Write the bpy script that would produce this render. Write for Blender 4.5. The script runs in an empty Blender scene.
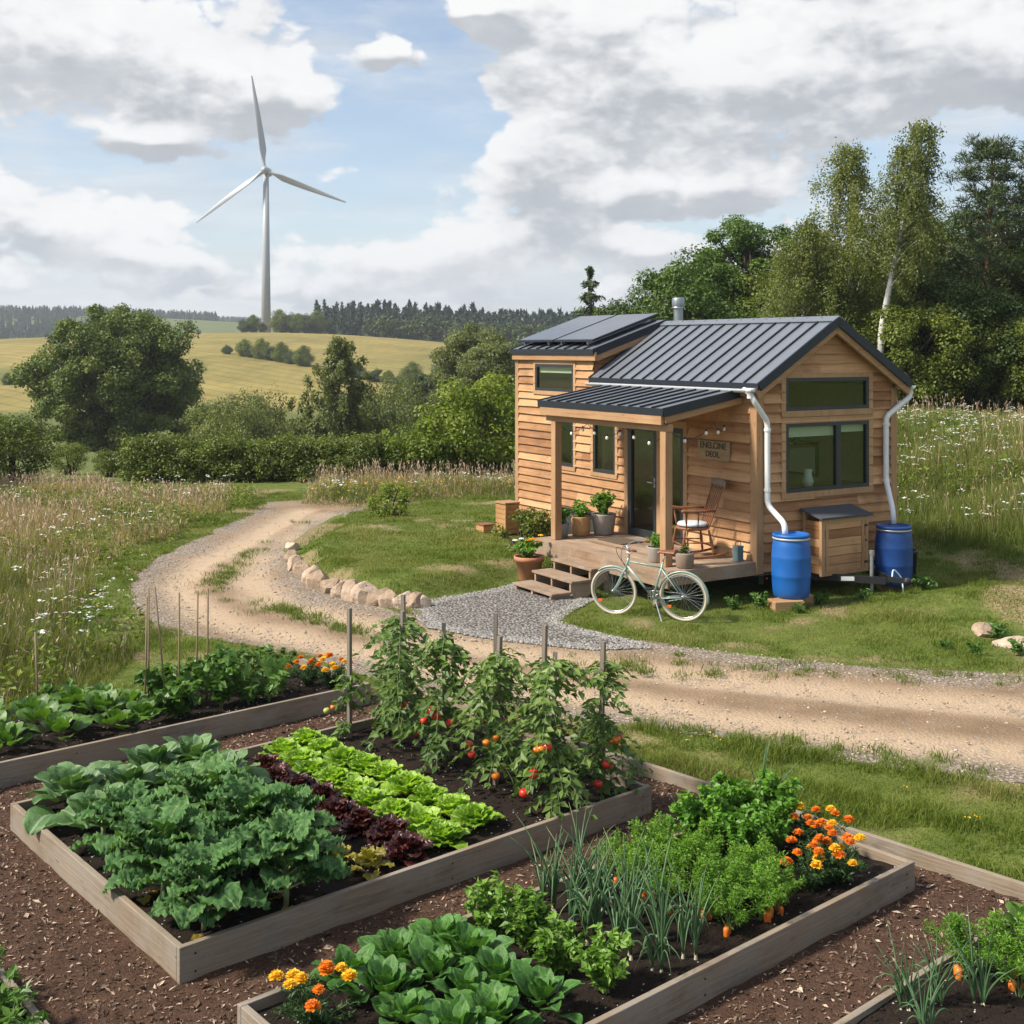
import bpy, math, random
import numpy as np
from mathutils import Vector, Matrix

# ------------------------------------------------------------------ camera, sky, sun, exposure
SC = bpy.context.scene
COL = SC.collection
R = math.radians
F, V0, CAMH = 1206.0, 348.0, 3.7            # focal length (px of 1024), horizon row, eye height (m)
cam = bpy.data.cameras.new('camera')
cam.sensor_width = 36; cam.lens = 36*F/1024; cam.shift_y = (V0-512)/1024
cam.clip_start = .1; cam.clip_end = 6000
co = bpy.data.objects.new('camera', cam); COL.objects.link(co)
co.location = (0, 0, CAMH); co.rotation_euler = (R(90), 0, 0)
SC.camera = co
SUN_AZ, SUN_EL = R(-106), R(45)             # azimuth from +Y towards +X
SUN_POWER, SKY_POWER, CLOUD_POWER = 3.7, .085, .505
SC.view_settings.view_transform = 'Standard'; SC.view_settings.look = 'None'
SC.view_settings.exposure = .96; SC.view_settings.gamma = 1
SC.view_settings.use_curve_mapping = False
SC.cycles.max_bounces = 8; SC.cycles.diffuse_bounces = 3; SC.cycles.transparent_max_bounces = 16
SC.cycles.volume_bounces = 0; SC.cycles.use_denoising = True
SC.cycles.sample_clamp_indirect = 6

class NT:
    """small node-tree writer"""
    def __init__(s, tree):
        s.t = tree; tree.nodes.clear()
    def put(s, sock, v):
        if hasattr(v, 'is_linked') or isinstance(v, bpy.types.NodeSocket): s.t.links.new(v, sock)
        elif isinstance(v, (tuple, list)) and len(v) == 3 and sock.type == 'RGBA': sock.default_value = (*v, 1)
        else: sock.default_value = v
    def n(s, typ, ins=None, **props):
        nd = s.t.nodes.new(typ)
        for k, v in props.items(): setattr(nd, k, v)
        for k, v in (ins or {}).items(): s.put(nd.inputs[k], v)
        return nd
    def m(s, op, a, b=None, c=None, clamp=False):
        nd = s.n('ShaderNodeMath', operation=op, use_clamp=clamp)
        for i, v in enumerate((a, b, c)):
            if v is not None: s.put(nd.inputs[i], v)
        return nd.outputs[0]
    def vm(s, op, a, b=None):
        nd = s.n('ShaderNodeVectorMath', operation=op)
        s.put(nd.inputs[0], a)
        if b is not None: s.put(nd.inputs[1], b)
        return nd.outputs[0]
    def mix(s, fac, a, b, blend='MIX'):
        nd = s.n('ShaderNodeMix', data_type='RGBA', blend_type=blend)
        s.put(nd.inputs[0], fac); s.put(nd.inputs[6], a); s.put(nd.inputs[7], b)
        return nd.outputs[2]
    def ramp(s, fac, stops, interp='LINEAR'):
        nd = s.n('ShaderNodeValToRGB'); e = nd.color_ramp.elements; nd.color_ramp.interpolation = interp
        while len(e) < len(stops): e.new(.5)
        for x, (p, c) in zip(e, stops):
            x.position = p; x.color = (*c, 1) if len(c) == 3 else c
        s.put(nd.inputs[0], fac); return nd.outputs[0]
    def step(s, x, lo, hi):
        nd = s.n('ShaderNodeMapRange', {'Value': x, 'From Min': lo, 'From Max': hi}, interpolation_type='SMOOTHSTEP')
        return nd.outputs[0]
    def noise(s, vec, scale, detail=4, rough=.55, dims='3D', out=0):
        nd = s.n('ShaderNodeTexNoise', {'Scale': scale, 'Detail': detail, 'Roughness': rough}, noise_dimensions=dims)
        if vec is not None: s.put(nd.inputs['Vector'], vec)
        return nd.outputs[out]

w = bpy.data.worlds.new('World'); SC.world = w; w.use_nodes = True
def sky():
    g = NT(w.node_tree)
    d = g.n('ShaderNodeTexCoord').outputs['Generated']
    sp = g.n('ShaderNodeSeparateXYZ', {0: d})
    az = g.m('ARCTAN2', sp.outputs[0], sp.outputs[1]); el = g.m('ARCSINE', sp.outputs[2])
    el = g.m('MAXIMUM', el, -.02)
    st = g.n('ShaderNodeTexSky', sky_type='NISHITA', sun_disc=False, sun_elevation=SUN_EL, sun_rotation=SUN_AZ)
    st.air_density = 1.0; st.dust_density = .8; st.ozone_density = 1.6
    skyb = g.n('ShaderNodeBackground', {'Color': st.outputs[0], 'Strength': SKY_POWER})
    # cloud banks: (u, v, half width, half height, weight) measured on the photograph, held in azimuth / elevation
    banks = [(95, 45, 235, 80, .50), (300, 112, 50, 30, .26), (345, 30, 30, 50, -.45), (450, 70, 45, 50, -.35), (230, 95, 110, 50, .18), (397, 57, 50, 26, .52), (160, 150, 60, 22, .40), (330, 185, 60, 20, .30), (85, 225, 150, 42, .50), (170, 262, 90, 24, .25), (60, 292, 420, 24, .22),
             (790, 85, 300, 110, .52), (545, 172, 70, 50, .40), (610, 232, 150, 42, .34), (545, 100, 50, 60, .22), (478, 12, 36, 20, .55), (590, 20, 70, 40, .35), (400, 262, 110, 30, .34), (800, 285, 300, 34, .28),
             (430, 115, 80, 50, -.45), (360, 190, 80, 40, -.30), (905, 205, 60, 32, -.48), (735, 228, 40, 22, -.40), (210, 175, 90, 16, -.35), (415, 15, 40, 45, -.55), (330, 20, 26, 40, -.2), (260, 225, 60, 40, -.25), (1000, 60, 90, 60, .25), (650, 222, 36, 16, -.34), (1012, 160, 50, 40, -.4), (700, 40, 60, 26, -.16)]
    wp = g.n('ShaderNodeCombineXYZ', {0: az, 1: g.m('MULTIPLY', el, 1.75), 2: 0.31}).outputs[0]
    wob = g.n('ShaderNodeSeparateXYZ', {0: g.noise(wp, 13, 2, .5, out=1)})
    aw = g.m('ADD', az, g.m('MULTIPLY', g.m('SUBTRACT', wob.outputs[0], .5), .05))
    ew = g.m('ADD', el, g.m('MULTIPLY', g.m('SUBTRACT', wob.outputs[1], .5), .035))
    mask, slope = 0., 0.
    for (u, v, ru, rv, wt) in banks:
        A = math.atan((u-512)/F); E = math.atan((V0-v)/F*math.cos(A))
        x = g.m('DIVIDE', g.m('SUBTRACT', aw, A), ru/F); y = g.m('DIVIDE', g.m('SUBTRACT', ew, E), rv/F)
        b = g.m('MULTIPLY', g.m('EXPONENT', g.m('MULTIPLY', g.m('ADD', g.m('MULTIPLY', x, x), g.m('MULTIPLY', y, y)), -1.0)), wt)
        mask = g.m('ADD', mask, b); slope = g.m('MULTIPLY_ADD', g.m('MULTIPLY', b, y), 2*F/rv, slope)
    def puffs(daz, dele, detail):
        p = g.vm('ADD', wp, (daz, dele*1.75, 0))
        n = g.noise(p, 5.6, detail, .60); n2 = g.noise(p, 2.6, 1, .5)
        q = g.vm('ADD', p, g.vm('MULTIPLY', g.noise(p, 16, 4, .62, out=1), (.05, .05, .05)))
        vo = g.n('ShaderNodeTexVoronoi', {'Vector': q, 'Scale': 13., 'Detail': 2., 'Roughness': .6, 'Lacunarity': 2.3}, voronoi_dimensions='2D')
        D = g.m('ADD', g.m('MULTIPLY', g.m('SUBTRACT', n, .5), .95), g.m('MULTIPLY', g.m('SUBTRACT', n2, .47), .35))
        return g.m('ADD', D, g.m('MULTIPLY', g.m('SUBTRACT', .45, vo.outputs['Distance']), .34))
    D = g.m('ADD', puffs(0, 0, 8), mask)
    D2 = g.m('ADD', puffs(-.006, .011, 8), g.m('SUBTRACT', mask, g.m('MULTIPLY', slope, .011)))
    D3 = g.m('ADD', puffs(-.02, .055, 3), g.m('SUBTRACT', mask, g.m('MULTIPLY', slope, .055)))
    cover = g.step(D, -.01, .135)
    edge = g.m('ADD', g.m('MULTIPLY', g.m('SUBTRACT', D, D2), 1.5), g.m('MULTIPLY', g.m('SUBTRACT', D, D3), .85))
    thick = g.step(D3, .10, .75)
    mott = g.m('MULTIPLY', g.m('SUBTRACT', g.noise(wp, 10., 7, .62), .5), 1.15)
    lit = g.m('ADD', g.m('SUBTRACT', g.m('ADD', g.m('MINIMUM', g.m('MAXIMUM', g.m('MULTIPLY', edge, .85), -.34), .30), .60), g.m('MULTIPLY', thick, .40)), mott)
    lit = g.m('MULTIPLY_ADD', lit, .66, .32)
    low = g.step(el, .12, .0)                                     # clouds pale and flatten near the horizon
    lit = g.m('ADD', lit, g.m('MULTIPLY', low, .22), clamp=True)
    cc = g.ramp(lit, [(0, (.41, .435, .475)), (.30, (.55, .58, .62)), (.5, (.72, .74, .765)), (.72, (.90, .905, .915)), (.95, (1.0, 1.0, .995))])
    dome = g.m('ADD', 1., g.m('MULTIPLY', g.step(el, .30, .9), 3.8))     # overhead cloud, out of view, boosted over horizon cloud to add fill light
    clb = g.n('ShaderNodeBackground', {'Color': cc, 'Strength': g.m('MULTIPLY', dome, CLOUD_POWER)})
    thin = g.n('ShaderNodeBackground', {'Color': g.ramp(g.noise(g.n('ShaderNodeCombineXYZ', {0: g.m('MULTIPLY', az, .8), 1: g.m('MULTIPLY', el, 5.), 2: 7.}).outputs[0], 7, 6, .62), [(.32, (.66, .71, .77)), (.5, (.80, .835, .875)), (.66, (.97, .975, .98))]), 'Strength': CLOUD_POWER*.95})
    wisp = g.m('MULTIPLY', g.step(g.noise(g.n('ShaderNodeCombineXYZ', {0: az, 1: g.m('MULTIPLY', el, 3.2), 2: 4.0}).outputs[0], 6, 6, .6), .40, .72), .62)
    m0 = g.n('ShaderNodeMixShader', {0: g.m('MAXIMUM', g.m('MULTIPLY', g.step(el, .135, .03), .92), g.m('ADD', wisp, .20)), 1: skyb.outputs[0], 2: thin.outputs[0]})
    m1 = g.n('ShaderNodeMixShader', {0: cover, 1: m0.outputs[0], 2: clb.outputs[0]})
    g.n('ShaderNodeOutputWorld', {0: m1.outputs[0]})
sky()
sun = bpy.data.lights.new('sun', 'SUN'); sun.energy = SUN_POWER; sun.angle = R(7); sun.color = (1, .935, .82)
so = bpy.data.objects.new('sun', sun); COL.objects.link(so)
_sd = Vector((math.sin(SUN_AZ)*math.cos(SUN_EL), math.cos(SUN_AZ)*math.cos(SUN_EL), math.sin(SUN_EL)))
so.rotation_euler = _sd.to_track_quat('Z', 'Y').to_euler(); so.location = _sd*60

# ------------------------------------------------------------------ number helpers
rng = np.random.default_rng(11)
def U(a, b, n=None): return rng.uniform(a, b, n)
def smooth(a, b, x):
    t = np.clip((np.asarray(x, float)-a)/(b-a), 0, 1); return t*t*(3-2*t)
def _hash(i, j, s):
    h = (i.astype(np.int64)*374761393 + j.astype(np.int64)*668265263 + s*69069) & 0x7fffffff
    h = ((h ^ (h >> 13))*1274126177) & 0x7fffffff
    return ((h ^ (h >> 16)) & 0xffff)/65535.0
def vnoise(x, y, s=0):
    x = np.asarray(x, float); y = np.asarray(y, float)
    i = np.floor(x); j = np.floor(y); fx = x-i; fy = y-j
    fx = fx*fx*(3-2*fx); fy = fy*fy*(3-2*fy)
    a = _hash(i, j, s); b = _hash(i+1, j, s); c = _hash(i, j+1, s); d = _hash(i+1, j+1, s)
    return (a*(1-fx)+b*fx)*(1-fy)+(c*(1-fx)+d*fx)*fy
def fbm(x, y, s=0, o=4):
    t = 0; a = .5; x = np.asarray(x, float); y = np.asarray(y, float)
    for k in range(o):
        t = t+a*vnoise(x, y, s+k); a *= .5; x = x*2.03+7.1; y = y*2.03+3.3
    return t
def G(u, v, z=0.):
    """ground position (X, Y) of a survey point seen at (u, v) and height z"""
    Y = (CAMH-z)*F/(v-V0); return ((u-512)/F*Y, Y)
def inside(P, poly):
    x, y = P[:, 0], P[:, 1]; r = np.zeros(len(P), bool); n = len(poly); j = n-1
    for i in range(n):
        xi, yi = poly[i]; xj, yj = poly[j]
        c = ((yi > y) != (yj > y)) & (x < (xj-xi)*(y-yi)/((yj-yi) or 1e-9)+xi)
        r ^= c; j = i
    return r
def dist_line(P, line, closed=False):
    L = list(line)+([line[0]] if closed else []); d = np.full(len(P), 1e9)
    for (a, b) in zip(L[:-1], L[1:]):
        a = np.array(a); b = np.array(b); ab = b-a
        t = np.clip(((P-a)@ab)/max(ab@ab, 1e-9), 0, 1)
        d = np.minimum(d, np.hypot(*(P-(a+t[:, None]*ab)).T))
    return d
def sdf(P, poly):
    """positive inside"""
    d = dist_line(P, poly, True); return np.where(inside(P, poly), d, -d)

# ------------------------------------------------------------------ mesh helpers
def mesh_np(name, V, faces, attrs=None, smooth_=False):
    me = bpy.data.meshes.new(name); V = np.asarray(V, np.float32)
    me.vertices.add(len(V)); me.vertices.foreach_set('co', V.ravel())
    faces = [np.asarray(f, np.int32) for f in faces if len(f)]
    loops = np.concatenate([f.ravel() for f in faces]); cnt = np.concatenate([np.full(len(f), f.shape[1], np.int32) for f in faces])
    me.loops.add(len(loops)); me.loops.foreach_set('vertex_index', loops)
    me.polygons.add(len(cnt)); me.polygons.foreach_set('loop_start', np.r_[0, np.cumsum(cnt)[:-1]].astype(np.int32))
    me.polygons.foreach_set('use_smooth', np.full(len(cnt), smooth_, bool))
    for k, a in (attrs or {}).items():
        at = me.attributes.new(k, 'FLOAT', 'POINT'); at.data.foreach_set('value', np.asarray(a, np.float32))
    me.update(calc_edges=True)
    return me
def link(name, me, mat=None, parent=None, loc=None, rot=None, scale=None):
    o = bpy.data.objects.new(name, me); COL.objects.link(o)
    if mat is not None and me is not None:
        for m_ in (mat if isinstance(mat, (list, tuple)) else [mat]): me.materials.append(m_)
    if parent: o.parent = parent
    if loc is not None: o.location = loc
    if rot is not None: o.rotation_euler = rot if isinstance(rot, tuple) else (0, 0, rot)
    if scale is not None: o.scale = (scale,)*3 if np.isscalar(scale) else scale
    return o
def tag(o, label=None, cat=None, group=None, kind=None):
    for k, v in (('label', label), ('category', cat), ('group', group), ('kind', kind)):
        if v: o[k] = v
    return o
def thing(name, label, cat, loc=(0, 0, 0), rot=0, group=None):
    return tag(link(name, None, loc=loc, rot=rot), label, cat, group)
def copy_tree(o, parent=None):
    c = o.copy(); COL.objects.link(c)
    if parent: c.parent = parent
    for ch in list(o.children): copy_tree(ch, c)
    return c
ORD = ['first', 'second', 'third', 'fourth', 'fifth', 'sixth', 'seventh', 'eighth', 'ninth', 'tenth', 'eleventh', 'twelfth', 'thirteenth',
       'fourteenth', 'fifteenth', 'sixteenth', 'seventeenth', 'eighteenth', 'nineteenth', 'twentieth']

def frame_of(d, up=(0, 0, 1)):
    d = np.asarray(d, float); d = d/np.linalg.norm(d); up = np.asarray(up, float)
    if abs(d@up) > .98*np.linalg.norm(up): up = np.array((1., 0, 0))
    s = np.cross(d, up); s /= np.linalg.norm(s); return d, s, np.cross(s, d)

class MB:
    """gathers shapes into ONE mesh"""
    def __init__(s): s.V = []; s.F = {3: [], 4: []}; s.T = []; s.H = []; s.n = 0
    def add(s, V, F4=(), F3=(), tone=0., h=0.):
        V = np.asarray(V, float).reshape(-1, 3); k = len(V)
        if len(F4): s.F[4].append(np.asarray(F4, int).reshape(-1, 4)+s.n)
        if len(F3): s.F[3].append(np.asarray(F3, int).reshape(-1, 3)+s.n)
        s.V.append(V); s.T.append(np.broadcast_to(tone, (k,)).astype(float)); s.H.append(np.broadcast_to(h, (k,)).astype(float)); s.n += k
        return s
    def hexa(s, P, tone=0.):
        """8 corners: 0-3 bottom ring, 4-7 top ring"""
        return s.add(P, [(0, 3, 2, 1), (4, 5, 6, 7), (0, 1, 5, 4), (1, 2, 6, 5), (2, 3, 7, 6), (3, 0, 4, 7)], tone=tone)
    def box(s, lo, hi, tone=0.):
        (a, b, c), (d, e, f) = lo, hi
        return s.hexa([(a, b, c), (d, b, c), (d, e, c), (a, e, c), (a, b, f), (d, b, f), (d, e, f), (a, e, f)], tone)
    def beam(s, p, q, w_, h_, up=(0, 0, 1), tone=0.):
        p = np.array(p, float); q = np.array(q, float); d, sx, u = frame_of(q-p, up); sx = sx*w_/2; u = u*h_/2
        return s.hexa([p-sx-u, p+sx-u, q+sx-u, q-sx-u, p-sx+u, p+sx+u, q+sx+u, q-sx+u], tone)
    def tube(s, path, rad, n=8, cap=True, tone=0., h=0., closed=False):
        path = np.asarray(path, float); m = len(path); rad = np.broadcast_to(rad, (m,)).astype(float)
        if closed: tan = np.roll(path, -1, 0)-np.roll(path, 1, 0)
        else: tan = np.gradient(path, axis=0)
        tan = tan/np.maximum(np.linalg.norm(tan, axis=1), 1e-9)[:, None]
        ref = np.array((.31, .17, .93)); 
        if abs(tan[0]@ref) > .9: ref = np.array((.95, .1, .2))
        n1 = np.cross(tan[0], ref); n1 /= np.linalg.norm(n1); ring = []
        th = np.arange(n)*2*np.pi/n
        for i in range(m):
            n1 = n1-tan[i]*(n1@tan[i]); n1 /= np.linalg.norm(n1); n2 = np.cross(tan[i], n1)
            ring.append(path[i]+rad[i]*(np.cos(th)[:, None]*n1+np.sin(th)[:, None]*n2))
        V = np.concatenate(ring); a = np.arange(n); b = (a+1) % n; Fq = []
        for i in range(m if closed else m-1):
            o, p = i*n, ((i+1) % m)*n
            Fq.append(np.stack([a+o, b+o, b+p, a+p], 1))
        F3 = []
        if cap and not closed:
            V = np.concatenate([V, path[:1], path[-1:]]); c0 = m*n
            F3 = [(b[k], a[k], c0) for k in range(n)]+[(a[k]+(m-1)*n, b[k]+(m-1)*n, c0+1) for k in range(n)]
        return s.add(V, np.concatenate(Fq), F3, tone, h)
    def lathe(s, prof, n=24, at=(0, 0, 0), tone=0., axis=2):
        prof = np.asarray(prof, float); m = len(prof); th = np.arange(n)*2*np.pi/n
        V = np.stack([prof[:, 0, None]*np.cos(th), prof[:, 0, None]*np.sin(th), np.repeat(prof[:, 1, None], n, 1)], -1).reshape(-1, 3)
        if axis == 0: V = V[:, [2, 0, 1]]
        if axis == 1: V = V[:, [0, 2, 1]]*np.array((-1, 1, 1))
        a = np.arange(n); b = (a+1) % n
        Fq = np.concatenate([np.stack([a+i*n, b+i*n, b+(i+1)*n, a+(i+1)*n], 1) for i in range(m-1)])
        return s.add(V+np.array(at), Fq, tone=tone)
    def ball(s, c, r, n=10, m=7, tone=0., sq=(1, 1, 1)):
        ph = np.linspace(0.02, np.pi-.02, m); pr = np.stack([np.sin(ph), -np.cos(ph)], 1)
        th = np.arange(n)*2*np.pi/n
        V = np.stack([pr[:, 0, None]*np.cos(th), pr[:, 0, None]*np.sin(th), np.repeat(pr[:, 1, None], n, 1)], -1).reshape(-1, 3)*r*np.array(sq)
        a = np.arange(n); b = (a+1) % n
        Fq = np.concatenate([np.stack([a+i*n, b+i*n, b+(i+1)*n, a+(i+1)*n], 1) for i in range(m-1)])
        return s.add(V+np.array(c), Fq, tone=tone)
    def mesh(s, name, sm=False):
        return mesh_np(name, np.concatenate(s.V), [np.concatenate(f) for f in s.F.values() if f],
                       {'tone': np.concatenate(s.T), 'h': np.concatenate(s.H)}, sm)
    def build(s, name, mat, parent=None, sm=False, bevel=0, **k):
        o = link(name, s.mesh(name, sm), mat, parent, **k)
        if bevel:
            b = o.modifiers.new('bevel', 'BEVEL'); b.width = bevel; b.segments = 2; b.limit_method = 'ANGLE'; b.angle_limit = R(40)
        return o
        return o

def unit(v): return v/np.maximum(np.linalg.norm(v, axis=-1, keepdims=True), 1e-9)
def cards(mb, C, N, S, asp=.6, fold=.12, tone=0., T=None):
    """leaf-shaped four-corner cards; N card normals, T preferred growing direction"""
    n = len(C); S = np.broadcast_to(S, (n,))[:, None]; N = unit(N)
    T = rng.normal(size=(n, 3)) if T is None else T
    T = unit(T-N*(T*N).sum(1, keepdims=True)); B = np.cross(N, T)
    asp = np.broadcast_to(asp, (n,))[:, None]
    a = C-T*S*.5; c = C+T*S*.5; m_ = C-T*S*.06
    l = m_+B*S*asp*.5+N*S*fold; r = m_-B*S*asp*.5+N*S*fold
    V = np.stack([a, r, c, l], 1).reshape(-1, 3)
    i = np.arange(n)[:, None]*4
    mb.add(V, i+np.arange(4), tone=np.repeat(np.broadcast_to(tone, (n,)), 4), h=0)
def blades(mb, P, H, W, lean=.35, tone=0., ldir=None):
    """grass blades: five corners each, bent"""
    n = len(P); th = U(0, 2*np.pi, n) if ldir is None else ldir
    d = np.stack([np.cos(th), np.sin(th), np.zeros(n)], 1); sgn = U(0, 2*np.pi, n)
    sd = np.stack([np.cos(sgn), np.sin(sgn), np.zeros(n)], 1)*np.broadcast_to(W, (n,))[:, None]*.5
    H = np.broadcast_to(H, (n,)); L = (U(.15, 1, n)*lean*H)[:, None]; up = np.array((0, 0, 1.))
    m_ = P+d*L*.3+up*(H*.55)[:, None]; t = P+d*L+up*(H*np.sqrt(np.clip(1-(.5*lean)**2, .3, 1)))[:, None]
    V = np.stack([P-sd, P+sd, m_-sd*.8, m_+sd*.8, t], 1).reshape(-1, 3); i = np.arange(n)[:, None]*5
    mb.add(V, i+np.array((0, 1, 3, 2)), i+np.array((2, 3, 4)), np.repeat(np.broadcast_to(tone, (n,)), 5), np.tile((0, 0, .55, .55, 1.), n))
def p3(P, z): return np.concatenate([P, np.broadcast_to(z, (len(P),))[:, None]], 1)
# ------------------------------------------------------------------ materials
def mat(name, fn):
    m = bpy.data.materials.new(name); m.use_nodes = True; g = NT(m.node_tree); out = g.n('ShaderNodeOutputMaterial')
    g.put(out.inputs[0], fn(g)); return m
def bsdf(g, color, rough=.7, metal=0., bump=None, bstr=.3, bdist=.01, spec=.5, **kw):
    ins = {'Base Color': color, 'Roughness': rough, 'Metallic': metal, 'Specular IOR Level': spec}
    if bump is not None: ins['Normal'] = g.n('ShaderNodeBump', {'Strength': bstr, 'Distance': bdist, 'Height': bump}).outputs[0]
    ins.update(kw)
    return g.n('ShaderNodeBsdfPrincipled', ins).outputs[0]
def attr(g, name): return g.n('ShaderNodeAttribute', attribute_name=name).outputs['Fac']
def obj(g): return g.n('ShaderNodeTexCoord').outputs['Object']
def scaled(g, v, s): return g.n('ShaderNodeMapping', {0: v, 'Scale': s}).outputs[0]
def rnd(g): return g.n('ShaderNodeNewGeometry').outputs['Random Per Island']
def plain(name, c, rough=.6, metal=0., var=.18, nscale=14, bstr=.12, spec=.5):
    """one colour with slight mottling and bump"""
    def f(g):
        o = obj(g); n = g.noise(o, nscale, 4)
        k = g.m('ADD', g.m('MULTIPLY', g.m('SUBTRACT', n, .5), var*2), 1.)
        return bsdf(g, g.mix(1., c, g.n('ShaderNodeCombineXYZ', {0: k, 1: k, 2: k}).outputs[0], 'MULTIPLY'), g.m('ADD', g.m('MULTIPLY', n, .2), rough-.1), metal, g.noise(o, nscale*4, 3), bstr, .004, spec)
    return mat(name, f)
def wood(name, dark, light, axis=0, grain=1., rough=.72, weather=None, stain=0., varamt=.6):
    """sawn boards: grain runs along the object axis given; every board (mesh island) differs a little"""
    def f(g):
        o = obj(g); r = rnd(g)
        off = g.n('ShaderNodeCombineXYZ', {0: g.m('MULTIPLY', r, 37), 1: g.m('MULTIPLY', r, 11), 2: g.m('MULTIPLY', r, 23)}).outputs[0]
        p = g.vm('ADD', o, off); s = [26*grain]*3; s[axis] = 1.3*grain
        n = g.noise(scaled(g, p, s), 1., 5, .6); s2 = [70*grain]*3; s2[axis] = 2.5*grain
        n2 = g.noise(scaled(g, p, s2), 1., 3, .6); big = g.noise(p, 1.7, 3)
        s3 = [9.]*3; s3[axis] = 2.2
        knot = g.n('ShaderNodeTexVoronoi', {'Vector': scaled(g, p, s3), 'Scale': 1.}).outputs['Distance']
        k = g.step(knot, .13, .03)
        v = g.m('ADD', g.m('ADD', g.m('MULTIPLY', n, .55), g.m('MULTIPLY', n2, .3)), g.m('MULTIPLY', g.m('SUBTRACT', r, .5), varamt))
        v = g.m('ADD', v, g.m('MULTIPLY', g.m('SUBTRACT', big, .5), .5))
        c = g.ramp(v, [(.15, dark), (.75, light)])
        if weather: c = g.mix(g.step(g.noise(p, 2.6, 6, .7), .40, .62), c, weather); c = g.mix(g.m('MULTIPLY', g.step(g.noise(scaled(g, p, tuple(1.1 if i == axis else 5. for i in range(3))), 1., 5, .7), .52, .70), .6), c, tuple(x*.42 for x in weather))
        if stain: c = g.mix(g.m('MULTIPLY', g.step(g.noise(o, 1.3, 6, .7), .50, .68), stain), c, tuple(x*.55+.02 for x in dark))
        c = g.mix(g.m('MULTIPLY', k, .55), c, tuple(x*.35 for x in dark))
        return bsdf(g, c, rough, 0, g.m('ADD', n, n2), .5, .008, .3)
    return mat(name, f)
def leafmat(name, stops, rough=.5, trans=.35, tint=(1.25, 1.35, .45), vein=None, spec=.4, bump=0):
    """foliage: colour by the tone of each leaf, some light passes through"""
    def f(g):
        t = attr(g, 'tone'); oi = g.n('ShaderNodeObjectInfo').outputs['Random']
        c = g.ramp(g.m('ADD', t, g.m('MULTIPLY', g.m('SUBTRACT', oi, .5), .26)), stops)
        nb = g.noise(obj(g), 75, 4, .65) if bump else None
        if bump: v_ = g.m('MULTIPLY_ADD', nb, 1.3, .35); c = g.mix(1., c, g.n('ShaderNodeCombineXYZ', {0: v_, 1: v_, 2: v_}).outputs[0], 'MULTIPLY')
        if vein: c = g.mix(g.step(attr(g, 'h'), .5, 1.), c, vein)
        b = bsdf(g, c, rough, 0, nb, bump, .010, spec)
        tr = g.n('ShaderNodeBsdfTranslucent', {'Color': g.mix(1., c, tint, 'MULTIPLY')}).outputs[0]
        return g.n('ShaderNodeMixShader', {0: trans, 1: b, 2: tr}).outputs[0]
    return mat(name, f)

CEDAR = ((.245, .108, .042), (.56, .325, .160))
M = {}
for ax, k in enumerate('xyz'):
    M['cedar_'+k] = wood('cedar boards '+k, *CEDAR, axis=ax, stain=.45)
    M['trim_'+k] = wood('trim timber '+k, (.27, .145, .070), (.50, .31, .165), axis=ax, varamt=.25)
    M['grey_'+k] = wood('weathered planks '+k, (.18, .135, .092), (.40, .315, .23), axis=ax, weather=(.25, .21, .165))
    M['deck_'+k] = wood('deck timber '+k, (.20, .125, .075), (.42, .29, .19), axis=ax, weather=(.30, .225, .165))
M['chest'] = wood('honey pine', (.34, .17, .06), (.60, .36, .16), axis=0)
M['dark_wood'] = wood('brown turned wood', (.16, .06, .025), (.32, .14, .06), axis=2, rough=.45)
M['grey_wood'] = wood('greyed wood', (.17, .12, .09), (.30, .23, .17), axis=2)
M['cane'] = wood('bamboo cane', (.20, .14, .08), (.36, .27, .16), axis=2)
M['roof'] = plain('graphite roof steel', (.19, .205, .23), .33, .35, .10, 3, .05)
M['roof_edge'] = plain('dark roof edge steel', (.018, .023, .032), .42, .3, .1)
M['frame'] = plain('dark window frame', (.022, .025, .028), .42, 0, .12)
M['white_pvc'] = plain('white gutter plastic', (.70, .71, .70), .38, 0, .07, 9, .05)
M['grey_pvc'] = plain('pale grey gutter metal', (.42, .43, .44), .4, .2, .08)
M['flue'] = plain('brushed steel flue', (.30, .32, .34), .38, .8, .2)
M['steel'] = plain('galvanised steel', (.40, .41, .42), .4, .7, .25, 30)
M['black'] = plain('black painted steel', (.012, .012, .013), .5, 0, .3)
M['rubber'] = plain('tyre rubber', (.018, .018, .018), .8, 0, .2)
M['felt'] = plain('roofing felt', (.055, .057, .062), .9, 0, .3, 40, .5)
M['blue'] = plain('blue barrel plastic', (.008, .10, .36), .45, 0, .24, 3.5, .05)
M['navy'] = plain('deep blue barrel plastic', (.008, .055, .22), .45, 0, .28, 3.5, .05)
M['white'] = plain('white paint', (.78, .78, .77), .5, 0, .05)
M['linen'] = plain('pale linen', (.62, .65, .58), .9, 0, .06)
M['cushion'] = plain('white patterned cushion', (.50, .53, .55), .95, 0, .55, 30, .5)
M['interior'] = plain('plywood lining', (.46, .38, .27), .8, 0, .2)
M['turbine'] = plain('pale grey turbine paint', (.33, .345, .36), .45, 0, .04, .2, 0)
M['terracotta'] = plain('terracotta', (.42, .17, .085), .8, 0, .25, 12)
M['stoneware'] = plain('grey brown stoneware', (.34, .30, .26), .7, 0, .15)
M['zinc'] = plain('grey zinc pot', (.26, .28, .30), .5, .3, .2)
M['sage'] = plain('pale sage enamel', (.27, .36, .31), .32, .1, .08)
M['chrome'] = plain('bright metal', (.55, .56, .56), .25, .9, .1)
M['cream'] = plain('cream tyre rubber', (.50, .44, .34), .7, 0, .1)
M['leather'] = plain('brown leather', (.17, .06, .025), .45, 0, .25)
M['orange_refl'] = plain('orange reflector', (.75, .13, .02), .3, 0, .1)
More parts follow.
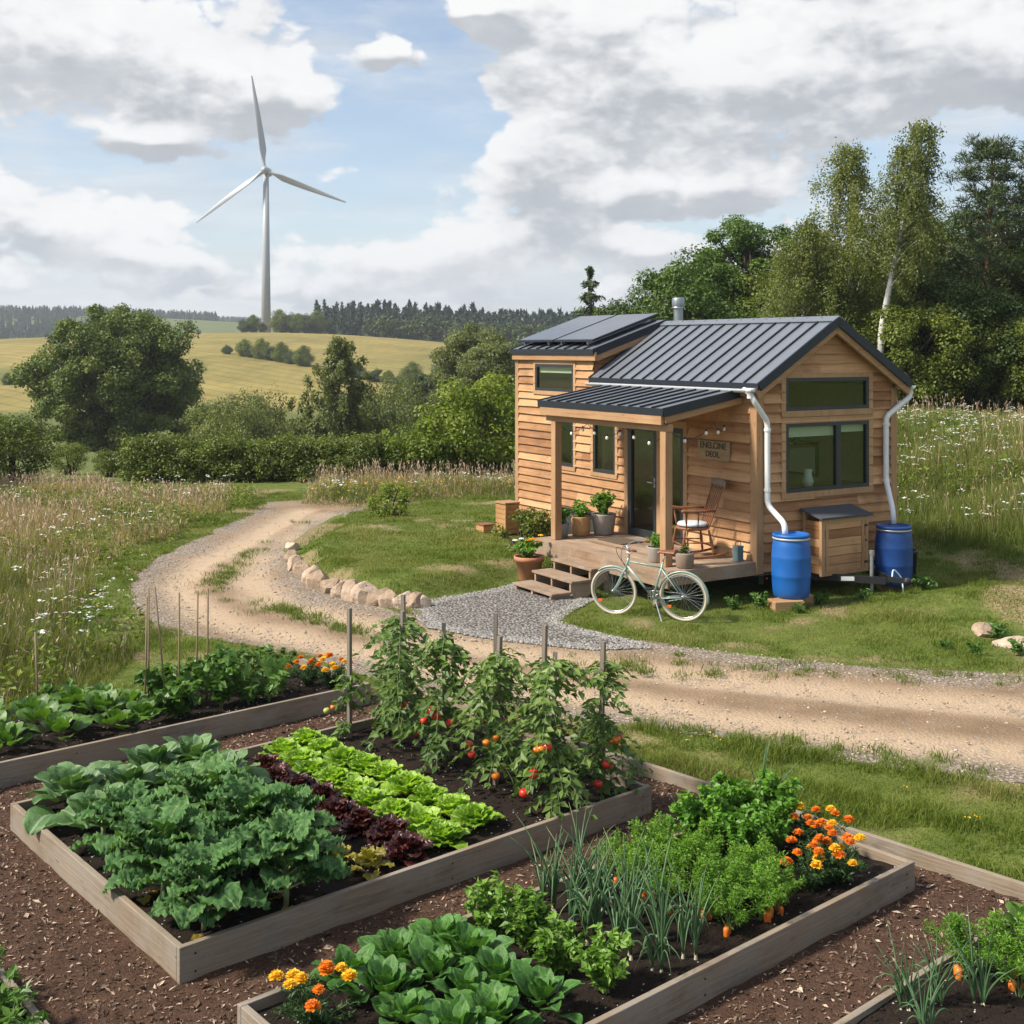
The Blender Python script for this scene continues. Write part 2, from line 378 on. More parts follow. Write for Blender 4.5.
M['red_light'] = plain('red lamp lens', (.5, .01, .01), .3)
M['mat'] = plain('brown doormat', (.10, .07, .045), 1., 0, .4, 60, .6)
M['tin'] = plain('teal grey tin', (.10, .16, .17), .5, .2, .5, 30)
M['bulb'] = plain('frosted bulb glass', (.80, .76, .68), .2, 0, .02)
M['pv'] = mat('solar cells', lambda g: bsdf(g, g.mix(g.step(g.noise(obj(g), 2, 2), .3, .7), (.085, .092, .11), (.11, .118, .14)), .2, .35, spec=.8))
M['pane'] = mat('window glass', lambda g: g.n('ShaderNodeMixShader', {0: g.m('MULTIPLY', g.m('MULTIPLY_ADD', g.n('ShaderNodeFresnel', {'IOR': 1.5}).outputs[0], 1.9, .02), g.m('SUBTRACT', 1., g.n('ShaderNodeNewGeometry').outputs['Backfacing'])),
    1: g.n('ShaderNodeBsdfTransparent', {'Color': (.84, .88, .82)}).outputs[0], 2: g.n('ShaderNodeBsdfGlossy', {'Roughness': .02, 'Color': (.9, .95, .9)}).outputs[0]}).outputs[0])
def bark(name, a, b, sc=6, white=False):
    def f(g):
        o = obj(g); n = g.noise(scaled(g, o, (sc, sc, sc*.25)), 1, 5, .65)
        c = g.ramp(n, [(.3, a), (.7, b)])
        if white: c = g.mix(g.step(g.noise(scaled(g, o, (4, 4, 16)), 1, 3, .6), .60, .68), c, (.03, .028, .025))
        return bsdf(g, c, .9, 0, n, .6, .03, .2)
    return mat(name, f)
M['bark'] = bark('oak bark', (.035, .027, .02), (.11, .085, .062))
M['pine_bark'] = bark('pine bark', (.09, .042, .022), (.20, .095, .05))
M['birch_bark'] = bark('birch bark', (.42, .40, .36), (.68, .66, .61), white=True)
# leaf colours (tone 0 .. 1)
L_ = lambda n, a, b, c=None, **k: leafmat(n, [(0, a), (.6, b), (1, c or b)], **k)
M['oak_leaf'] = L_('oak leaves', (.044, .070, .008), (.110, .150, .016), (.19, .225, .032), rough=.55, trans=.25)
M['ash_leaf'] = L_('broad tree leaves', (.036, .070, .009), (.085, .150, .017), (.15, .22, .03), trans=.3)
M['birch_leaf'] = L_('birch leaves', (.080, .098, .018), (.155, .180, .034), (.24, .255, .06), trans=.35)
M['hedge_leaf'] = L_('hedge leaves', (.056, .086, .009), (.145, .180, .018), (.25, .265, .036), trans=.28)
M['bright_leaf'] = L_('bright shrub leaves', (.065, .105, .008), (.165, .220, .016), (.26, .30, .036), trans=.35)
M['willow_leaf'] = L_('willow leaves', (.080, .100, .024), (.165, .185, .045), (.25, .26, .08), trans=.3)
M['dark_leaf'] = L_('dark wood leaves', (.028, .050, .008), (.068, .108, .014), (.115, .165, .025), trans=.2)
M['bush_leaf'] = L_('field bush leaves', (.036, .058, .012), (.072, .105, .020), (.115, .145, .033), trans=.2)
M['pine_leaf'] = L_('pine needles', (.024, .042, .012), (.052, .080, .020), (.092, .122, .032), trans=.12)
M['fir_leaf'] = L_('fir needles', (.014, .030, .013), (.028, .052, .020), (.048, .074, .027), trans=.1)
M['kale'] = leafmat('kale leaf', [(0, (.028, .082, .020)), (.5, (.066, .155, .041)), (1, (.155, .27, .085))], .68, .2, vein=(.17, .24, .09), spec=.25, bump=.5)
M['collard'] = leafmat('collard leaf', [(0, (.036, .10, .024)), (.5, (.078, .165, .045)), (1, (.15, .25, .085))], .6, .2, vein=(.24, .31, .19), spec=.5, bump=.3)
M['lettuce'] = leafmat('green lettuce leaf', [(0, (.13, .26, .018)), (.5, (.27, .44, .035)), (1, (.42, .58, .085))], .42, .38, vein=(.46, .56, .20), spec=.5, bump=.3)
M['red_lettuce'] = leafmat('dark red lettuce leaf', [(0, (.022, .007, .008)), (.5, (.055, .014, .013)), (1, (.12, .035, .022))], .32, .2, tint=(1.5, .5, .5), vein=(.09, .035, .02), spec=.6, bump=.4)
M['pale_lettuce'] = leafmat('yellowing lettuce leaf', [(0, (.16, .13, .02)), (.5, (.30, .25, .035)), (1, (.42, .34, .07))], .5, .3, vein=(.4, .34, .12))
M['yellow_leaf'] = leafmat('yellowed leaf', [(0, (.30, .20, .02)), (1, (.52, .36, .04))], .6, .3)
M['spinach'] = leafmat('spinach leaf', [(0, (.032, .098, .016)), (.5, (.062, .165, .028)), (1, (.12, .26, .05))], .52, .25, vein=(.12, .23, .06), spec=.35, bump=.4)
M['herb'] = leafmat('herb leaf', [(0, (.07, .15, .02)), (.5, (.15, .28, .035)), (1, (.27, .42, .08))], .45, .35)
M['carrot'] = leafmat('carrot top', [(0, (.065, .16, .012)), (.5, (.145, .29, .024)), (1, (.26, .42, .05))], .5, .4)
M['parsley'] = leafmat('parsley leaf', [(0, (.045, .13, .013)), (.5, (.11, .25, .022)), (1, (.21, .38, .045))], .45, .35)
M['tomato_leaf'] = leafmat('tomato leaf', [(0, (.045, .090, .014)), (.5, (.100, .170, .028)), (1, (.19, .27, .055))], .5, .25)
M['onion'] = leafmat('onion leaf', [(0, (.065, .135, .055)), (.6, (.11, .20, .085)), (1, (.34, .34, .13))], .42, .2)
M['marigold_leaf'] = leafmat('marigold leaf', [(0, (.018, .050, .012)), (1, (.055, .115, .025))], .5, .25)
M['dill'] = leafmat('feathery herb', [(0, (.06, .15, .025)), (1, (.16, .30, .06))], .6, .4)
M['bean'] = leafmat('bean leaf', [(0, (.045, .11, .016)), (1, (.13, .24, .04))], .45, .32)
M['stem'] = plain('green stem', (.13, .20, .055), .55, 0, .2)
M['pale_stem'] = plain('pale stem', (.30, .36, .16), .5, 0, .15)
M['petal_o'] = leafmat('orange petals', [(0, (.62, .13, .004)), (1, (.85, .27, .008))], .6, .2, tint=(1, 1, 1))
M['petal_y'] = leafmat('yellow petals', [(0, (.75, .36, .006)), (1, (.88, .56, .02))], .6, .2, tint=(1, 1, 1))
M['petal_w'] = leafmat('white petals', [(0, (.62, .62, .56)), (1, (.82, .82, .78))], .7, .2, tint=(1, 1, 1))
M['petal_p'] = leafmat('pink petals', [(0, (.40, .14, .30)), (1, (.55, .28, .45))], .7, .2, tint=(1, 1, 1))
M['tom_r'] = plain('ripe tomato', (.50, .028, .012), .25, 0, .12, 8, 0)
M['tom_o'] = plain('half ripe tomato', (.62, .16, .02), .25, 0, .15, 8, 0)
M['tom_g'] = plain('green tomato', (.36, .38, .08), .3, 0, .15, 8, 0)
M['carrot_root'] = plain('carrot root', (.68, .16, .015), .45, 0, .15, 20)
M['bulb_skin'] = plain('onion bulb', (.60, .55, .38), .5, 0, .2)

# ------------------------------------------------------------------ land form
HA, HB, HC = np.array((-.519, .855)), np.array((.855, .519)), np.array((3.593, 17.7))   # house long axis, gable axis, near corner
HROT = math.atan2(HB[1], HB[0])
def H2W(x, y): return HC+HB*x+HA*y
GP, GQ, GF = np.array((.760, .649)), np.array((-.649, .760)), np.array((-1.93, 7.0))    # garden axes and near corner of the big bed
GROT = math.atan2(GP[1], GP[0])
def B2W(p, q): return GF+GP*p+GQ*q
road_edge_l = [(262, 509), (210, 533), (156, 558), (132, 582), (134, 608), (165, 630), (235, 643), (300, 657), (360, 676), (430, 694), (530, 712), (630, 727), (700, 738), (800, 754), (900, 771), (1030, 786)]
road_edge_r = [(1030, 676), (900, 668), (800, 660), (700, 649), (640, 642), (560, 636), (500, 630), (440, 622), (390, 609), (335, 597), (303, 580), (291, 563), (300, 547), (325, 527), (352, 512)]
ROAD = [G(*p) for p in road_edge_l]+[(9.5, 8.6), (9.5, 12.8)]+[G(*p) for p in road_edge_r]+[(-2.6, 28.6), (-2.2, 30.2), (-5.9, 28.9)]
PAD = [G(*p) for p in [(410, 607), (440, 600), (480, 593), (515, 585), (560, 586), (592, 600), (568, 613), (556, 622), (585, 632), (625, 641), (650, 649), (590, 650), (500, 640), (430, 628)]]
LAWN_RIM = [G(*p) for p in [(300, 548), (291, 560), (303, 577), (335, 594), (390, 604), (424, 604)]]
MOUND = LAWN_RIM+[G(*p) for p in [(470, 594), (520, 580)]]+[(1.2, 18.8), (2., 23.), (-1, 26.), (-3.6, 24.5)]
MULCH = [tuple(B2W(*p)) for p in [(-6, 7.2), (-6, -6), (4.9, -6), (4.8, -2.7), (4.58, .84), (4.5, 2.6), (4.35, 3.9), (4.05, 5.4), (-1.5, 5.45), (-3, 5.5)]]
OUTER = [tuple(B2W(*p)) for p in [(4.45, 3.4), (4.56, .84), (4.78, -2.7), (4.9, -6.)]]
def gz(x, y):
    x = np.asarray(x, float); y = np.asarray(y, float); P = np.stack([x.ravel(), y.ravel()], 1)
    yy = np.maximum(y, 1.)
    val = -6.0*smooth(33, 80, y)+11.0*smooth(125, 335, y-.10*np.abs(x))-5*smooth(345, 430, y)+20*smooth(520, 1050, y-.25*x)+5*smooth(900, 1700, y)
    val = val+3.2*np.exp(-((x+72)/75)**2)*smooth(200, 330, y)*smooth(470, 345, y)-3.5*smooth(-60, 30, x)*smooth(180, 330, y)*smooth(520, 345, y)+1.8*np.exp(-((x+75)/40)**2-((y-215)/60)**2)+9*smooth(-120, -330, x+.05*(y-950))*smooth(760, 930, y)
    val = val+1.1*(fbm(x/45, y/45, 5, 3)-.45)*smooth(40, 90, y)+2.2*(fbm(x/160+3, y/160, 8, 2)-.4)*smooth(140, 260, y)
    rm = smooth(.03, .20, x/yy)
    t = (P-HC)@HB; l = (P-HC)@HA; t = t.reshape(x.shape); l = l.reshape(x.shape)
    bank = 1.55*smooth(4.0, 11.0, t)*smooth(-6., -.5, l)
    plat = np.maximum(bank, 1.7*smooth(9, 20, l))+1.2*smooth(35, 70, y)-9*smooth(80, 160, y)
    z = val*(1-rm)+plat*rm
    d = sdf(P, MOUND).reshape(x.shape); z = z+.24*smooth(-.02, .55, d)*np.exp(-np.maximum(d-1.2, 0)/3.)*smooth(2.6, -1.2, x)
    hump = np.exp(-(((x-7.0)/1.5)**2+((y-17.0)/.9)**2))*.35
    near = smooth(60, 30, y)
    z = z+hump+near*(.05*(fbm(x/1.3, y/1.3, 2, 3)-.45)+.02*(fbm(x*2, y*2, 4, 2)-.4))
    flat = smooth(.9, .1, -sdf(P, MULCH).reshape(x.shape)); z = z*(1-flat)
    return z
def gzp(P): return gz(P[:, 0], P[:, 1])
def Wp(x, y): return (float(x), float(y), float(gz(np.array([x]), np.array([y]))[0]))

def terrain():
    def axis(lo, hi, d, far, grow):
        a = list(np.arange(lo, hi+1e-6, d)); s = d
        while a[-1] < far[1]: s *= grow; a.append(a[-1]+s)
        s = d
        while a[0] > far[0]: s *= grow; a.insert(0, a[0]-s)
        return np.array(a)
    xs = axis(-15, 13, .16, (-1500, 1500), 1.085); ys = axis(2.5, 34, .16, (-40, 1750), 1.05)
    X, Y = np.meshgrid(xs, ys); Z = gz(X, Y); P = np.stack([X.ravel(), Y.ravel()], 1)
    Z = Z.ravel()-.07*smooth(.12, .45, sdf(P, ROAD))-.07*smooth(.1, .4, sdf(P, PAD))-.07*smooth(.1, .4, sdf(P, MULCH))
    nx, ny = len(xs), len(ys); i = np.arange(nx-1)[None]+np.arange(ny-1)[:, None]*nx; i = i.ravel()
    F4 = np.stack([i, i+1, i+nx+1, i+nx], 1)
    far = smooth(45, 100, P[:, 1])
    rm = smooth(.02, .16, P[:, 0]/np.maximum(P[:, 1], 1))
    # field mosaic: 0 tan stubble, 1 pasture green
    fld = smooth(.42, .6, fbm(P[:, 0]/70+4, P[:, 1]/60, 9, 2)+.62*smooth(200, 150, P[:, 1]-.25*P[:, 0]+14*fbm(P[:, 0]/20, P[:, 1]/20, 17, 2))-.3*smooth(205, 330, P[:, 1])+.22*smooth(.02, -.02, P[:, 0]/np.maximum(P[:, 1], 1)+.235+.0004*(P[:, 1]-200))*smooth(260, 210, P[:, 1])+1.2*smooth(430, 520, P[:, 1]))
    dirt = smooth(.60, .74, fbm(P[:, 0]/.9, P[:, 1]/.9, 3, 4)+.35*np.exp(-(((P[:, 0]-7.2)/1.9)**2+((P[:, 1]-17.0)/1.8)**2))+.17*np.exp(-((((P-HC)@HB-4.9)/1.0)**2))*smooth(-3, -1, (P-HC)@HA)+.12*smooth(.9, .1, np.abs(sdf(P, ROAD))))
    me = mesh_np('ground', np.c_[P, Z], [F4], {'far': far, 'field': fld, 'dirt': dirt}, True)
    def f(g):
        o = obj(g); n = g.noise(o, 3.2, 5, .6); nf = g.noise(scaled(g, o, (.55, .07, 0)), 1., 6, .72); nb = g.noise(o, 26, 4)
        turf = g.ramp(n, [(.3, (.065, .090, .018)), (.7, (.135, .160, .038))])
        soil = g.ramp(nb, [(.3, (.17, .11, .065)), (.7, (.32, .225, .14))])
        near = g.mix(g.m('MULTIPLY', attr(g, 'dirt'), g.step(nb, .3, .6)), turf, soil)
        tan = g.ramp(g.m('ADD', g.m('MULTIPLY', nf, .7), g.m('MULTIPLY', g.noise(o, .03, 4), .75)), [(.42, (.140, .126, .036)), (.8, (.255, .200, .066))])
        green = g.ramp(g.m('ADD', g.m('MULTIPLY', nf, .6), g.m('MULTIPLY', g.noise(o, .02, 3), .5)), [(.3, (.075, .095, .026)), (.8, (.135, .15, .045))])
        rows = g.n('ShaderNodeTexWave', {'Vector': o, 'Scale': .11, 'Distortion': 1.2, 'Detail': 2., 'Detail Scale': .4}, bands_direction='DIAGONAL').outputs['Fac']
        tan = g.mix(g.m('MULTIPLY', g.step(rows, .80, .97), .40), tan, (.10, .095, .03)); pt = g.m('MULTIPLY_ADD', g.noise(o, .09, 4, .6), .9, .55); tan = g.mix(1., tan, g.n('ShaderNodeCombineXYZ', {0: pt, 1: pt, 2: pt}).outputs[0], 'MULTIPLY')
        return bsdf(g, g.mix(attr(g, 'far'), near, g.mix(attr(g, 'field'), tan, green)), .95, 0, nb, .5, .03, .1)
    tag(link('ground', me, mat('turf and fields', f)), kind='structure')
terrain()

def draped(name, poly, cell, lift, material, zfun=None, wob=.12, wsc=1.3, attrs=None):
    """sheet lying on the land inside a wavering outline, cut along the outline (marching squares)"""
    A = np.array(poly); x0, y0 = A.min(0)-.3; x1, y1 = A.max(0)+.3
    xs = np.arange(x0, x1, cell); ys = np.arange(y0, y1, cell); X, Y = np.meshgrid(xs, ys); P = np.stack([X.ravel(), Y.ravel()], 1)
    D = sdf(P, poly)+wob*2*(fbm(P[:, 0]*wsc, P[:, 1]*wsc, 21, 4)-.47)
    nx, ny = len(xs), len(ys)
    i = (np.arange(nx-1)[None]+np.arange(ny-1)[:, None]*nx).ravel(); Q = np.stack([i, i+1, i+nx+1, i+nx], 1)
    ins = (D > 0)[Q]; full = ins.all(1); part = ins.any(1) & ~full
    V = [P]; F4 = [Q[full]]; F3 = []; cache = {}; extra = []; nb = len(P)
    for q in Q[part]:
        pts = []
        for k in range(4):
            a, b = q[k], q[(k+1) % 4]
            if D[a] > 0: pts.append(a)
            if (D[a] > 0) != (D[b] > 0):
                key = (min(a, b), max(a, b))
                if key not in cache:
                    t = D[a]/(D[a]-D[b]); cache[key] = nb+len(extra); extra.append(P[a]+(P[b]-P[a])*t)
                pts.append(cache[key])
        for k in range(1, len(pts)-1): F3.append((pts[0], pts[k], pts[k+1]))
    P = np.concatenate([P, np.array(extra).reshape(-1, 2)]); F3 = np.array(F3, int).reshape(-1, 3)
    used = np.unique(np.concatenate([F4[0].ravel(), F3.ravel()])); mp = np.full(len(P), -1); mp[used] = np.arange(len(used)); P = P[used]
    z = gzp(P)+lift+(zfun(P) if zfun else 0)
    me = mesh_np(name, np.c_[P, z], [mp[F4[0]], mp[F3]], attrs(P) if attrs else None, True)
    return tag(link(name, me, material), kind='structure')
TRACKS = [[G(*p) for p in tr] for tr in (
    [(300, 510), (245, 540), (190, 565), (172, 588), (182, 607), (240, 627), (330, 648), (440, 672), (600, 700), (760, 725), (900, 745), (1030, 758)],
    [(325, 515), (290, 538), (255, 560), (248, 580), (270, 598), (340, 618), (430, 640), (560, 660), (700, 678), (860, 695), (1030, 708)])]
def track_d(P): return np.minimum(dist_line(P, TRACKS[0]), dist_line(P, TRACKS[1]))
def road_attrs(P):
    t = track_d(P); s = sdf(P, ROAD); n = fbm(P[:, 0]*.8, P[:, 1]*.8, 31, 4)
    return {'track': smooth(.62, .12, t+.4*(n-.45)), 'edge': smooth(.72, .12, s+1.0*(n-.45))}
def m_road(g):
    o = obj(g); n = g.noise(o, 1.6, 6, .62); f = g.noise(o, 42, 5, .7); st = g.n('ShaderNodeTexVoronoi', {'Vector': o, 'Scale': 30}).outputs
    dirt = g.ramp(g.m('ADD', g.m('MULTIPLY', n, .7), g.m('MULTIPLY', f, .3)), [(.3, (.165, .108, .065)), (.7, (.31, .215, .135))])
    pale = g.ramp(f, [(.25, (.33, .235, .15)), (.7, (.49, .37, .255))])
    gv = g.mix(g.step(st[0], .35, .6), g.mix(g.n('ShaderNodeSeparateXYZ', {0: st[1]}).outputs[0], (.22, .19, .16), (.42, .37, .31)), (.15, .12, .09))
    c = g.mix(attr(g, 'track'), dirt, pale); c = g.mix(g.m('MULTIPLY', attr(g, 'edge'), .85), c, gv)
    c = g.mix(g.m('MULTIPLY', g.step(g.noise(o, 4.5, 6, .7), .52, .66), .55), c, gv)
    return bsdf(g, c, .95, 0, g.m('ADD', f, g.m('MULTIPLY', st[0], -.6)), .8, .02, .15)
draped('dirt_road', ROAD, .085, .004, mat('packed dirt', m_road), lambda P: -.05*smooth(.5, .1, track_d(P))+.012*(fbm(P[:, 0]*5, P[:, 1]*5, 33, 3)-.45), .16, 1.1, road_attrs)
def m_gravel(g):
    o = obj(g); v = g.n('ShaderNodeTexVoronoi', {'Vector': o, 'Scale': 26}).outputs; r = g.n('ShaderNodeSeparateXYZ', {0: v[1]}).outputs[0]
    c = g.mix(g.step(v[0], .3, .62), g.mix(r, (.19, .175, .16), (.38, .355, .325)), (.09, .08, .07))
    return bsdf(g, c, .9, 0, g.m('MULTIPLY', v[0], -1), .9, .03, .2)
draped('gravel_path', PAD, .06, .010, mat('grey gravel', m_gravel), lambda P: .02*smooth(0, .3, sdf(P, PAD)), .10, 2.2)
def m_mulch(g):
    o = obj(g); n = g.noise(o, 9, 6, .7); f = g.noise(o, 55, 5, .7)
    c = g.ramp(g.m('ADD', g.m('MULTIPLY', n, .5), g.m('MULTIPLY', f, .5)), [(.3, (.036, .020, .013)), (.55, (.112, .062, .040)), (.75, (.22, .135, .090))])
    return bsdf(g, c, .95, 0, f, 1., .03, .15)
draped('mulch_path', MULCH, .07, .006, mat('bark mulch', m_mulch), lambda P: .035*(fbm(P[:, 0]*7, P[:, 1]*7, 41, 3)-.45), .05, 2.)
# ------------------------------------------------------------------ the tiny house; local x = gable axis (0 front .. 2.9), y = length (0 near .. 6.7)
HL, HW, ZB = 6.7, 2.9, .40
RZ, RS = 4.16, .606                                            # ridge height, roof pitch
def rz(x): return RZ-RS*abs(x-HW/2)                            # top of the main roof
LZ0, LS = 3.66, (RZ+.03-3.66)/(HW/2+.15)                       # loft roof: low edge at x=-.15 up to the ridge
def lz(x): return LZ0+LS*(x+.15)
house = thing('tiny_house', 'timber clad tiny house on wheels with dark metal roof and covered porch', 'house', (*HC, 0), HROT)
def clap(mb, lo, hi, zlo, zhi, put, holes=(), row=.146, seed=0, top=None):
    """overlapping boards with a slightly live lower edge. put(s, z, out) -> local point; top(s) = roof line above s"""
    rr = np.random.default_rng(seed); nrow = int(math.ceil((zhi-zlo)/row))
    for k in range(nrow):
        z0 = zlo+k*row; z1 = min(z0+row, zhi); tilt = rr.uniform(-.006, .006); tone = rr.random()
        cuts = sorted({z0, z1, *[z for h in holes for z in h[2:4] if z0 < z < z1]})
        joint = rr.uniform(lo+.6, hi-.6) if hi-lo > 2.6 else None
        for a, b in zip(cuts[:-1], cuts[1:]):
            segs = [(lo, hi)]
            for (h0, h1, hz0, hz1) in holes:
                if hz0 < (a+b)/2 < hz1:
                    segs = [q for (s, e) in segs for q in ((s, min(e, h0)), (max(s, h1), e)) if q[1]-q[0] > .01]
            if joint: segs = [q for (s, e) in segs for q in (((s, joint-.0015), (joint+.0015, e)) if s < joint < e else ((s, e),))]
            for (s, e) in segs:
                n = max(2, int((e-s)/.22)+1); ss = np.linspace(s, e, n); sb = ss.copy(); st = ss.copy()
                if top is not None:
                    sb = clip_line(sb, a, top, s, e); st = clip_line(st, b, top, s, e)
                    if sb is None: continue
                    if st is None: st = np.full(n, (sb[0]+sb[-1])/2)
                wav = np.where(a == z0, .010*(vnoise(sb*2.3+seed*7.7, np.full(n, k*3.1), seed)-.5)+tilt*(sb-lo)/max(hi-lo, .1), 0)
                fo = lambda z: .052-.043*(z-z0)/row
                V = []
                for (S, z, w_) in ((sb, a, wav), (st, b+(.012 if b == z1 else 0), 0*wav)):
                    o = fo(min(z, z1)); V.append([put(x, z+d, o) for x, d in zip(S, w_)])
                V.append([put(x, a+d, 0.) for x, d in zip(sb, wav)])
                i = np.arange(n-1)
                mb.add(np.array(V).reshape(-1, 3), np.concatenate([np.stack([i, i+1, i+1+n, i+n], 1), np.stack([i+2*n, i+1+2*n, i+1, i], 1)]), tone=tone)
def clip_line(s, z, top, lo, hi):
    g = np.linspace(lo, hi, 200); ok = g[np.array([top(x) for x in g]) > z]
    return None if len(ok) < 2 else np.linspace(ok[0], ok[-1], len(s))
W_FRONT = [(1.60, 3.10, .40, 2.44), (3.46, 4.11, 1.53, 2.45), (4.73, 5.29, 1.55, 2.42), (4.73, 6.01, 2.90, 3.40)]       # door unit, two windows, loft window (y0, y1, z0, z1)
ARCH = [(3.66, 4.44, .30, .79), (4.50, 5.26, .30, .79)]
W_GABLE = [(.54, 2.30, 2.76, 3.25), (.54, 2.30, 1.54, 2.57)]
front = lambda s, z, o: (-o, s, z)
near = lambda s, z, o: (s, -o, z)
mb = MB(); clap(mb, .10, HL-.08, ZB, 3.02, front, W_FRONT+ARCH, seed=3); clap(mb, 4.12, HL-.08, 3.02, 3.56, front, [(4.73, 6.01, 2.90, 3.40)], seed=4)
mb.build('front_wall', M['cedar_y'], house)
mb = MB(); clap(mb, .10, HW-.10, ZB, RZ-.1, near, W_GABLE, seed=8, top=lambda x: rz(x)-.10); mb.build('gable_wall', M['cedar_x'], house)
mb = MB(); clap(mb, .0, HW, ZB, RZ-.1, lambda s, z, o: (s, HL+o, z), seed=9, top=lambda x: rz(x)-.1); mb.build('rear_wall', M['cedar_x'], house)
mb = MB(); clap(mb, .0, HL, ZB, 3.1, lambda s, z, o: (HW+o, s, z), seed=10); mb.build('back_wall', M['cedar_y'], house)
mb = MB(); clap(mb, -.02, HW/2, 3.0, 4.2, lambda s, z, o: (s, 4.12-o, z), seed=12, top=lambda x: lz(x)-.12); mb.build('loft_side_wall', M['cedar_x'], house)
mb = MB(); clap(mb, -.02, HW/2, 3.0, 4.2, lambda s, z, o: (s, HL+.004+o, z), seed=13, top=lambda x: lz(x)-.12); mb.build('loft_rear_wall', M['cedar_x'], house)
# inner lining: one dim room, with holes behind every opening
def lining(put, lo, hi, z0, z1, holes, top=None):
    m_ = MB(); ys = sorted({lo, hi, *[h for q in holes for h in q[:2]]}); zs = sorted({z0, z1, *[h for q in holes for h in q[2:]]})
    for a, b in zip(ys[:-1], ys[1:]):
        for c, d in zip(zs[:-1], zs[1:]):
            if any(h[0] <= a and b <= h[1] and h[2] <= c and d <= h[3] for h in holes): continue
            m_.add([put(a, c), put(b, c), put(b, d), put(a, d)], [(0, 1, 2, 3)])
    return m_
m_ = lining(lambda s, z: (.012, s, z), 0, HL, ZB, 3.1, W_FRONT[:3]+[(4.73, 6.01, 2.90, 3.1)])
for x in (lining(lambda s, z: (.012, s, z), 4.12, HL, 3.1, 3.5, [(4.73, 6.01, 3.1, 3.40)]), lining(lambda s, z: (s, .012, z), 0, HW, ZB, 3.25, W_GABLE)):
    for v, f in zip(x.V, x.F[4]): m_.add(v, f-f.min())
m_.add([(.01, .012, 3.25), (HW-.01, .012, 3.25), (HW/2, .012, 4.06)], F3=[(0, 1, 2)])
m_.add([(0, 0, ZB-.05), (HW, 0, ZB-.05), (HW, HL, ZB-.05), (0, HL, ZB-.05)], [(0, 1, 2, 3)])
m_.add([(HW-.01, 0, ZB), (HW-.01, HL, ZB), (HW-.01, HL, 3.1), (HW-.01, 0, 3.1)], [(0, 1, 2, 3)])
m_.add([(0, HL-.01, ZB), (HW, HL-.01, ZB), (HW, HL-.01, 3.1), (0, HL-.01, 3.1)], [(0, 1, 2, 3)])
m_.add([(0, 3.9, ZB), (1.9, 3.9, ZB), (1.9, 3.9, 2.5), (0, 3.9, 2.5)], [(0, 1, 2, 3)])
m_.build('lining', M['interior'], house)
mb = MB().box((.015, .015, .52), (HW-.015, HL-.015, .555)); mb.build('floor', M['trim_y'], house)
# trims
for nm, lo, hi in (('corner_trim', (-.042, -.042, ZB-.02), (.10, .10, 3.07)), ('corner_trim', (HW-.10, -.042, ZB-.02), (HW+.04, .10, 3.07)), ('corner_trim', (-.042, HL-.08, ZB-.02), (.02, HL+.04, 3.55))):
    MB().box(lo, hi).build(nm, M['trim_z'], house, bevel=.004)
def window(name, y0, y1, z0, z1, put, mull=None, ft=.055, trim=.085, label=None, lights=True):
    """frame with set-back panes and a timber surround; put(s, z, out)"""
    def bar(m, a, b, c, d, o0, o1): m.hexa([put(a, c, o0), put(b, c, o0), put(b, c, o1), put(a, c, o1), put(a, d, o0), put(b, d, o0), put(b, d, o1), put(a, d, o1)])
    m = MB(); ms = [mull] if mull else []
    bar(m, y0, y1, z1-ft, z1, -.02, .042); bar(m, y0, y1, z0, z0+ft, -.02, .046); bar(m, y0, y0+ft, z0+ft, z1-ft, -.02, .042); bar(m, y1-ft, y1, z0+ft, z1-ft, -.02, .042)
    for q in ms: bar(m, q-.05, q+.05, z0+ft, z1-ft, -.02, .042)
    fr = m.build(name, M['frame'], house)
    if label: fr['label'] = label
    ed = [y0+ft]+[v for q in ms for v in (q-.05, q+.05)]+[y1-ft]
    for a, b in zip(ed[::2], ed[1::2]):
        p = MB(); bar(p, a-.004, b+.004, z0+ft-.004, z1-ft+.004, .004, .012); p.build('pane', M['pane'], fr)
    t = MB(); o = .046
    bar(t, y0-trim, y1+trim, z1+.002, z1+trim, 0, o); bar(t, y0-trim, y1+trim, z0-trim, z0-.002, 0, o+.012)
    bar(t, y0-trim, y0-.002, z0, z1, 0, o); bar(t, y1+.002, y1+trim, z0, z1, 0, o)
    t.build('window_trim', M['trim_z'], fr)
    return fr
window('window', *W_FRONT[1], front, trim=.07); window('window', *W_FRONT[2], front, trim=.07)
window('window', *W_FRONT[3], front, trim=.07, label='wide low loft window')
window('window', *W_GABLE[0], near, trim=.09, label='wide upper gable window'); gw = window('window', *W_GABLE[1], near, 1.64, trim=.09, label='large two light gable window with white blind')
MB().box((.60, .03, 2.36), (1.60, .045, 2.52)).build('roller_blind', M['linen'], gw); MB().box((1.68, .03, 2.40), (2.25, .045, 2.52)).build('roller_blind', M['linen'], gw)
MB().box((4.9, .03, 0), (5.9, .04, 0)) if False else None
b = MB().hexa([(.03, 4.80, 3.24), (.045, 4.80, 3.24), (.045, 5.95, 3.24), (.03, 5.95, 3.24), (.03, 4.80, 3.36), (.045, 4.80, 3.36), (.045, 5.95, 3.36), (.03, 5.95, 3.36)]); b.build('roller_blind', M['linen'], house)
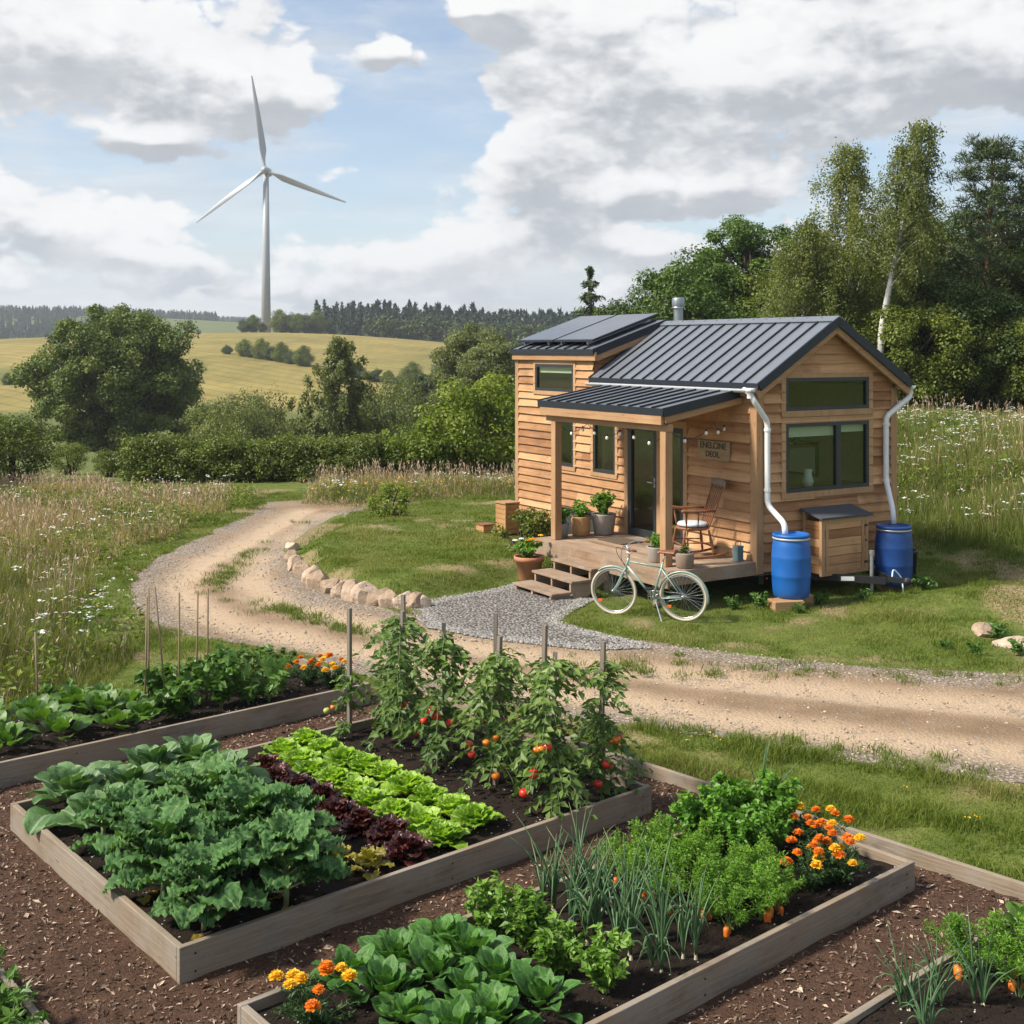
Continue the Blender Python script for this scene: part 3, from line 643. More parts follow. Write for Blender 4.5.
# glazed door with a side light
def door():
    def bx(m, a, b, c, d, o0=-.02, o1=.05): m.box((-o1, a, c), (-o0, b, d))
    m = MB(); z0, z1 = .56, 2.42
    for (a, b) in ((2.30, 3.08),):
        bx(m, a, a+.09, z0, z1); bx(m, b-.09, b, z0, z1); bx(m, a+.09, b-.09, z1-.09, z1); bx(m, a+.09, b-.09, z0, z0+.13)
    d = m.build('door', M['frame'], house, bevel=.003); d['label'] = 'dark framed glazed entrance door'
    p = MB(); bx(p, 2.385, 2.995, z0+.125, z1-.085, .004, .014); p.build('pane', M['pane'], d)
    h = MB(); h.tube([(-.055, 2.35, 1.5), (-.10, 2.35, 1.5), (-.10, 2.48, 1.5)], .012, 8); h.box((-.06, 2.335, 1.42), (-.05, 2.365, 1.58)); h.build('handle', M['steel'], d)
    m = MB(); a, b = 1.63, 2.20
    bx(m, a, a+.07, z0, z1); bx(m, b-.07, b, z0, z1); bx(m, a+.07, b-.07, z1-.08, z1); bx(m, a+.07, b-.07, z0, z0+.10)
    s = m.build('side_light', M['frame'], house, bevel=.003)
    p = MB(); bx(p, a+.066, b-.066, z0+.096, z1-.076, .004, .014); p.build('pane', M['pane'], s)
    t = MB(); bx(t, 3.085, 3.18, ZB, 2.53, 0, .055); bx(t, 1.535, 1.625, ZB, 2.53, 0, .055); bx(t, 1.625, 3.085, 2.425, 2.53, 0, .055); bx(t, 2.205, 2.295, z0, 2.42, -.01, .06); bx(t, 1.63, 3.08, ZB, .555, 0, .06)
    t.build('door_trim', M['trim_z'], house)
door()
# roofs: sheet, standing seams, edge flashing
def slab(P, t):
    """prism below a roof quad given by 4 top corners"""
    P = np.array(P, float); return np.concatenate([P-np.array((0, 0, t)), P])
def metal_roof(name, y0, y1, xa, za, xb, zb, step=.30, t=.055, parent=house):
    m = MB(); m.hexa(slab([(xa, y0, za), (xa, y1, za), (xb, y1, zb), (xb, y0, zb)], t))
    o = m.build(name, M['roof'], parent)
    e = MB(); n = int(round((y1-y0)/step)); d = np.array((xb-xa, 0, zb-za)); d /= np.linalg.norm(d); up = np.array((-d[2], 0, d[0])); up = up*np.sign(up[2])
    for k in range(1, n):
        y = y0+(y1-y0)*k/n
        e.beam(np.array((xa, y, za))+up*.013, np.array((xb, y, zb))+up*.013-d*.01, .022, .028, up)
    e.build('roof_seam', M['roof_edge'], o)
    f = MB()
    for y in (y0, y1): f.beam(np.array((xa, y, za))-up*.045-d*.01, np.array((xb, y, zb))-up*.045, .03, .13, up)
    f.beam((xa, y0, za-.04), (xa, y1, za-.04), .03, .10)
    f.build('edge_flashing', M['roof_edge'], o)
    return o
main = metal_roof('roof', -.22, 4.04, -.17, rz(-.17), HW/2, RZ, .305)
metal_roof('roof', -.22, HL+.2, HW+.17, rz(-.17), HW/2, RZ, .305)
MB().hexa([(HW/2-.13, -.24, RZ-.055), (HW/2, -.24, RZ+.012), (HW/2, HL+.1, RZ+.012), (HW/2-.13, HL+.1, RZ-.055), (HW/2-.13, -.24, RZ-.045), (HW/2, -.24, RZ+.03), (HW/2, HL+.1, RZ+.03), (HW/2-.13, HL+.1, RZ-.045)]).hexa(
    [(HW/2, -.24, RZ+.012), (HW/2+.13, -.24, RZ-.055), (HW/2+.13, HL+.1, RZ-.055), (HW/2, HL+.1, RZ+.012), (HW/2, -.24, RZ+.03), (HW/2+.13, -.24, RZ-.045), (HW/2+.13, HL+.1, RZ-.045), (HW/2, HL+.1, RZ+.03)]).build('ridge_cap', M['roof'], house)
loft = metal_roof('loft_roof', 3.98, HL+.07, -.12, lz(-.12), HW/2+.05, lz(HW/2+.05), .30)
MB().beam((-.085, 3.96, lz(-.085)-.13), (-.085, HL+.05, lz(-.085)-.13), .045, .15).build('fascia', M['trim_y'], house, bevel=.004)
MB().beam((-.06, 4.0, lz(-.06)-.145), (HW/2, 4.0, lz(HW/2)-.145), .045, .15).build('bargeboard', M['trim_x'], house, bevel=.004)
for s in (-1, 1):
    MB().beam((HW/2+s*1.62, -.17, rz(HW/2+1.62)-.145), (HW/2+s*.003, -.17, RZ-.145), .05, .16).build('bargeboard', M['trim_x'], house, bevel=.004)
MB().box((-.13, -.14, 2.99), (-.085, 3.96, 3.10)).build('fascia', M['trim_y'], house)
mb = MB()                                                      # boarded soffit under the gable overhang
for s in (-1, 1): mb.hexa(slab([(HW/2+s*1.6, -.19, rz(HW/2+1.6)-.06), (HW/2+s*1.6, .0, rz(HW/2+1.6)-.06), (HW/2, .0, RZ-.06), (HW/2, -.19, RZ-.06)], .02))
mb.build('soffit', M['trim_y'], house)
# porch roof, beam, posts
PR0, PR1, PD = .22, 3.52, 1.56
pr = metal_roof('porch_roof', PR0, PR1, -PD, 2.83, -.06, 3.09, .275, .05)
m = MB(); m.beam((-PD+.02, PR0+.05, 2.69), (-PD+.02, PR1-.05, 2.69), .05, .17); m.build('porch_fascia', M['trim_y'], house, bevel=.004)
for y in (PR0+.045, PR1-.045): MB().beam((-PD+.05, y, 2.70), (-.07, y, 2.955), .045, .15).build('porch_rafter', M['trim_x'], house, bevel=.004)
m = MB()
for k in range(11): m.hexa(slab([(-PD+.06, PR0+.09+k*.285, 2.775), (-PD+.06, PR0+.09+(k+.97)*.285, 2.775), (-.07, PR0+.09+(k+.97)*.285, 3.03), (-.07, PR0+.09+k*.285, 3.03)], .02))
m.build('porch_ceiling', M['cedar_x'], house)
MB().beam((-1.40, .26, 2.56), (-1.40, 3.46, 2.56), .10, .11).build('porch_beam', M['trim_y'], house, bevel=.005)
for y in (.36, 3.22): MB().box((-1.465, y-.065, .572), (-1.335, y+.065, 2.505)).build('porch_post', M['trim_z'], house, bevel=.006)
# deck
m = MB(); z = .57; n = 12; x0, x1 = -1.62, -.06
for k in range(n):
    a = x0+(x1-x0)*k/n; m.box((a, .02, z-.03), (a+(x1-x0)/n-.006, 3.52, z))
dk = m.build('porch_deck', M['deck_y'], house)
m = MB(); m.box((-1.66, .0, z-.24), (-1.621, 3.54, z-.003)); m.build('deck_fascia', M['deck_y'], dk, bevel=.004)
m = MB(); m.box((-1.62, -.02, z-.20), (-.02, .018, z-.003)); m.build('deck_fascia', M['deck_x'], dk, bevel=.004)
MB().box((-1.62, 3.522, z-.2), (-.02, 3.56, z-.003)).build('deck_fascia', M['deck_x'], dk)
m = MB()
for y in (.5, 1.7, 2.9): m.box((-1.5, y-.05, -.05), (-1.4, y+.05, z-.24)); m.box((-1.5, y-.03, z-.2), (-.1, y+.03, z-.032))
m.build('deck_leg', M['deck_z'], dk)
# trailer under the floor
m = MB(); m.box((.06, .02, .22), (.16, HL, .38)); m.box((HW-.16, .02, .22), (HW-.06, HL, .38))
for y in np.arange(.3, HL, .7): m.box((.16, y, .26), (HW-.16, y+.06, .36))
ch = m.build('chassis', M['black'], house)
for y in (4.05, 4.88):
    MB().box((.005, y-.40, .42), (.011, y+.40, .80)).build('wheel_housing', M['black'], house)
    wo = link('trailer_wheel', MB().lathe([(.0, -.10), (.30, -.10), (.33, -.07), (.33, .07), (.30, .10), (.20, .10)], 28, axis=0).mesh('trailer_wheel', True), M['rubber'], house, (-.01, y+.0, .36))
    MB().lathe([(.20, .085), (.19, .05), (.10, .03), (.07, .06), (.0, .065)], 24, axis=0).build('rim', M['steel'], wo, True, rot=(0, 0, R(180)))
m = MB()
for y in (4.05, 4.88): m.box((-.035, y-.405, .775), (-.004, y+.395, .80))
m.build('wheel_arch', M['black'], house)
# flue, solar panels
m = MB().lathe([(.085, 3.5), (.085, 4.50)], 18); m.lathe([(.12, 4.47), (.12, 4.49), (.085, 4.50)], 18); fl = m.build('flue', M['flue'], house, True, loc=(1.62, 3.80, -.05))
m = MB().lathe([(.11, 4.50), (.115, 4.54), (.115, 4.63), (.10, 4.66), (.0, 4.665)], 18); m.build('cowl', M['flue'], fl, True)
for y0 in (4.22, 5.50):
    a = (.02, lz(.02)+.13); b = (1.52, lz(1.52)+.12); y1 = y0+1.24
    o = MB().hexa(slab([(a[0], y0, a[1]), (a[0], y1, a[1]), (b[0], y1, b[1]), (b[0], y0, b[1])], .035)).build('solar_panel', M['roof_edge'], house)
    MB().hexa(slab([(a[0]+.03, y0+.025, a[1]+.012), (a[0]+.03, y1-.025, a[1]+.012), (b[0]-.03, y1-.025, b[1]+.004), (b[0]-.03, y0+.025, b[1]+.004)], .01)).build('cells', M['pv'], o)
    m = MB()
    for y in (y0+.2, y1-.2): m.beam((.05, y, lz(.05)+.06), (1.45, y, lz(1.45)+.05), .04, .05)
    m.build('panel_rail', M['steel'], o)
# gutters and downpipes
def gutter(x, y0, y1, z, mat_):
    th = np.linspace(math.pi, 2*math.pi, 8); m = MB(); pts = [(x+.06*math.cos(t), z+.06*math.sin(t)) for t in th]+[(x+.05*math.cos(t), z+.05*math.sin(t)) for t in th[::-1]]
    n = len(pts); V = [(a, y0, b) for a, b in pts]+[(a, y1, b) for a, b in pts]; m.add(V, [(i, (i+1) % n, n+(i+1) % n, n+i) for i in range(n)])
    return m.build('gutter', mat_, house, True)
gutter(-.235, -.20, 4.0, 3.10, M['grey_pvc']); gutter(HW+.235, -.20, HL, 3.10, M['white_pvc'])
def bend(pts, rad=.09, n=5):
    P = [np.array(p, float) for p in pts]; out = [P[0]]
    for a, b, c in zip(P[:-2], P[1:-1], P[2:]):
        u = (a-b)/np.linalg.norm(a-b); v = (c-b)/np.linalg.norm(c-b); r_ = min(rad, .45*np.linalg.norm(a-b), .45*np.linalg.norm(c-b))
        for t in np.linspace(0, 1, n): out.append((b+u*r_)*(1-t)**2+2*b*t*(1-t)+(b+v*r_)*t*t)
    return np.array(out+[P[-1]])
for pts in ([(-.235, .02, 3.09), (-.235, -.10, 3.06), (-.20, -.16, 2.93), (.115, -.10, 2.62), (.115, -.10, 1.40), (.11, -.46, 1.17), (.11, -.47, 1.0)],
            [(HW+.235, -.12, 3.10), (HW+.235, -.14, 2.93), (2.62, -.10, 2.62), (2.62, -.10, 1.62), (2.36, -.46, 1.22), (2.36, -.48, 1.0)]):
    d = MB().tube(bend(pts), .042, 14).build('downpipe', M['white_pvc'], house, True)
    x = pts[3][0] if len(pts) == 7 else pts[2][0]
    for z in (2.5, 1.62): MB().lathe([(.043, -.02), (.053, -.02), (.053, .02), (.043, .02)], 14).box((-.02, .03, -.012), (.02, .08, .012)).build('pipe_clip', M['white_pvc'], d, loc=(x, -.10, z))
m = MB().lathe([(.05, -.09), (.05, .0), (.075, .01), (.075, .06), (.06, .06)], 14); m.build('gutter_outlet', M['white_pvc'], house, True, loc=(-.235, -.12, 3.06))
m = MB().lathe([(.05, -.09), (.05, .0), (.07, .01), (.07, .05), (.06, .05)], 14); m.build('gutter_outlet', M['white_pvc'], house, True, loc=(HW+.235, -.13, 3.05))
# drawbar
m = MB()
for s in (-1, 1): m.beam((HW/2+s*.75, .1, .30), (HW/2+.15+s*.06, -1.05, .30), .06, .10)
db = m.build('drawbar', M['black'], house)
MB().beam((1.66, -1.02, .31), (1.66, -1.32, .33), .07, .07).ball((1.66, -1.34, .33), .06).build('coupling', M['black'], db)
m = MB().tube([(1.50, -.82, .12), (1.50, -.82, .66)], .026, 10).tube([(1.50, -.82, .66), (1.50, -.82, .72)], .034, 10).tube([(1.50, -.82, .69), (1.57, -.80, .70), (1.57, -.80, .63)], .009, 6); m.build('jockey_jack', M['steel'], db)
MB().hexa([(1.10, -.60, .275), (1.26, -.705, .275), (1.255, -.713, .275), (1.095, -.608, .275), (1.10, -.60, .335), (1.26, -.705, .335), (1.255, -.713, .335), (1.095, -.608, .335)]).build('reflector_plate', M['white'], db)
MB().tube(bend([(1.62, -1.1, .36), (1.75, -1.0, .46), (1.9, -1.05, .3), (1.85, -1.1, .08), (1.72, -1.12, .06), (1.62, -1.2, .10)], .12), .011, 6).build('brake_cable', M['white_pvc'], db, True)
MB().ball((.18, -.01, .30), .02).build('tail_lamp', M['red_light'], house)

def HT(name, label, cat, x, y, z=0, rot=0, group=None):
    P = H2W(x, y); return thing(name, label, cat, (P[0], P[1], z), HROT+rot, group)
def hz(x, y): return Wp(*H2W(x, y))[2]
# steps
s = HT('porch_steps', 'three open wooden steps leading up to the porch deck', 'steps', -1.65, 1.95)
for k, (xo, z) in enumerate(((-.33, .42), (-.68, .27), (-1.03, .12))): MB().box((xo, -.55, z-.035), (xo+.36, .55, z)).build('tread', M['deck_y'], s, bevel=.005)
for y in (-.50, .0, .46):
    m = MB()
    for xo, z in ((-.33, .42), (-.68, .27), (-1.03, .12)): m.box((xo+.02, y, z-.19), (xo+.35, y+.04, z-.037))
    if y > .3 or y < -.3: m.hexa([(-1.0, y+.001, -.05), (-.55, y+.001, -.05), (-.55, y+.039, -.05), (-1.0, y+.039, -.05), (-.02, y+.001, .22), (-.02, y+.001, .40), (-.02, y+.039, .40), (-.02, y+.039, .22)]) if False else m.hexa([(-.72, y+.002, -.02), (-.40, y+.002, -.02), (-.40, y+.038, -.02), (-.72, y+.038, -.02), (-.30, y+.002, .24), (-.01, y+.002, .24), (-.01, y+.038, .24), (-.30, y+.038, .24)])
    m.build('stringer', M['deck_x'], s)
# sign with lettering
sg = HT('wooden_sign', 'small dark lettered wooden name board on the porch wall above the rocking chair', 'sign', 0, 0)
b = MB().box((-.075, .52, 1.985), (-.045, 1.25, 2.285)).build('board', wood('sign board', (.26, .18, .10), (.44, .32, .19), axis=1), sg, bevel=.012)
for txt, z, sz in (('ENELCINE', 2.165, .135), ('DEOL.', 2.035, .125)):
    cu = bpy.data.curves.new('lettering', 'FONT'); cu.body = txt; cu.size = sz; cu.align_x = 'CENTER'; cu.extrude = .003; cu.offset = .001
    to = bpy.data.objects.new('lettering', cu); dg = bpy.context.evaluated_depsgraph_get(); COL.objects.link(to); bpy.context.view_layer.update()
    me = bpy.data.meshes.new_from_object(to.evaluated_get(bpy.context.evaluated_depsgraph_get())); bpy.data.objects.remove(to)
    link('lettering', me, M['black'], sg, (-.0775, .885, z), (R(90), 0, R(-90)))
# string lights
pts = [(-1.33, 3.35, 2.50)]
sl = HT('string_lights', 'string of small round bulbs hung under the porch beam', 'string lights', 0, 0)
anch = [(-1.32, 3.4, 2.52), (-1.32, 2.45, 2.50), (-1.32, 1.45, 2.50), (-1.30, .36, 2.48), (-.55, .30, 2.62), (-.06, .60, 2.62)]
cab = []; bl = []
for a, b in zip(anch[:-1], anch[1:]):
    a = np.array(a); b = np.array(b); n = 3 if np.linalg.norm(b-a) > .85 else 2
    for t in np.linspace(0, 1, 9)[:-1]: cab.append(a+(b-a)*t-np.array((0, 0, .16*4*t*(1-t))))
    for t in (np.arange(n)+.6)/n: bl.append(a+(b-a)*t-np.array((0, 0, .16*4*t*(1-t))))
MB().tube(cab, .005, 5).build('cable', M['black'], sl)
for p in bl:
    o = MB().lathe([(.0, -.062), (.018, -.056), (.026, -.038), (.021, -.016), (.011, .0)], 10).build('bulb', M['bulb'], sl, True, loc=tuple(p))
    MB().lathe([(.013, -.008), (.016, .0), (.016, .025), (0, .027)], 8).build('socket', M['black'], o)
# cupboard on the drawbar
cx = HT('gas_locker', 'wooden locker with black felt lid standing on the drawbar', 'locker', .85, -.06)
w_, d_, h0, h1, hb = .98, .40, .36, 1.17, 1.27
m = MB()
for k in range(6):
    z0 = h0+k*.13; m.box((.05, -d_+.012, z0), (w_-.05, -d_+.03, z0+.122))
m.build('door', M['cedar_x'], cx)
m = MB()
for k in range(6):
    z0 = h0+k*.13; z1 = z0+.122
    for x in (.012, w_-.03): m.box((x, -d_+.05, z0), (x+.018, -.02, z1))
m.box((.02, -.03, h0), (w_-.02, -.012, h1)); m.box((.03, -d_+.04, h0-.01), (w_-.03, -.03, h0+.02)); m.build('side_boards', M['cedar_y'], cx)
m = MB()
for x in (0, w_-.06):
    m.box((x, -d_, h0-.03), (x+.06, -d_+.05, h1)); m.box((x, -.06, h0-.03), (x+.06, -.01, hb-.02))
for z in (h0-.03, h1-.07): m.box((.06, -d_+.004, z), (w_-.06, -d_+.034, z+.06))
m.box((.09, -d_+.0, h0+.04), (.14, -d_+.011, h1-.08)); m.box((w_-.14, -d_+.0, h0+.04), (w_-.09, -d_+.011, h1-.08))
m.build('frame', M['trim_z'], cx)
MB().hexa([(-.05, -d_-.05, h1+.0), (w_+.05, -d_-.05, h1), (w_+.05, .0, hb), (-.05, .0, hb), (-.05, -d_-.05, h1+.03), (w_+.05, -d_-.05, h1+.03), (w_+.05, .0, hb+.03), (-.05, .0, hb+.03)]).build('lid', M['felt'], cx, bevel=.005)
MB().ball((w_-.06, -d_-.01, .80), .014).box((w_-.09, -d_-.006, h1-.16), (w_-.02, -d_-.001, h1-.13)).box((w_-.09, -d_-.006, h0+.1), (w_-.02, -d_-.001, h0+.13)).build('hinge', M['black'], cx)
# barrels on timber blocks
def barrel(x, y, label, mt):
    z = hz(x, y); bz = .15 if x < 1 else .10
    t = HT('rain_barrel', label, 'rain barrel', x, y, max(z, 0)+bz, group='rain barrels under the downpipes')
    pr = [(.0, 0), (.235, 0), (.25, .012), (.262, .10), (.270, .20), (.274, .29), (.278, .30), (.276, .315), (.277, .42), (.276, .55), (.279, .57), (.275, .585), (.268, .70), (.256, .78), (.245, .81), (.245, .83)]
    MB().lathe(pr, 36).build('body', mt, t, True)
    MB().lathe([(.246, .815), (.262, .817), (.266, .83), (.262, .845), (.246, .847)], 36).build('clamp_ring', M['steel'] if x > 1 else M['grey_pvc'], t, True)
    MB().lathe([(.245, .848), (.262, .85), (.264, .885), (.25, .895), (.235, .893), (.228, .872), (.0, .872)], 36).build('lid', mt, t, True)
    return t
barrel(.10, -.60, 'bright blue rain barrel under the downpipe left of the wooden locker', M['blue'])
barrel(2.19, -.63, 'deep blue rain barrel under the downpipe right of the wooden locker', M['navy'])
for x, y, l_ in ((-.12, -.72, 'timber block under the front of the left rain barrel'), (.28, -.50, 'timber block under the right side of the left rain barrel'), (2.25, -.6, 'low timber block under the right rain barrel')):
    t = tag(MB().box((-.14, -.22, -.06), (.14, .22, (.145 if x < 1 else .095))).build('timber_block', M['trim_y'], None, bevel=.008), l_, 'timber block', 'timber blocks under the barrels')
    P = H2W(x, y); t.location = (*P, max(hz(x, y), 0)); t.rotation_euler = (0, 0, HROT+R(70 if x < 1 else 80))
t = HT('bucket', 'black bucket on the grass behind the right rain barrel', 'bucket', 2.72, -.40, hz(2.72, -.4))
MB().lathe([(0, 0), (.14, 0), (.175, .52), (.19, .53), (.19, .56), (.17, .56), (.15, .1)], 20).build('body', M['black'], t, True)
# inside, seen through the gable window
t = HT('kitchen_counter', 'low counter behind the gable window glass', 'counter', .3, .25, .555)
MB().box((0, 0, 0), (2.3, .5, .95)).build('cabinet', M['interior'], t); MB().box((-.02, -.02, .952), (2.32, .52, .99)).build('worktop', M['dark_wood'], t)
t = HT('wall_cupboard', 'pale cupboard inside the house behind the left light of the gable window', 'cupboard', .78, 1.0, .555); MB().box((0, 0, 0), (.75, .4, 1.42)).build('cabinet', M['linen'], t); MB().box((.36, -.012, .05), (.38, -.002, 1.38)).build('door_gap', M['black'], t)
t = HT('white_jug', 'white jug on the counter behind the gable window', 'jug', 1.45, .42, 1.545); MB().lathe([(0, 0), (.07, .0), (.09, .08), (.06, .2), (.07, .27), (.06, .27)], 16).build('body', M['white'], t, True); MB().tube([(.06, 0, .22), (.13, 0, .2), (.12, 0, .1), (.08, 0, .07)], .01, 6).build('handle', M['black'], t)
t = HT('white_bowl', 'white bowl on the counter in the left corner of the gable window', 'bowl', .75, .40, 1.545); MB().lathe([(0, 0), (.05, 0), (.11, .09), (.10, .09), (.04, .02)], 16).build('body', M['white'], t, True)
t = HT('wall_shelf', 'dark shelf with small items above the pale cupboard inside the house', 'shelf', .75, 1.05, 2.08); MB().box((0, 0, 0), (1.5, .28, .035)).build('board', M['dark_wood'], t)
for k, (x, h, m_) in enumerate(((.15, .12, 'white'), (.38, .09, 'terracotta'), (.62, .15, 'zinc'), (.95, .1, 'white'), (1.2, .13, 'tin'))): MB().lathe([(0, 0), (.045, 0), (.05, h*.6), (.04, h), (0, h)], 12, (x, .13, .037)).build('jar', M[m_], t, True)
t = HT('picture_frame', 'pale picture on the back wall behind the right light of the gable window', 'picture', 2.85, 1.6, 1.5); MB().box((0, 0, 0), (.03, .8, .6)).build('frame', M['frame'], t); MB().box((-.006, .05, .05), (-.001, .75, .55)).build('print', M['linen'], t)
# ------------------------------------------------------------------ raised beds
def BT(name, label, cat, p, q, z=0, rot=0, group=None):
    P = B2W(p, q); return thing(name, label, cat, (P[0], P[1], z), GROT+rot, group)
def m_soil(g):
    o = obj(g); n = g.noise(o, 14, 6, .7); f = g.noise(o, 70, 4, .7)
    return bsdf(g, g.ramp(g.m('ADD', g.m('MULTIPLY', n, .5), g.m('MULTIPLY', f, .5)), [(.32, (.013, .009, .007)), (.55, (.034, .023, .017)), (.78, (.075, .052, .038))]), .95, 0, f, 1., .03, .15)
M['soil'] = mat('dark compost', m_soil)
M['perlite'] = plain('pale grit', (.52, .49, .44), .9, 0, .2)
SOILZ = .135
def soil_h(x, y): return SOILZ+.045*(fbm(x*5, y*5, 51, 4)-.45)+.012*(fbm(x*22, y*22, 52, 2)-.4)
def bed(label, p0, p1, q0, q1, hgt=.215, boards='nfse', th=.042):
    t = BT('raised_bed', label, 'raised bed', p0, q0, group='timber edged raised beds'); lx, ly = p1-p0, q1-q0
    m = lambda a, b, ax: MB().box(a, b).build('plank', M['grey_'+ax], t, bevel=.005)
    if 'n' in boards: m((0, 0, -.03), (lx, th, hgt), 'x')
    if 'f' in boards: m((0, ly-th, -.03), (lx, ly, hgt-.003), 'x')
    if 's' in boards: m((0, th+.001, -.03), (th, ly-th-.001, hgt-.004), 'y')
    if 'e' in boards: m((lx-th, th+.001, -.03), (lx, ly-th-.001, hgt-.004), 'y')
    for x in (.10, lx/2, lx-.10):
        for z in (.05, hgt-.06): MB().lathe([(.0, -.004), (.007, -.003), (.007, .0)], 8, axis=1).build('screw', M['black'], t, loc=(x, .001, z)) if 'n' in boards else None
    xs = np.linspace(th-.01, lx-th+.01, int(lx/.05)); ys = np.linspace(th-.01, ly-th+.01, int(ly/.05)); X, Y = np.meshgrid(xs, ys); nx = len(xs)
    Z = soil_h(X+p0*3, Y+q0*3); i = (np.arange(nx-1)[None]+np.arange(len(ys)-1)[:, None]*nx).ravel()
    so_ = link('soil', mesh_np('soil', np.c_[X.ravel(), Y.ravel(), Z.ravel()], [np.stack([i, i+1, i+nx+1, i+nx], 1)], None, True), M['soil'], t)
    n = int(lx*ly*55); P = np.c_[U(.06, lx-.06, n), U(.06, ly-.06, n)]; mb = MB()
    for x, y in P: mb.ball((x, y, soil_h(x+p0*3, y+q0*3)+.001), U(.003, .0075), 5, 4, sq=(1.3, .9, .7))
    gm = mb.build('grit', M['perlite'], t); gm['kind'] = 'stuff'
    n = int(lx*ly*160); P = np.c_[U(.06, lx-.06, n), U(.06, ly-.06, n)]; mb = MB()
    for x, y in P: mb.ball((x, y, soil_h(x+p0*3, y+q0*3)), U(.006, .02), 6, 4, sq=(1.2, .9, .7))
    gm = mb.build('clod', M['soil'], t); gm['kind'] = 'stuff'
    return t
bed('large grey raised bed of kale, lettuce and tomatoes in the middle of the garden', 0, 4.0, 0, 2.95)
bed('grey raised bed of spinach, onions, carrots and marigolds in the front', -.01, 4.35, -2.11, -.72, .20)
bed('raised bed of onion and leafy plants in the lower right corner', 1.5, 4.25, -4.6, -2.87, .17)
bed('raised bed of leafy greens in the lower left corner', -2.6, -.82, -1.3, .85, .17)
bed('raised bed of beans, herbs and greens along the meadow at the back left', -2.2, 3.95, 3.92, 5.35, .215, 'nse')
for k, (a, b) in enumerate(zip(OUTER[:-1], OUTER[1:])):
    a = np.array(a); b = np.array(b); L = np.linalg.norm(b-a)
    o = MB().box((0, -.022, -.05), (L-.012, .022, .115)).build('edging_board', M['grey_x'], None, loc=(*a, 0), rot=math.atan2(*(b-a)[::-1]), bevel=.005)
    tag(o, ['grey edging board between tomatoes and roadside grass, farthest of the row', 'long middle grey edging board between the mulch and the roadside grass', 'grey edging board between mulch and grass at the right picture edge'][k], 'edging board', 'edging boards round the mulch')

# ------------------------------------------------------------------ leaf surfaces
def leaf(L, W, prof, nx=4, ny=8, fold=.25, curl=.8, ruf=0., rf=5., teeth=0., stalk=.12, droop=0., seed=0, rnds=1., crk=0.):
    """one leaf growing along +x, upper side +z: verts, quads, tone (0 rib .. 1 edge), rib mask"""
    rr = np.random.default_rng(seed); t = np.linspace(0, 1, ny); s = np.linspace(-1, 1, 2*nx+1); T, S = np.meshgrid(t, s, indexing='ij')
    w = prof(T)*W/2; ph = rr.uniform(0, 6.28, 6)
    if teeth: w = w*(1+teeth*np.abs(S)*np.sin(T*rf*2.3*6.28+ph[3]+S))
    ang = droop-curl*(t**1.3); dx = np.cos(ang); dz = np.sin(ang); x = np.cumsum(dx)/ny*L; z = np.cumsum(dz)/ny*L
    y = S*w; A = np.abs(S)
    Z = fold*A*w+ruf*W*A**1.6*(np.sin(T*rf*6.28+ph[0]+S*1.5)*.6+np.sin(T*rf*1.9*6.28+ph[1]+S*9)*.35)+rnds*.03*W*np.sin(T*9+ph[2]+S*4)
    st = stalk*L; X = x[:, None]+st-ang[:, None]*0; nz = z[:, None]
    if crk: Z = Z+crk*W*(vnoise(T*16+seed, S*6.5+seed*3, seed % 97)-.5)*smooth(0, .15, A)
    V = np.stack([X-np.sin(ang)[:, None]*Z, y, nz+np.cos(ang)[:, None]*Z], -1).reshape(-1, 3)
    n = 2*nx+1; i = (np.arange(n-1)[None]+np.arange(ny-1)[:, None]*n).ravel(); Q = np.stack([i, i+n, i+n+1, i+1], 1)
    rib = (np.maximum((A < .01)*1., .75*(np.abs(np.sin(T*13-A*3)) > .985)*(A > .1))).ravel()
    tone = (.25+.45*A**2+.15*np.sin(T*20+S*7+ph[4])).ravel()
    return V, Q, tone, rib
def put(mb, lf, at, az, pitch, roll=0., tone=0., sc=1., stalk_r=0.):
    V, Q, tn, rib = lf; m_ = np.array(Matrix.Rotation(az, 3, 'Z') @ Matrix.Rotation(-pitch, 3, 'Y') @ Matrix.Rotation(roll, 3, 'X'))
    mb.add(V*sc@m_.T+np.array(at), Q, tone=np.clip(tn+tone, 0, 1), h=rib)
ovate = lambda t: np.sin(np.pi*np.clip(t, 0.02, .985)**.75)**.8
spoon = lambda t: np.sin(np.pi*np.clip(t, .03, .98)**1.15)**.75
broad = lambda t: np.clip(np.sin(np.pi*np.clip(t*.96+.03, 0, 1)**.9), .02, 1)**.55
lob = lambda t: (np.sin(np.pi*np.clip(t, .02, .98)**.85)**.6)*(.90+.12*np.sin(t*26))
def rosette(seed, n, L, W, prof, p0, p1, hub=.03, base=0., lift=0., **k):
    """leaves spiralling from the outside (pitch p0) to the heart (pitch p1)"""
    mb = MB(); rr = np.random.default_rng(seed)
    for i in range(n):
        f = i/(n-1); az = i*2.39996+rr.uniform(-.3, .3); pt = p0+(p1-p0)*f**.8+rr.uniform(-.13, .13); sc = (1-.45*f)*rr.uniform(.82, 1.12)
        lf = leaf(L, W, prof, seed=seed*50+i, **{**k, 'curl': k.get('curl', .8)*rr.uniform(.6, 1.3)*(1-.5*f)})
        put(mb, lf, (hub*(1-f)*math.cos(az), hub*(1-f)*math.sin(az), base+lift*f), az, pt, rr.uniform(-.35, .35), rr.uniform(-.18, .18)+.12*f, sc)
    return mb
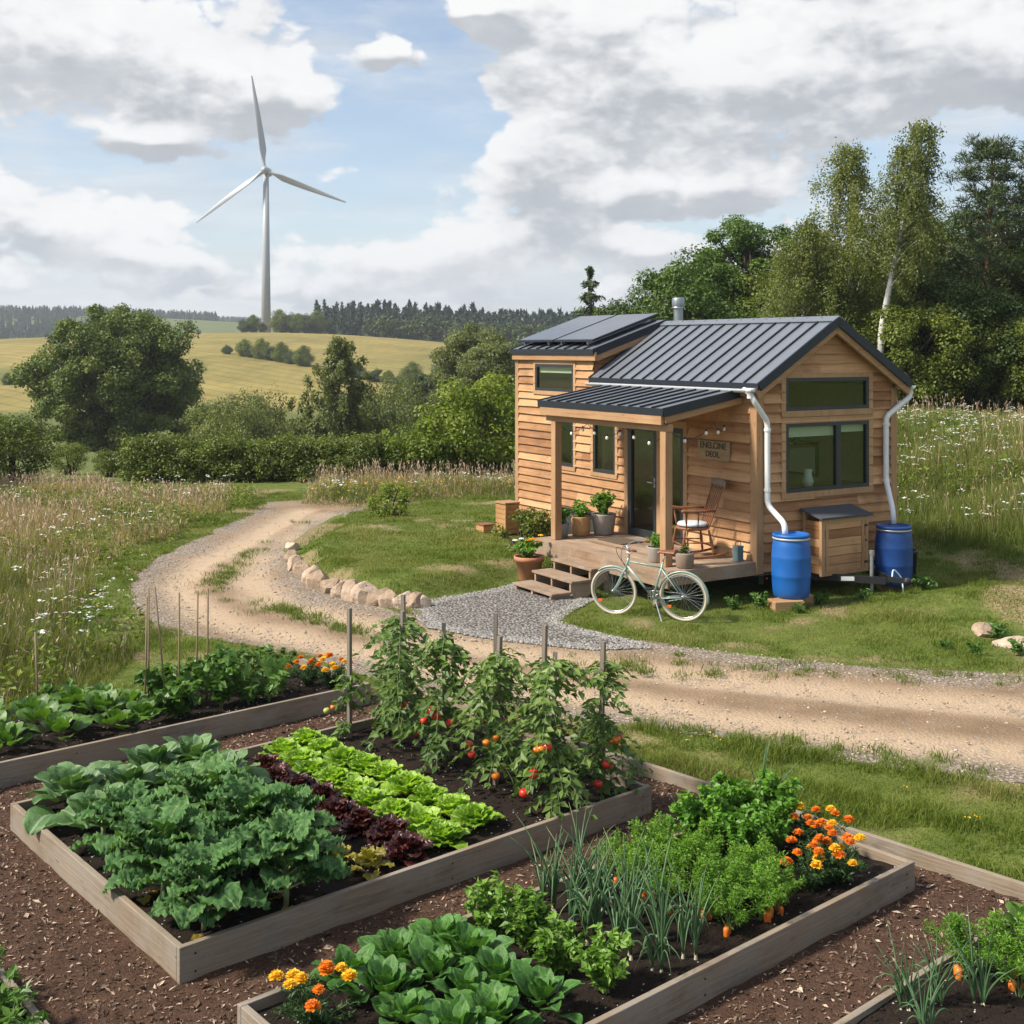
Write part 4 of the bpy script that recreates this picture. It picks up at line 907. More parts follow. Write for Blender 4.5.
class Plant:
    """a plant kind: several built variants, each a list of (part name, mesh, material); planted as thing + parts"""
    def __init__(s, name, cat, variants): s.name, s.cat, s.v, s.k = name, cat, variants, 0
    def at(s, loc, label, group=None, rot=None, sc=1., name=None, var=None):
        v = s.v[(s.k if var is None else var) % len(s.v)]; s.k += 1
        t = thing(name or s.name, label, s.cat, loc, U(0, 6.28) if rot is None else rot, group); t.scale = (sc,)*3
        for (nm, me, mt, *lc) in v:
            o = link(nm, me, None, t, loc=lc[0] if lc else None)
            if not me.materials: me.materials.append(mt)
        return t
    def bed(s, p, q, label, group=None, z=SOILZ-.005, **k): P = B2W(p, q); return s.at((P[0], P[1], z), label, group, **k)
def kale_variant(seed):
    rr = np.random.default_rng(seed); mb = MB(); st = MB(); n = 23
    stem = np.array([(0, 0, -.02), (.01, 0, .12), (0, .012, .26)]); st.tube(stem, [.014, .015, .012], 7)
    for i in range(n):
        f = i/(n-1); az = i*2.4+rr.uniform(-.3, .3); z0 = .06+.19*f; pt = .35+.75*f+rr.uniform(-.15, .15)
        lf = leaf(.30, .215, lob, 7, 26, .18, rr.uniform(1.0, 1.7), .13, 9.5, .06, .28, .25, seed*60+i, 1., .16); sc = (1.05-.45*abs(f-.35))*rr.uniform(.85, 1.1)
        put(mb, lf, (0, 0, z0), az, pt, rr.uniform(-.35, .35), rr.uniform(-.15, .15)+.1*f, sc)
        d = np.array((math.cos(az)*math.cos(pt), math.sin(az)*math.cos(pt), math.sin(pt))); st.tube([(0, 0, z0), d*.12*sc+np.array((0, 0, z0))], [.0065, .005], 5)
    yl = MB()
    for j in range(2):
        put(yl, leaf(.14, .10, lob, 4, 9, .1, 1.2, .16, 5, .1, .3, 0, seed*9+j), (0, 0, .03), rr.uniform(0, 6.28), -.2, 0, rr.uniform(0, .4))
    return [('stem', st.mesh('stem', True), M['pale_stem']), ('foliage', mb.mesh('foliage', True), M['kale']), ('withered_leaf', yl.mesh('withered_leaf', True), M['yellow_leaf'])]
kale = Plant('kale_plant', 'kale', [kale_variant(s) for s in (1, 2, 3)])
def collard_variant(seed):
    mb = rosette(seed, 21, .25, .205, broad, .30, 1.15, .04, .04, .10, nx=4, ny=9, fold=.28, curl=1.0, ruf=.04, rf=2.5, stalk=.38, droop=.15, crk=.05)
    st = MB(); rr = np.random.default_rng(seed); st.tube([(0, 0, -.02), (0, 0, .16)], .014, 6)
    return [('stem', st.mesh('stem', True), M['pale_stem']), ('foliage', mb.mesh('foliage', True), M['collard'])]
collard = Plant('collard_plant', 'collard', [collard_variant(s) for s in (11, 12, 13)])
lettuce = Plant('lettuce', 'lettuce', [[('leaves', rosette(s, 30, .175, .15, broad, .42, 1.4, .03, .0, .05, nx=5, ny=10, fold=.22, curl=.7, ruf=.12, rf=3.4, stalk=.05, droop=.1).mesh('leaves', True), M['lettuce'])] for s in (21, 22, 23)])
red_l = Plant('red_lettuce', 'red lettuce', [[('leaves', rosette(s, 24, .145, .13, broad, .32, 1.3, .02, .0, .06, nx=5, ny=11, fold=.15, curl=.8, ruf=.20, rf=4.5, teeth=.08, stalk=.05).mesh('leaves', True), M['red_lettuce'])] for s in (31, 32, 33)])
pale_l = Plant('yellowing_lettuce', 'lettuce', [[('leaves', rosette(s, 16, .15, .13, lob, .35, 1.25, .02, .0, .08, nx=4, ny=10, fold=.15, curl=.9, ruf=.14, rf=4, stalk=.15).mesh('leaves', True), M['pale_lettuce'])] for s in (41, 42)])
spinach = Plant('spinach_plant', 'spinach', [[('leaves', rosette(s, 26, .165, .105, spoon, .45, 1.35, .025, .0, .05, nx=3, ny=8, fold=.22, curl=.75, ruf=.035, rf=2, stalk=.40, droop=.1).mesh('leaves', True), M['spinach'])] for s in (51, 52, 53)])
green = Plant('broad_leaf_green', 'leafy green', [[('leaves', rosette(s, 18, .16, .14, broad, .5, 1.25, .04, .02, .08, nx=3, ny=7, fold=.15, curl=.9, ruf=.05, rf=3, stalk=.55, droop=.2).mesh('leaves', True), M['bean'])] for s in (61, 62)])
def leafy(seed, nst, H, spread, per, size, asp, arch=.5, jit=.02, start=.15, droop=.3, mat_='parsley', stem='stem', sr=.003, name='foliage', up=.7):
    """many arching stalks set with leaflets"""
    rr = np.random.default_rng(seed); mb = MB(); st = MB(); C = []; N = []; T = []; S = []
    for i in range(nst):
        az = rr.uniform(0, 6.28); sp = spread*math.sqrt(rr.uniform(.02, 1)); h = H*rr.uniform(.6, 1.05)*(1-.35*(sp/spread)**2); d = np.array((math.cos(az), math.sin(az), 0))
        t = np.linspace(0, 1, 6)[:, None]; path = d*sp*(t**1.4)+np.array((0, 0, 1.))*h*(1-(1-t)**(1+arch)); path = path+rr.normal(0, .006, path.shape)
        st.tube(path, np.linspace(sr, sr*.45, 6), 4, cap=False)
        tt = rr.uniform(start, 1.02, per); idx = np.clip(tt*5, 0, 4.999); k = idx.astype(int); fr = (idx-k)[:, None]; pos = path[k]*(1-fr)+path[np.minimum(k+1, 5)]*fr
        tg = unit(path[np.minimum(k+1, 5)]-path[k]); sd = unit(np.cross(tg, rr.normal(size=(per, 3)))); ext = rr.uniform(.2, 1, (per, 1))*jit*(1.2-tt[:, None]*.4)
        C.append(pos+sd*ext); T.append(unit(sd+tg*.6-np.array((0, 0, droop)))); N.append(unit(np.array((0, 0, up))+rr.normal(0, .5, (per, 3)))); S.append(size*rr.uniform(.6, 1.25, per))
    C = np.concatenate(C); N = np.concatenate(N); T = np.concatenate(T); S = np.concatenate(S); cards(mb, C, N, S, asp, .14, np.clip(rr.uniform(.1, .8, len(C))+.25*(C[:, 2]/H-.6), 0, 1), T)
    return [('stem', st.mesh('stem', True), M[stem]), (name, mb.mesh(name), M[mat_])], C
carrots = []
for s in (71, 72, 73, 74):
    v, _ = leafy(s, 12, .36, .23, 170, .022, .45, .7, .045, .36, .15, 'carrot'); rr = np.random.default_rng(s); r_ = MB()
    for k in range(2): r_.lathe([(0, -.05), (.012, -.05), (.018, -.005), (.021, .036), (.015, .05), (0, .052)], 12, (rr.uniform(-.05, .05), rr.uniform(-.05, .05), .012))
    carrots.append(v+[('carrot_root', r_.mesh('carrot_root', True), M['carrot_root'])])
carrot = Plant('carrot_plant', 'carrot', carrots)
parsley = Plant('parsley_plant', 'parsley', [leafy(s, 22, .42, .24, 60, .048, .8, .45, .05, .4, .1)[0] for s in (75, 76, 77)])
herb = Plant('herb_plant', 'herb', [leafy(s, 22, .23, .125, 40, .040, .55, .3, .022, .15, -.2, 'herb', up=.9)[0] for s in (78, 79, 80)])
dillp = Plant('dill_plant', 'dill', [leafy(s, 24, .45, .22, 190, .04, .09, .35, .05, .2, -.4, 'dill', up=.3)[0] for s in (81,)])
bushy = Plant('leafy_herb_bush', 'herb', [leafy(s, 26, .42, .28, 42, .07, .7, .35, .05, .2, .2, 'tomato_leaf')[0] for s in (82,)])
weedp = Plant('ragged_leafy_plant', 'leafy plant', [leafy(s, 9, .26, .2, 22, .075, .5, .5, .05, .3, .1, 'bean')[0] for s in (84, 85)])
def marigold_variant(seed, nf=9, yel=.3):
    rr = np.random.default_rng(seed); v, C = leafy(seed, 26, .24, .20, 60, .036, .28, .3, .03, .1, 0, 'marigold_leaf')
    heads = []
    for k in range(nf):
        az = k*2.4+rr.uniform(-.4, .4); rad = .20*math.sqrt((k+.5)/nf); z = .27-.35*rad+rr.uniform(-.02, .035); fl = MB(); R_ = rr.uniform(.025, .036)
        for ring, (n, rr_, zz, tl) in enumerate(((14, 1., -.05, .1), (13, .85, .22, .45), (11, .6, .45, .8), (8, .35, .6, 1.1), (4, .12, .66, 1.4))):
            a = np.arange(n)*6.283/n+ring*.3; d = np.stack([np.cos(a), np.sin(a), 0*a], 1); c = d*R_*rr_*.8+np.array((0, 0, R_*zz*.9))
            nn = unit(d*(-math.sin(tl)*.6)+np.array((0, 0, 1.))+rr.normal(0, .25, (n, 3))); cards(fl, c, nn, R_*.95, .85, .1, rr.uniform(0, 1, n), d)
        fl.ball((0, 0, R_*.2), R_*.62, 8, 6, tone=.3)
        heads.append(('flower', fl.mesh('flower'), M['petal_y' if rr.random() < yel else 'petal_o'], (rad*math.cos(az), rad*math.sin(az), z)))
    return v+heads
marigold = Plant('marigold_plant', 'marigold', [marigold_variant(91, 10, .45), marigold_variant(92, 8, .25), marigold_variant(93, 8, .35)])
def onion_variant(seed, n=14, H=.60, sp=.25):
    rr = np.random.default_rng(seed); mb = MB(); bs_ = []
    for j in range(3):
        b = MB(); bs_.append(b); c = np.array((rr.uniform(-.05, .05), rr.uniform(-.05, .05), 0)); b.lathe([(0, -.03), (.012, -.02), (.012, 0), (.008, .02), (.006, .045)], 9, tuple(c))
        for i in range(n//2):
            az = rr.uniform(0, 6.28); h = H*rr.uniform(.55, 1.15); s_ = sp*rr.uniform(.1, 1.2); d = np.array((math.cos(az), math.sin(az), 0)); t = np.linspace(0, 1, 8)[:, None]
            kink = rr.random() < .38; path = c+np.array((0, 0, .02))+d*s_*t**1.6+np.array((0, 0, 1.))*h*(t-(.75 if kink else .12)*t**3)
            mb.tube(path, .0070*np.array((.9, 1, 1.05, 1, .85, .65, .4, .08))*rr.uniform(.75, 1.15), 5, tone=np.repeat(np.clip(rr.uniform(.1, .5)+.5*np.linspace(0, 1, 8)**6, 0, 1), 5).tolist()+[.3, .9])
    return [('bulb', b.mesh('bulb', True), M['bulb_skin']) for b in bs_]+[('leaves', mb.mesh('leaves', True), M['onion'])]
onion = Plant('onion_clump', 'onion', [onion_variant(s) for s in (95, 96, 97)])
def tomato_variant(seed, H=1.08, nf=4, leaves=54, cols='rrog', w_=.235):
    rr = np.random.default_rng(seed); st = MB(); mb = MB(); z = np.linspace(0, H, 9); path = np.c_[.03*np.sin(z*7+seed), .03*np.cos(z*6+seed)-.03, z]; st.tube(path, np.linspace(.009, .004, 9), 6)
    C = []; N = []; T = []; S = []
    for i in range(leaves):
        f = rr.uniform(.10, 1.0); z0 = H*f; p0 = path[int(f*8)]; p0 = np.array((p0[0], p0[1], z0)); az = i*2.4+rr.uniform(-.5, .5); L = w_*rr.uniform(.55, 1.35)*(1.15-.35*f); d = np.array((math.cos(az), math.sin(az), 0))
        t = np.linspace(0, 1, 6)[:, None]; r_ = p0+d*L*t+np.array((0, 0, 1.))*L*(.45*t-.85*t**2); st.tube(r_, np.linspace(.0035, .0015, 6), 4, cap=False)
        side = np.array((-d[1], d[0], 0))
        for k in range(1, 6):
            for sgn in ((-1, 1) if k < 5 else (0, -.6, .6)):
                dd = unit(side*sgn+d*(.5 if k < 5 else 1.)-np.array((0, 0, .45+rr.uniform(0, .5)))); s_ = rr.uniform(.05, .095)*(1.1 if k < 5 else .9)
                C.append(r_[k]+dd*s_*.5); T.append(dd); S.append(s_); N.append(unit(np.array((0, 0, .8))+d*.4+rr.normal(0, .35, 3)))
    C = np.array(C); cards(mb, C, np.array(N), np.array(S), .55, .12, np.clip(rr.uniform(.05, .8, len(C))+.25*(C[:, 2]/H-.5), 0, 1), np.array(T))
    parts = [('stem', st.mesh('stem', True), M['stem']), ('foliage', mb.mesh('foliage'), M['tomato_leaf'])]
    for k in range(nf):
        az = rr.uniform(3.7, 5.7); rad = rr.uniform(.17, .25); R_ = rr.uniform(.025, .040); f = MB().lathe([(0, -.86*R_), (.5*R_, -.8*R_), (.9*R_, -.4*R_), (1.02*R_, .05*R_), (.88*R_, .5*R_), (.5*R_, .78*R_), (.12*R_, .70*R_), (0, .66*R_)], 14)
        parts.append(('tomato', f.mesh('tomato', True), M['tom_'+rr.choice(list(cols))], (rad*math.cos(az), rad*math.sin(az), rr.uniform(.12, .48)*H)))
    return parts
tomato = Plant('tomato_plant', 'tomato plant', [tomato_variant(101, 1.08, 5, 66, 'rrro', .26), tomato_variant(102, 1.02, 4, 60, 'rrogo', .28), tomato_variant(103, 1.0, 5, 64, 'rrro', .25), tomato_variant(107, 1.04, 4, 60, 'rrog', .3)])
thin_t = Plant('tomato_plant', 'tomato plant', [tomato_variant(104, .62, 3, 16, 'og', .15)])
beanp = Plant('bean_plant', 'bean plant', [leafy(s, 16, .48, .28, 20, .105, .8, .35, .05, .2, .5, 'bean')[0] for s in (105, 106)])

# ------------------------------------------------------------------ planting
gk = 'curly kale in the big bed'
for i, (p, q) in enumerate(((.27, .25), (.84, .24), (.28, .85), (.92, .95), (.34, 1.45), (.92, 1.52), (1.28, .92))):
    kale.bed(p, q, ['curly kale at the near corner of the big bed, nearest the camera', 'curly kale overhanging the near plank left of the yellowing lettuce', 'second curly kale from the near corner along the left plank', 'curly kale in the middle of the kale patch', 'curly kale along the left plank next to the collards', 'curly kale between the collards and the red lettuces', 'curly kale beside the red lettuce row behind the yellowing lettuce'][i], gk, sc=U(1.14, 1.3)*(.82 if i == 6 else 1))
for i, (p, q) in enumerate(((.34, 1.98), (.98, 2.05), (.34, 2.58), (1.0, 2.62), (1.34, 2.12), (1.36, 2.66), (.68, 2.32))):
    collard.bed(p, q, ['smooth leaved collard at the left plank next to the kale', 'smooth leaved collard in the middle of the collard patch', 'smooth leaved collard by the left corner of the big bed', 'smooth leaved collard at the back plank, middle of three', 'smooth leaved collard beside the red lettuces, nearer of two', 'smooth leaved collard beside the red lettuces, farther of two', 'smooth leaved collard between the corner collard and the middle one'][i], 'collards in the big bed', sc=U(1.12, 1.3))
for c, p in enumerate((2.17, 2.52)):
    for i in range(9):
        lettuce.bed(p+U(-.03, .03), .30+i*.295+U(-.03, .03)+(c*.1), f"{ORD[i]} green lettuce from the near plank in the {'left' if c == 0 else 'right'} row", 'bright green lettuces in the big bed', sc=U(1.02, 1.2))
for i in range(8): red_l.bed(1.83+U(-.04, .04)+.03*(i % 2), .30+i*.30, f'{ORD[i]} dark red lettuce from the near plank', 'dark red lettuces in the big bed', sc=U(1.2, 1.4))
pale_l.bed(1.50, .28, 'yellowing lettuce by the near plank between kale and red lettuce', 'yellowing lettuces', sc=1.1, var=0); pale_l.bed(1.42, .52, 'smaller yellowing lettuce behind the first, half under the kale', 'yellowing lettuces', sc=.9, var=1)
M['stake'] = wood('grey stake', (.13, .105, .085), (.27, .225, .18), axis=2)
stake_me = MB().box((-.017, -.017, 0), (.017, .017, 1.22)).mesh('wooden_stake')
def stake(p, q, label, hgt=1.22, lean=(0, 0), grp='stakes among the tomatoes', me=stake_me, mt='stake', z=SOILZ-.02):
    P = B2W(p, q); o = link('wooden_stake' if me is stake_me else 'garden_cane', me, None, None, (P[0], P[1], z), (R(lean[0]), R(lean[1]), U(0, 1.5)), (1, 1, hgt/1.22))
    if not me.materials: me.materials.append(M[mt])
    return tag(o, label, 'stake' if me is stake_me else 'cane', grp)
tf = [(3.2, .31), (3.2, 1.0), (3.2, 1.69), (3.2, 2.33)]; tb = [(3.72, .30), (3.72, 1.0), (3.72, 1.62), (3.55, 2.75)]
for i, (p, q) in enumerate(tf):
    tomato.bed(p, q, f'{ORD[i]} staked tomato plant from the near plank in the front row', 'staked tomato plants', sc=(1.1, 1.08, 1.14, 1.1)[i], rot=U(-.5, .5))
    stake(p+.04, q+.03, f'grey stake of the {ORD[i]} tomato plant from the near plank in the front row', lean=(U(-2, 2), U(-2, 2)))
for i, (p, q) in enumerate(tb):
    tomato.bed(p, q, f'{ORD[i]} staked tomato plant from the right end board in the back row', 'staked tomato plants', sc=(1., .92, .9, 1.)[i], rot=U(-.5, .5))
    stake(p+.03, q+.03, f'grey stake of the {ORD[i]} tomato plant from the right end board in the back row', 1.24, lean=(U(-2, 2), U(-2, 2)))
thin_t.bed(2.95, 2.78, 'small thin tomato plant on its stake left of the tall tomato plants', 'staked tomato plants'); stake(2.97, 2.80, 'lone grey stake of the small thin tomato plant', 1.2)
# front bed: r runs from its far plank to its near plank
def FB(pl, p, r, *a, **k): return pl.bed(p, -.74-r, *a, **k)
FB(marigold, .24, .38, 'yellow and orange marigolds in the left corner of the front bed', 'marigolds in the front bed', var=0, sc=1.15, rot=.4)
n = 0
for p in (.62, .93, 1.22):
    for r in (.20, .46, .74, 1.02):
        FB(spinach, p+U(-.04, .04), r+U(-.04, .04), f"{ORD[int(round((r-.2)/.27))]} spinach plant from the far plank in the {['left', 'middle', 'right'][n//4]} row", 'spinach in the front bed', sc=U(1.12, 1.35)); n += 1
for i, r in enumerate((.20, .50, .80, 1.10)): FB(herb, 1.62+U(-.03, .03), r, f'{ORD[i]} bright green herb plant from the far plank in the front bed', 'bright herbs in the front bed', sc=U(1.3, 1.6))
n = 0
for p in (2.02, 2.28):
    for r in (.18, .42, .66, .90, 1.14):
        FB(onion, p+U(-.04, .04), r, f"{ORD[n % 5]} onion clump from the far plank in the {'left' if p < 2.1 else 'right'} row", 'onions in the front bed', sc=U(.9, 1.15)); n += 1
n = 0
for p in (2.66, 2.92, 3.18):
    for r in (.20, .44, .68, .92, 1.12):
        FB(carrot, p+U(-.04, .04)+.03*(n % 2), r, f"{ORD[n % 5]} carrot plant from the far plank in the {['left', 'middle', 'right'][n//5]} row", 'carrots in the front bed', sc=U(.82, 1.22)); n += 1
for i, (p, r) in enumerate(((3.5, .22), (3.5, .58), (3.86, .20), (4.12, .36), (3.82, .52))):
    FB(parsley, p, r, ['tall parsley at the far plank next to the carrots', 'parsley between the carrots and the orange marigolds', 'tallest parsley at the far plank behind the marigolds', 'parsley in the far right corner of the front bed', 'parsley in the middle of the clump behind the marigolds'][i], 'parsley in the front bed', sc=U(1., 1.15))
for i, (p, r) in enumerate(((3.58, 1.08), (3.92, .92), (4.16, .72), (3.80, 1.16))):
    FB(marigold, p, r, ['orange marigolds next to the carrots at the near plank', 'orange marigolds in the middle of the flowering clump', 'orange marigolds at the right end board of the front bed', 'orange marigolds spilling towards the near plank'][i], 'marigolds in the front bed', var=1+i % 2, sc=U(1., 1.2))
FB(marigold, 4.28, .12, 'small yellow flowered plant behind the parsley by the edging board', 'marigolds in the front bed', var=0, sc=.6)
FB(onion, 4.2, .22, 'single tall onion standing behind the parsley', 'onions in the front bed', sc=1.1)
# lower right bed
for i, (p, q) in enumerate(((2.75, -3.02), (2.95, -3.10), (2.62, -3.22), (3.10, -3.25))): onion.bed(p, q, ['onion clump at the far plank of the lower right bed', 'onion clump between carrot tops and plank in the lower right bed', 'leftmost onion clump in the lower right bed', 'onion clump under the carrot tops in the lower right bed'][i], 'onions in the lower right bed', z=.12, sc=U(.68, .82))
for i, (p, q) in enumerate(((3.3, -3.05), (3.55, -3.22), (3.35, -3.35))): carrot.bed(p, q, ['feathery carrot top leaning over the plank of the lower right bed', 'feathery carrot top nearest the right picture edge', 'low feathery carrot top at the lower right picture edge'][i], 'carrots in the lower right bed', z=.12, sc=1.1)
for i, (p, q) in enumerate(((3.98, -3.12), (4.1, -3.4), (3.8, -3.3))): green.bed(p, q, ['broad leaved green on the corner of the lower right bed', 'broad leaved green at the right picture edge', 'broad leaved green next to the carrot tops in the lower right bed'][i], 'greens in the lower right bed', z=.12, sc=1.1)
for i, (p, q) in enumerate(((-.98, .10), (-1.05, -.28), (-1.3, .3), (-1.0, .55))): weedp.bed(p, q, ['leafy plant leaning over the board of the lower left bed', 'leafy plant at the bottom left picture corner', 'leafy plant at the left picture edge in the lower left bed', 'small leafy plant at the top board of the lower left bed'][i], 'leafy plants in the lower left bed', z=.12, sc=1.)
# back left bed
n = 0
for q in (4.22, 4.62, 5.02):
    for p in (-.1, .38, .86, 1.34):
        green.bed(p+U(-.06, .06), q+U(-.06, .06), f"{ORD[n % 4]} broad leaved green from the left in the {['front', 'middle', 'back'][n//4]} row of the back left bed", 'broad leaved greens in the back left bed', sc=U(1.15, 1.4)); n += 1
for i, (p, q) in enumerate(((1.66, 4.3), (1.72, 4.75), (1.6, 5.1))): green.bed(p, q, f'broad leaved green beside the bean plants, {ORD[i]} from the front plank', 'broad leaved greens in the back left bed', sc=U(1.0, 1.2))
for i, (p, q) in enumerate(((2.75, 4.3), (2.95, 4.25), (1.3, 5.3), (.2, 5.25), (2.35, 5.25), (3.3, 5.2))): weedp.bed(p, q, ['leafy plant at the front plank between beans and dill', 'small leafy plant at the front plank below the dill', 'leafy weed at the meadow edge behind the greens', 'leafy weed at the far left behind the greens', 'leafy weed behind the bean plants', 'leafy weed behind the dill'][i], 'leafy weeds in the back left bed', sc=U(1.1, 1.4))
for i, (p, q) in enumerate(((2.0, 4.35), (2.5, 4.4), (2.1, 4.85), (2.65, 4.9))): beanp.bed(p, q, [f'bean plant on canes, {w_}' for w_ in ('left of the front pair', 'right of the front pair', 'left of the back pair', 'right of the back pair')][i], 'bean plants on canes', sc=U(.95, 1.15))
cane_me = MB().tube([(0, 0, 0), (.004, 0, .6), (0, .003, 1.22)], .0095, 7).mesh('garden_cane', True)
for i, (p, q, h, ln) in enumerate(((1.86, 4.75, 1.15, (0, 1)), (2.06, 4.7, 1.25, (3, -5)), (2.12, 4.55, 1.18, (0, 1)), (2.52, 4.75, 1.15, (1, -1)), (2.05, 5.1, 1.15, (-1, 0)), (2.52, 5.0, 1.08, (0, 1)), (1.0, 5.25, .85, (2, -2)))):
    stake(p, q, ['thin bamboo cane at the front left of the bean plants', 'leaning bamboo cane between the front bean plants', 'upright bamboo cane in the middle of the bean plants', 'bamboo cane at the right side of the bean plants', 'bamboo cane at the back of the bean plants', 'bamboo cane behind the bean plants towards the dill', 'short thin cane at the meadow edge left of the beans'][i], h, ln, 'bamboo canes among the beans', cane_me, 'cane')
dillp.bed(3.15, 4.45, 'feathery light green dill by the corner of the back left bed'); bushy.bed(2.95, 4.95, 'dark leafy herb bush between the beans and the dill', var=0); bushy.bed(3.5, 5.05, 'dark leafy herb bush behind the marigolds', sc=.8)
for i, (p, q) in enumerate(((3.55, 4.5), (3.72, 4.3))): marigold.bed(p, q, ['orange marigolds in the back left bed next to the dill', 'yellow marigolds at the right end of the back left bed'][i], 'marigolds in the back left bed', var=1-i, sc=1.15)
weedp.bed(3.2, 5.65, 'leafy weed on the road side of the back left bed', sc=1.1)

# wood chips on the mulch
n = 52000; P = np.c_[U(-7, 5.8, n*4), U(4.2, 13.6, n*4)]; P = P[(sdf(P, MULCH) > .05)]
loc = (P-GF)@np.stack([GP, GQ], 1)
for (a, b, c, d) in ((0, 4, 0, 2.95), (-.01, 4.35, -2.11, -.72), (1.5, 4.25, -4.6, -2.87), (-2.6, -.82, -1.3, .85), (-2.2, 3.95, 3.92, 5.35)):
    k = ~((loc[:, 0] > a-.02) & (loc[:, 0] < b+.02) & (loc[:, 1] > c-.02) & (loc[:, 1] < d+.02)); P = P[k]; loc = loc[k]
P = P[:n]; n = len(P); mb = MB(); z = .006+.035*(fbm(P[:, 0]*7, P[:, 1]*7, 41, 3)-.45)+.008
nn = np.c_[rng.normal(0, .45, (n, 2)), np.ones(n)]; cards(mb, p3(P, z), nn, U(.010, .042, n)*np.where(rng.random(n) < .08, 2., 1), U(.14, .5, n), .06, rng.random(n)**1.1)
tag(mb.build('wood_chips', mat('bark chips', lambda g: bsdf(g, g.ramp(attr(g, 'tone'), [(0, (.028, .017, .011)), (.4, (.10, .060, .040)), (.7, (.21, .14, .095)), (1, (.50, .39, .285))]), .9, spec=.2))), kind='stuff')
# ------------------------------------------------------------------ bicycle
def bicycle():
    rx, ry, _ = (2.33, 16.35, 0); hd = math.atan2(.42, -.90)
    t = thing('bicycle', 'pale sage green town bicycle with cream tyres standing in front of the porch', 'bicycle', (rx, ry, float(gz(np.array([rx]), np.array([ry]))[0])), hd)
    t.rotation_euler = (R(-4), 0, hd)
    H, RW = .34, .335; rear = np.array((0, 0, H)); fr = np.array((1.0, 0, H)); bb = np.array((.43, 0, .29)); ht = np.array((.775, 0, .80)); hb = np.array((.80, 0, .70)); st = np.array((.275, 0, .80)); tt = np.array((.305, 0, .72))
    def wheel(c, steer=0):
        a = np.linspace(0, 2*np.pi, 49)[:-1]; ring = lambda r_: np.c_[r_*np.cos(a), 0*a, r_*np.sin(a)]
        w_ = MB().tube(ring(RW-.017), .019, 10, closed=True).build('wheel', M['cream'], t, True, loc=tuple(c), rot=(0, 0, steer))
        MB().tube(ring(RW-.045), .010, 8, closed=True).build('rim', M['chrome'], w_, True)
        s = MB()
        for k in range(32):
            b = k*2*np.pi/32; e = b+(.35 if k % 2 else -.35); o = .03 if k % 4 < 2 else -.03
            s.tube([(.02*math.cos(e), o, .02*math.sin(e)), ((RW-.05)*math.cos(b), 0, (RW-.05)*math.sin(b))], .0018, 3, cap=False)
        s.build('spokes', M['chrome'], w_); MB().lathe([(0, -.045), (.02, -.045), (.024, -.028), (.014, -.02), (.014, .02), (.024, .028), (.02, .045), (0, .045)], 12, axis=1).build('hub', M['chrome'], w_, True)
        b = 4.0; MB().box((.17, -.008, -.17), (.23, .008, -.13)).build('reflector', M['orange_refl'], w_, bevel=.004)
        return w_
    wheel(rear); wheel(fr)
    f = MB(); tb = lambda a, b, r_, m=f: m.tube([a, b], r_, 10)
    tb(hb+np.array((-.005, 0, .01)), bb, .017); tb(tt, ht-np.array((.0, 0, .03)), .0145); tb(bb, st, .015); tb(hb-np.array((-.012, 0, .04)), ht+np.array((-.005, 0, .02)), .019)
    for s in (-1, 1):
        o = np.array((0, s*.055, 0)); tb(bb+np.array((-.03, s*.03, 0)), rear+o, .010); tb(tt+np.array((0, s*.02, 0)), rear+o, .008)
    f.lathe([(0, -.036), (.024, -.036), (.024, .036), (0, .036)], 12, tuple(bb), axis=1); f.build('frame', M['sage'], t, True)
    k = MB()
    for s in (-1, 1): k.tube(bend([(.81, s*.03, .665), (.815, s*.048, .62), (.92, s*.05, .44), (1.0, s*.05, H)], .15, 6), [.013]*1+[.012]*16+[.009], 8) if False else k.tube(bend([(.815, s*.035, .665), (.85, s*.05, .60), (.93, s*.05, .44), (1.0, s*.05, H)], .12, 6), .011, 8)
    k.tube([(.812, -.045, .665), (.812, .045, .665)], .014, 8); k.build('fork', M['sage'], t, True)
    h = MB(); top = ht+np.array((-.03, 0, .16)); h.tube(bend([tuple(ht+np.array((-.005, 0, 0))), tuple(top), tuple(top+np.array((.05, 0, .005)))], .03), .012, 8)
    for s in (-1, 1): h.tube(bend([tuple(top+np.array((.05, 0, .005))), tuple(top+np.array((.06, s*.12, .04))), tuple(top+np.array((-.03, s*.26, .05))), tuple(top+np.array((-.17, s*.29, .035)))], .08, 6), .011, 8)
    hb_ = h.build('handlebar', M['chrome'], t, True)
    for s in (-1, 1):
        MB().tube([top+np.array((-.07, s*.275, .045)), top+np.array((-.19, s*.292, .032))], .016, 10).build('grip', M['leather'], hb_, True)
        MB().tube(bend([tuple(top+np.array((-.02, s*.25, .035))), tuple(top+np.array((-.05, s*.27, .0))), tuple(top+np.array((-.14, s*.30, -.005)))], .03), .005, 6).build('brake_lever', M['chrome'], hb_, True)
    MB().tube(bend([tuple(top+np.array((-.02, .24, .03))), tuple(top+np.array((.16, .16, .05))), tuple(top+np.array((.17, .03, -.12))), (.80, .02, .70)], .14, 7), .004, 5).tube(bend([tuple(top+np.array((-.02, -.24, .03))), tuple(top+np.array((.15, -.14, .02))), tuple(top+np.array((.16, -.03, -.16))), (.81, -.02, .66)], .14, 7), .004, 5).build('brake_cable', M['black'], t, True)
    s_ = MB(); xs = np.linspace(-.16, .13, 9)
    V = []
    for x in xs:
        u = (x+.16)/.29; w_ = .085*(1-u)**.9+.017; zc = .93+.02*(1-u)**3+.008*math.sin(u*3); th = np.linspace(0, 2*np.pi, 13)[:-1]
        V.append(np.c_[np.full(12, x+.25), w_*np.cos(th), zc+.028*np.sin(th)*(1-.3*u)-.25*np.abs(np.cos(th))**3*w_*.3])
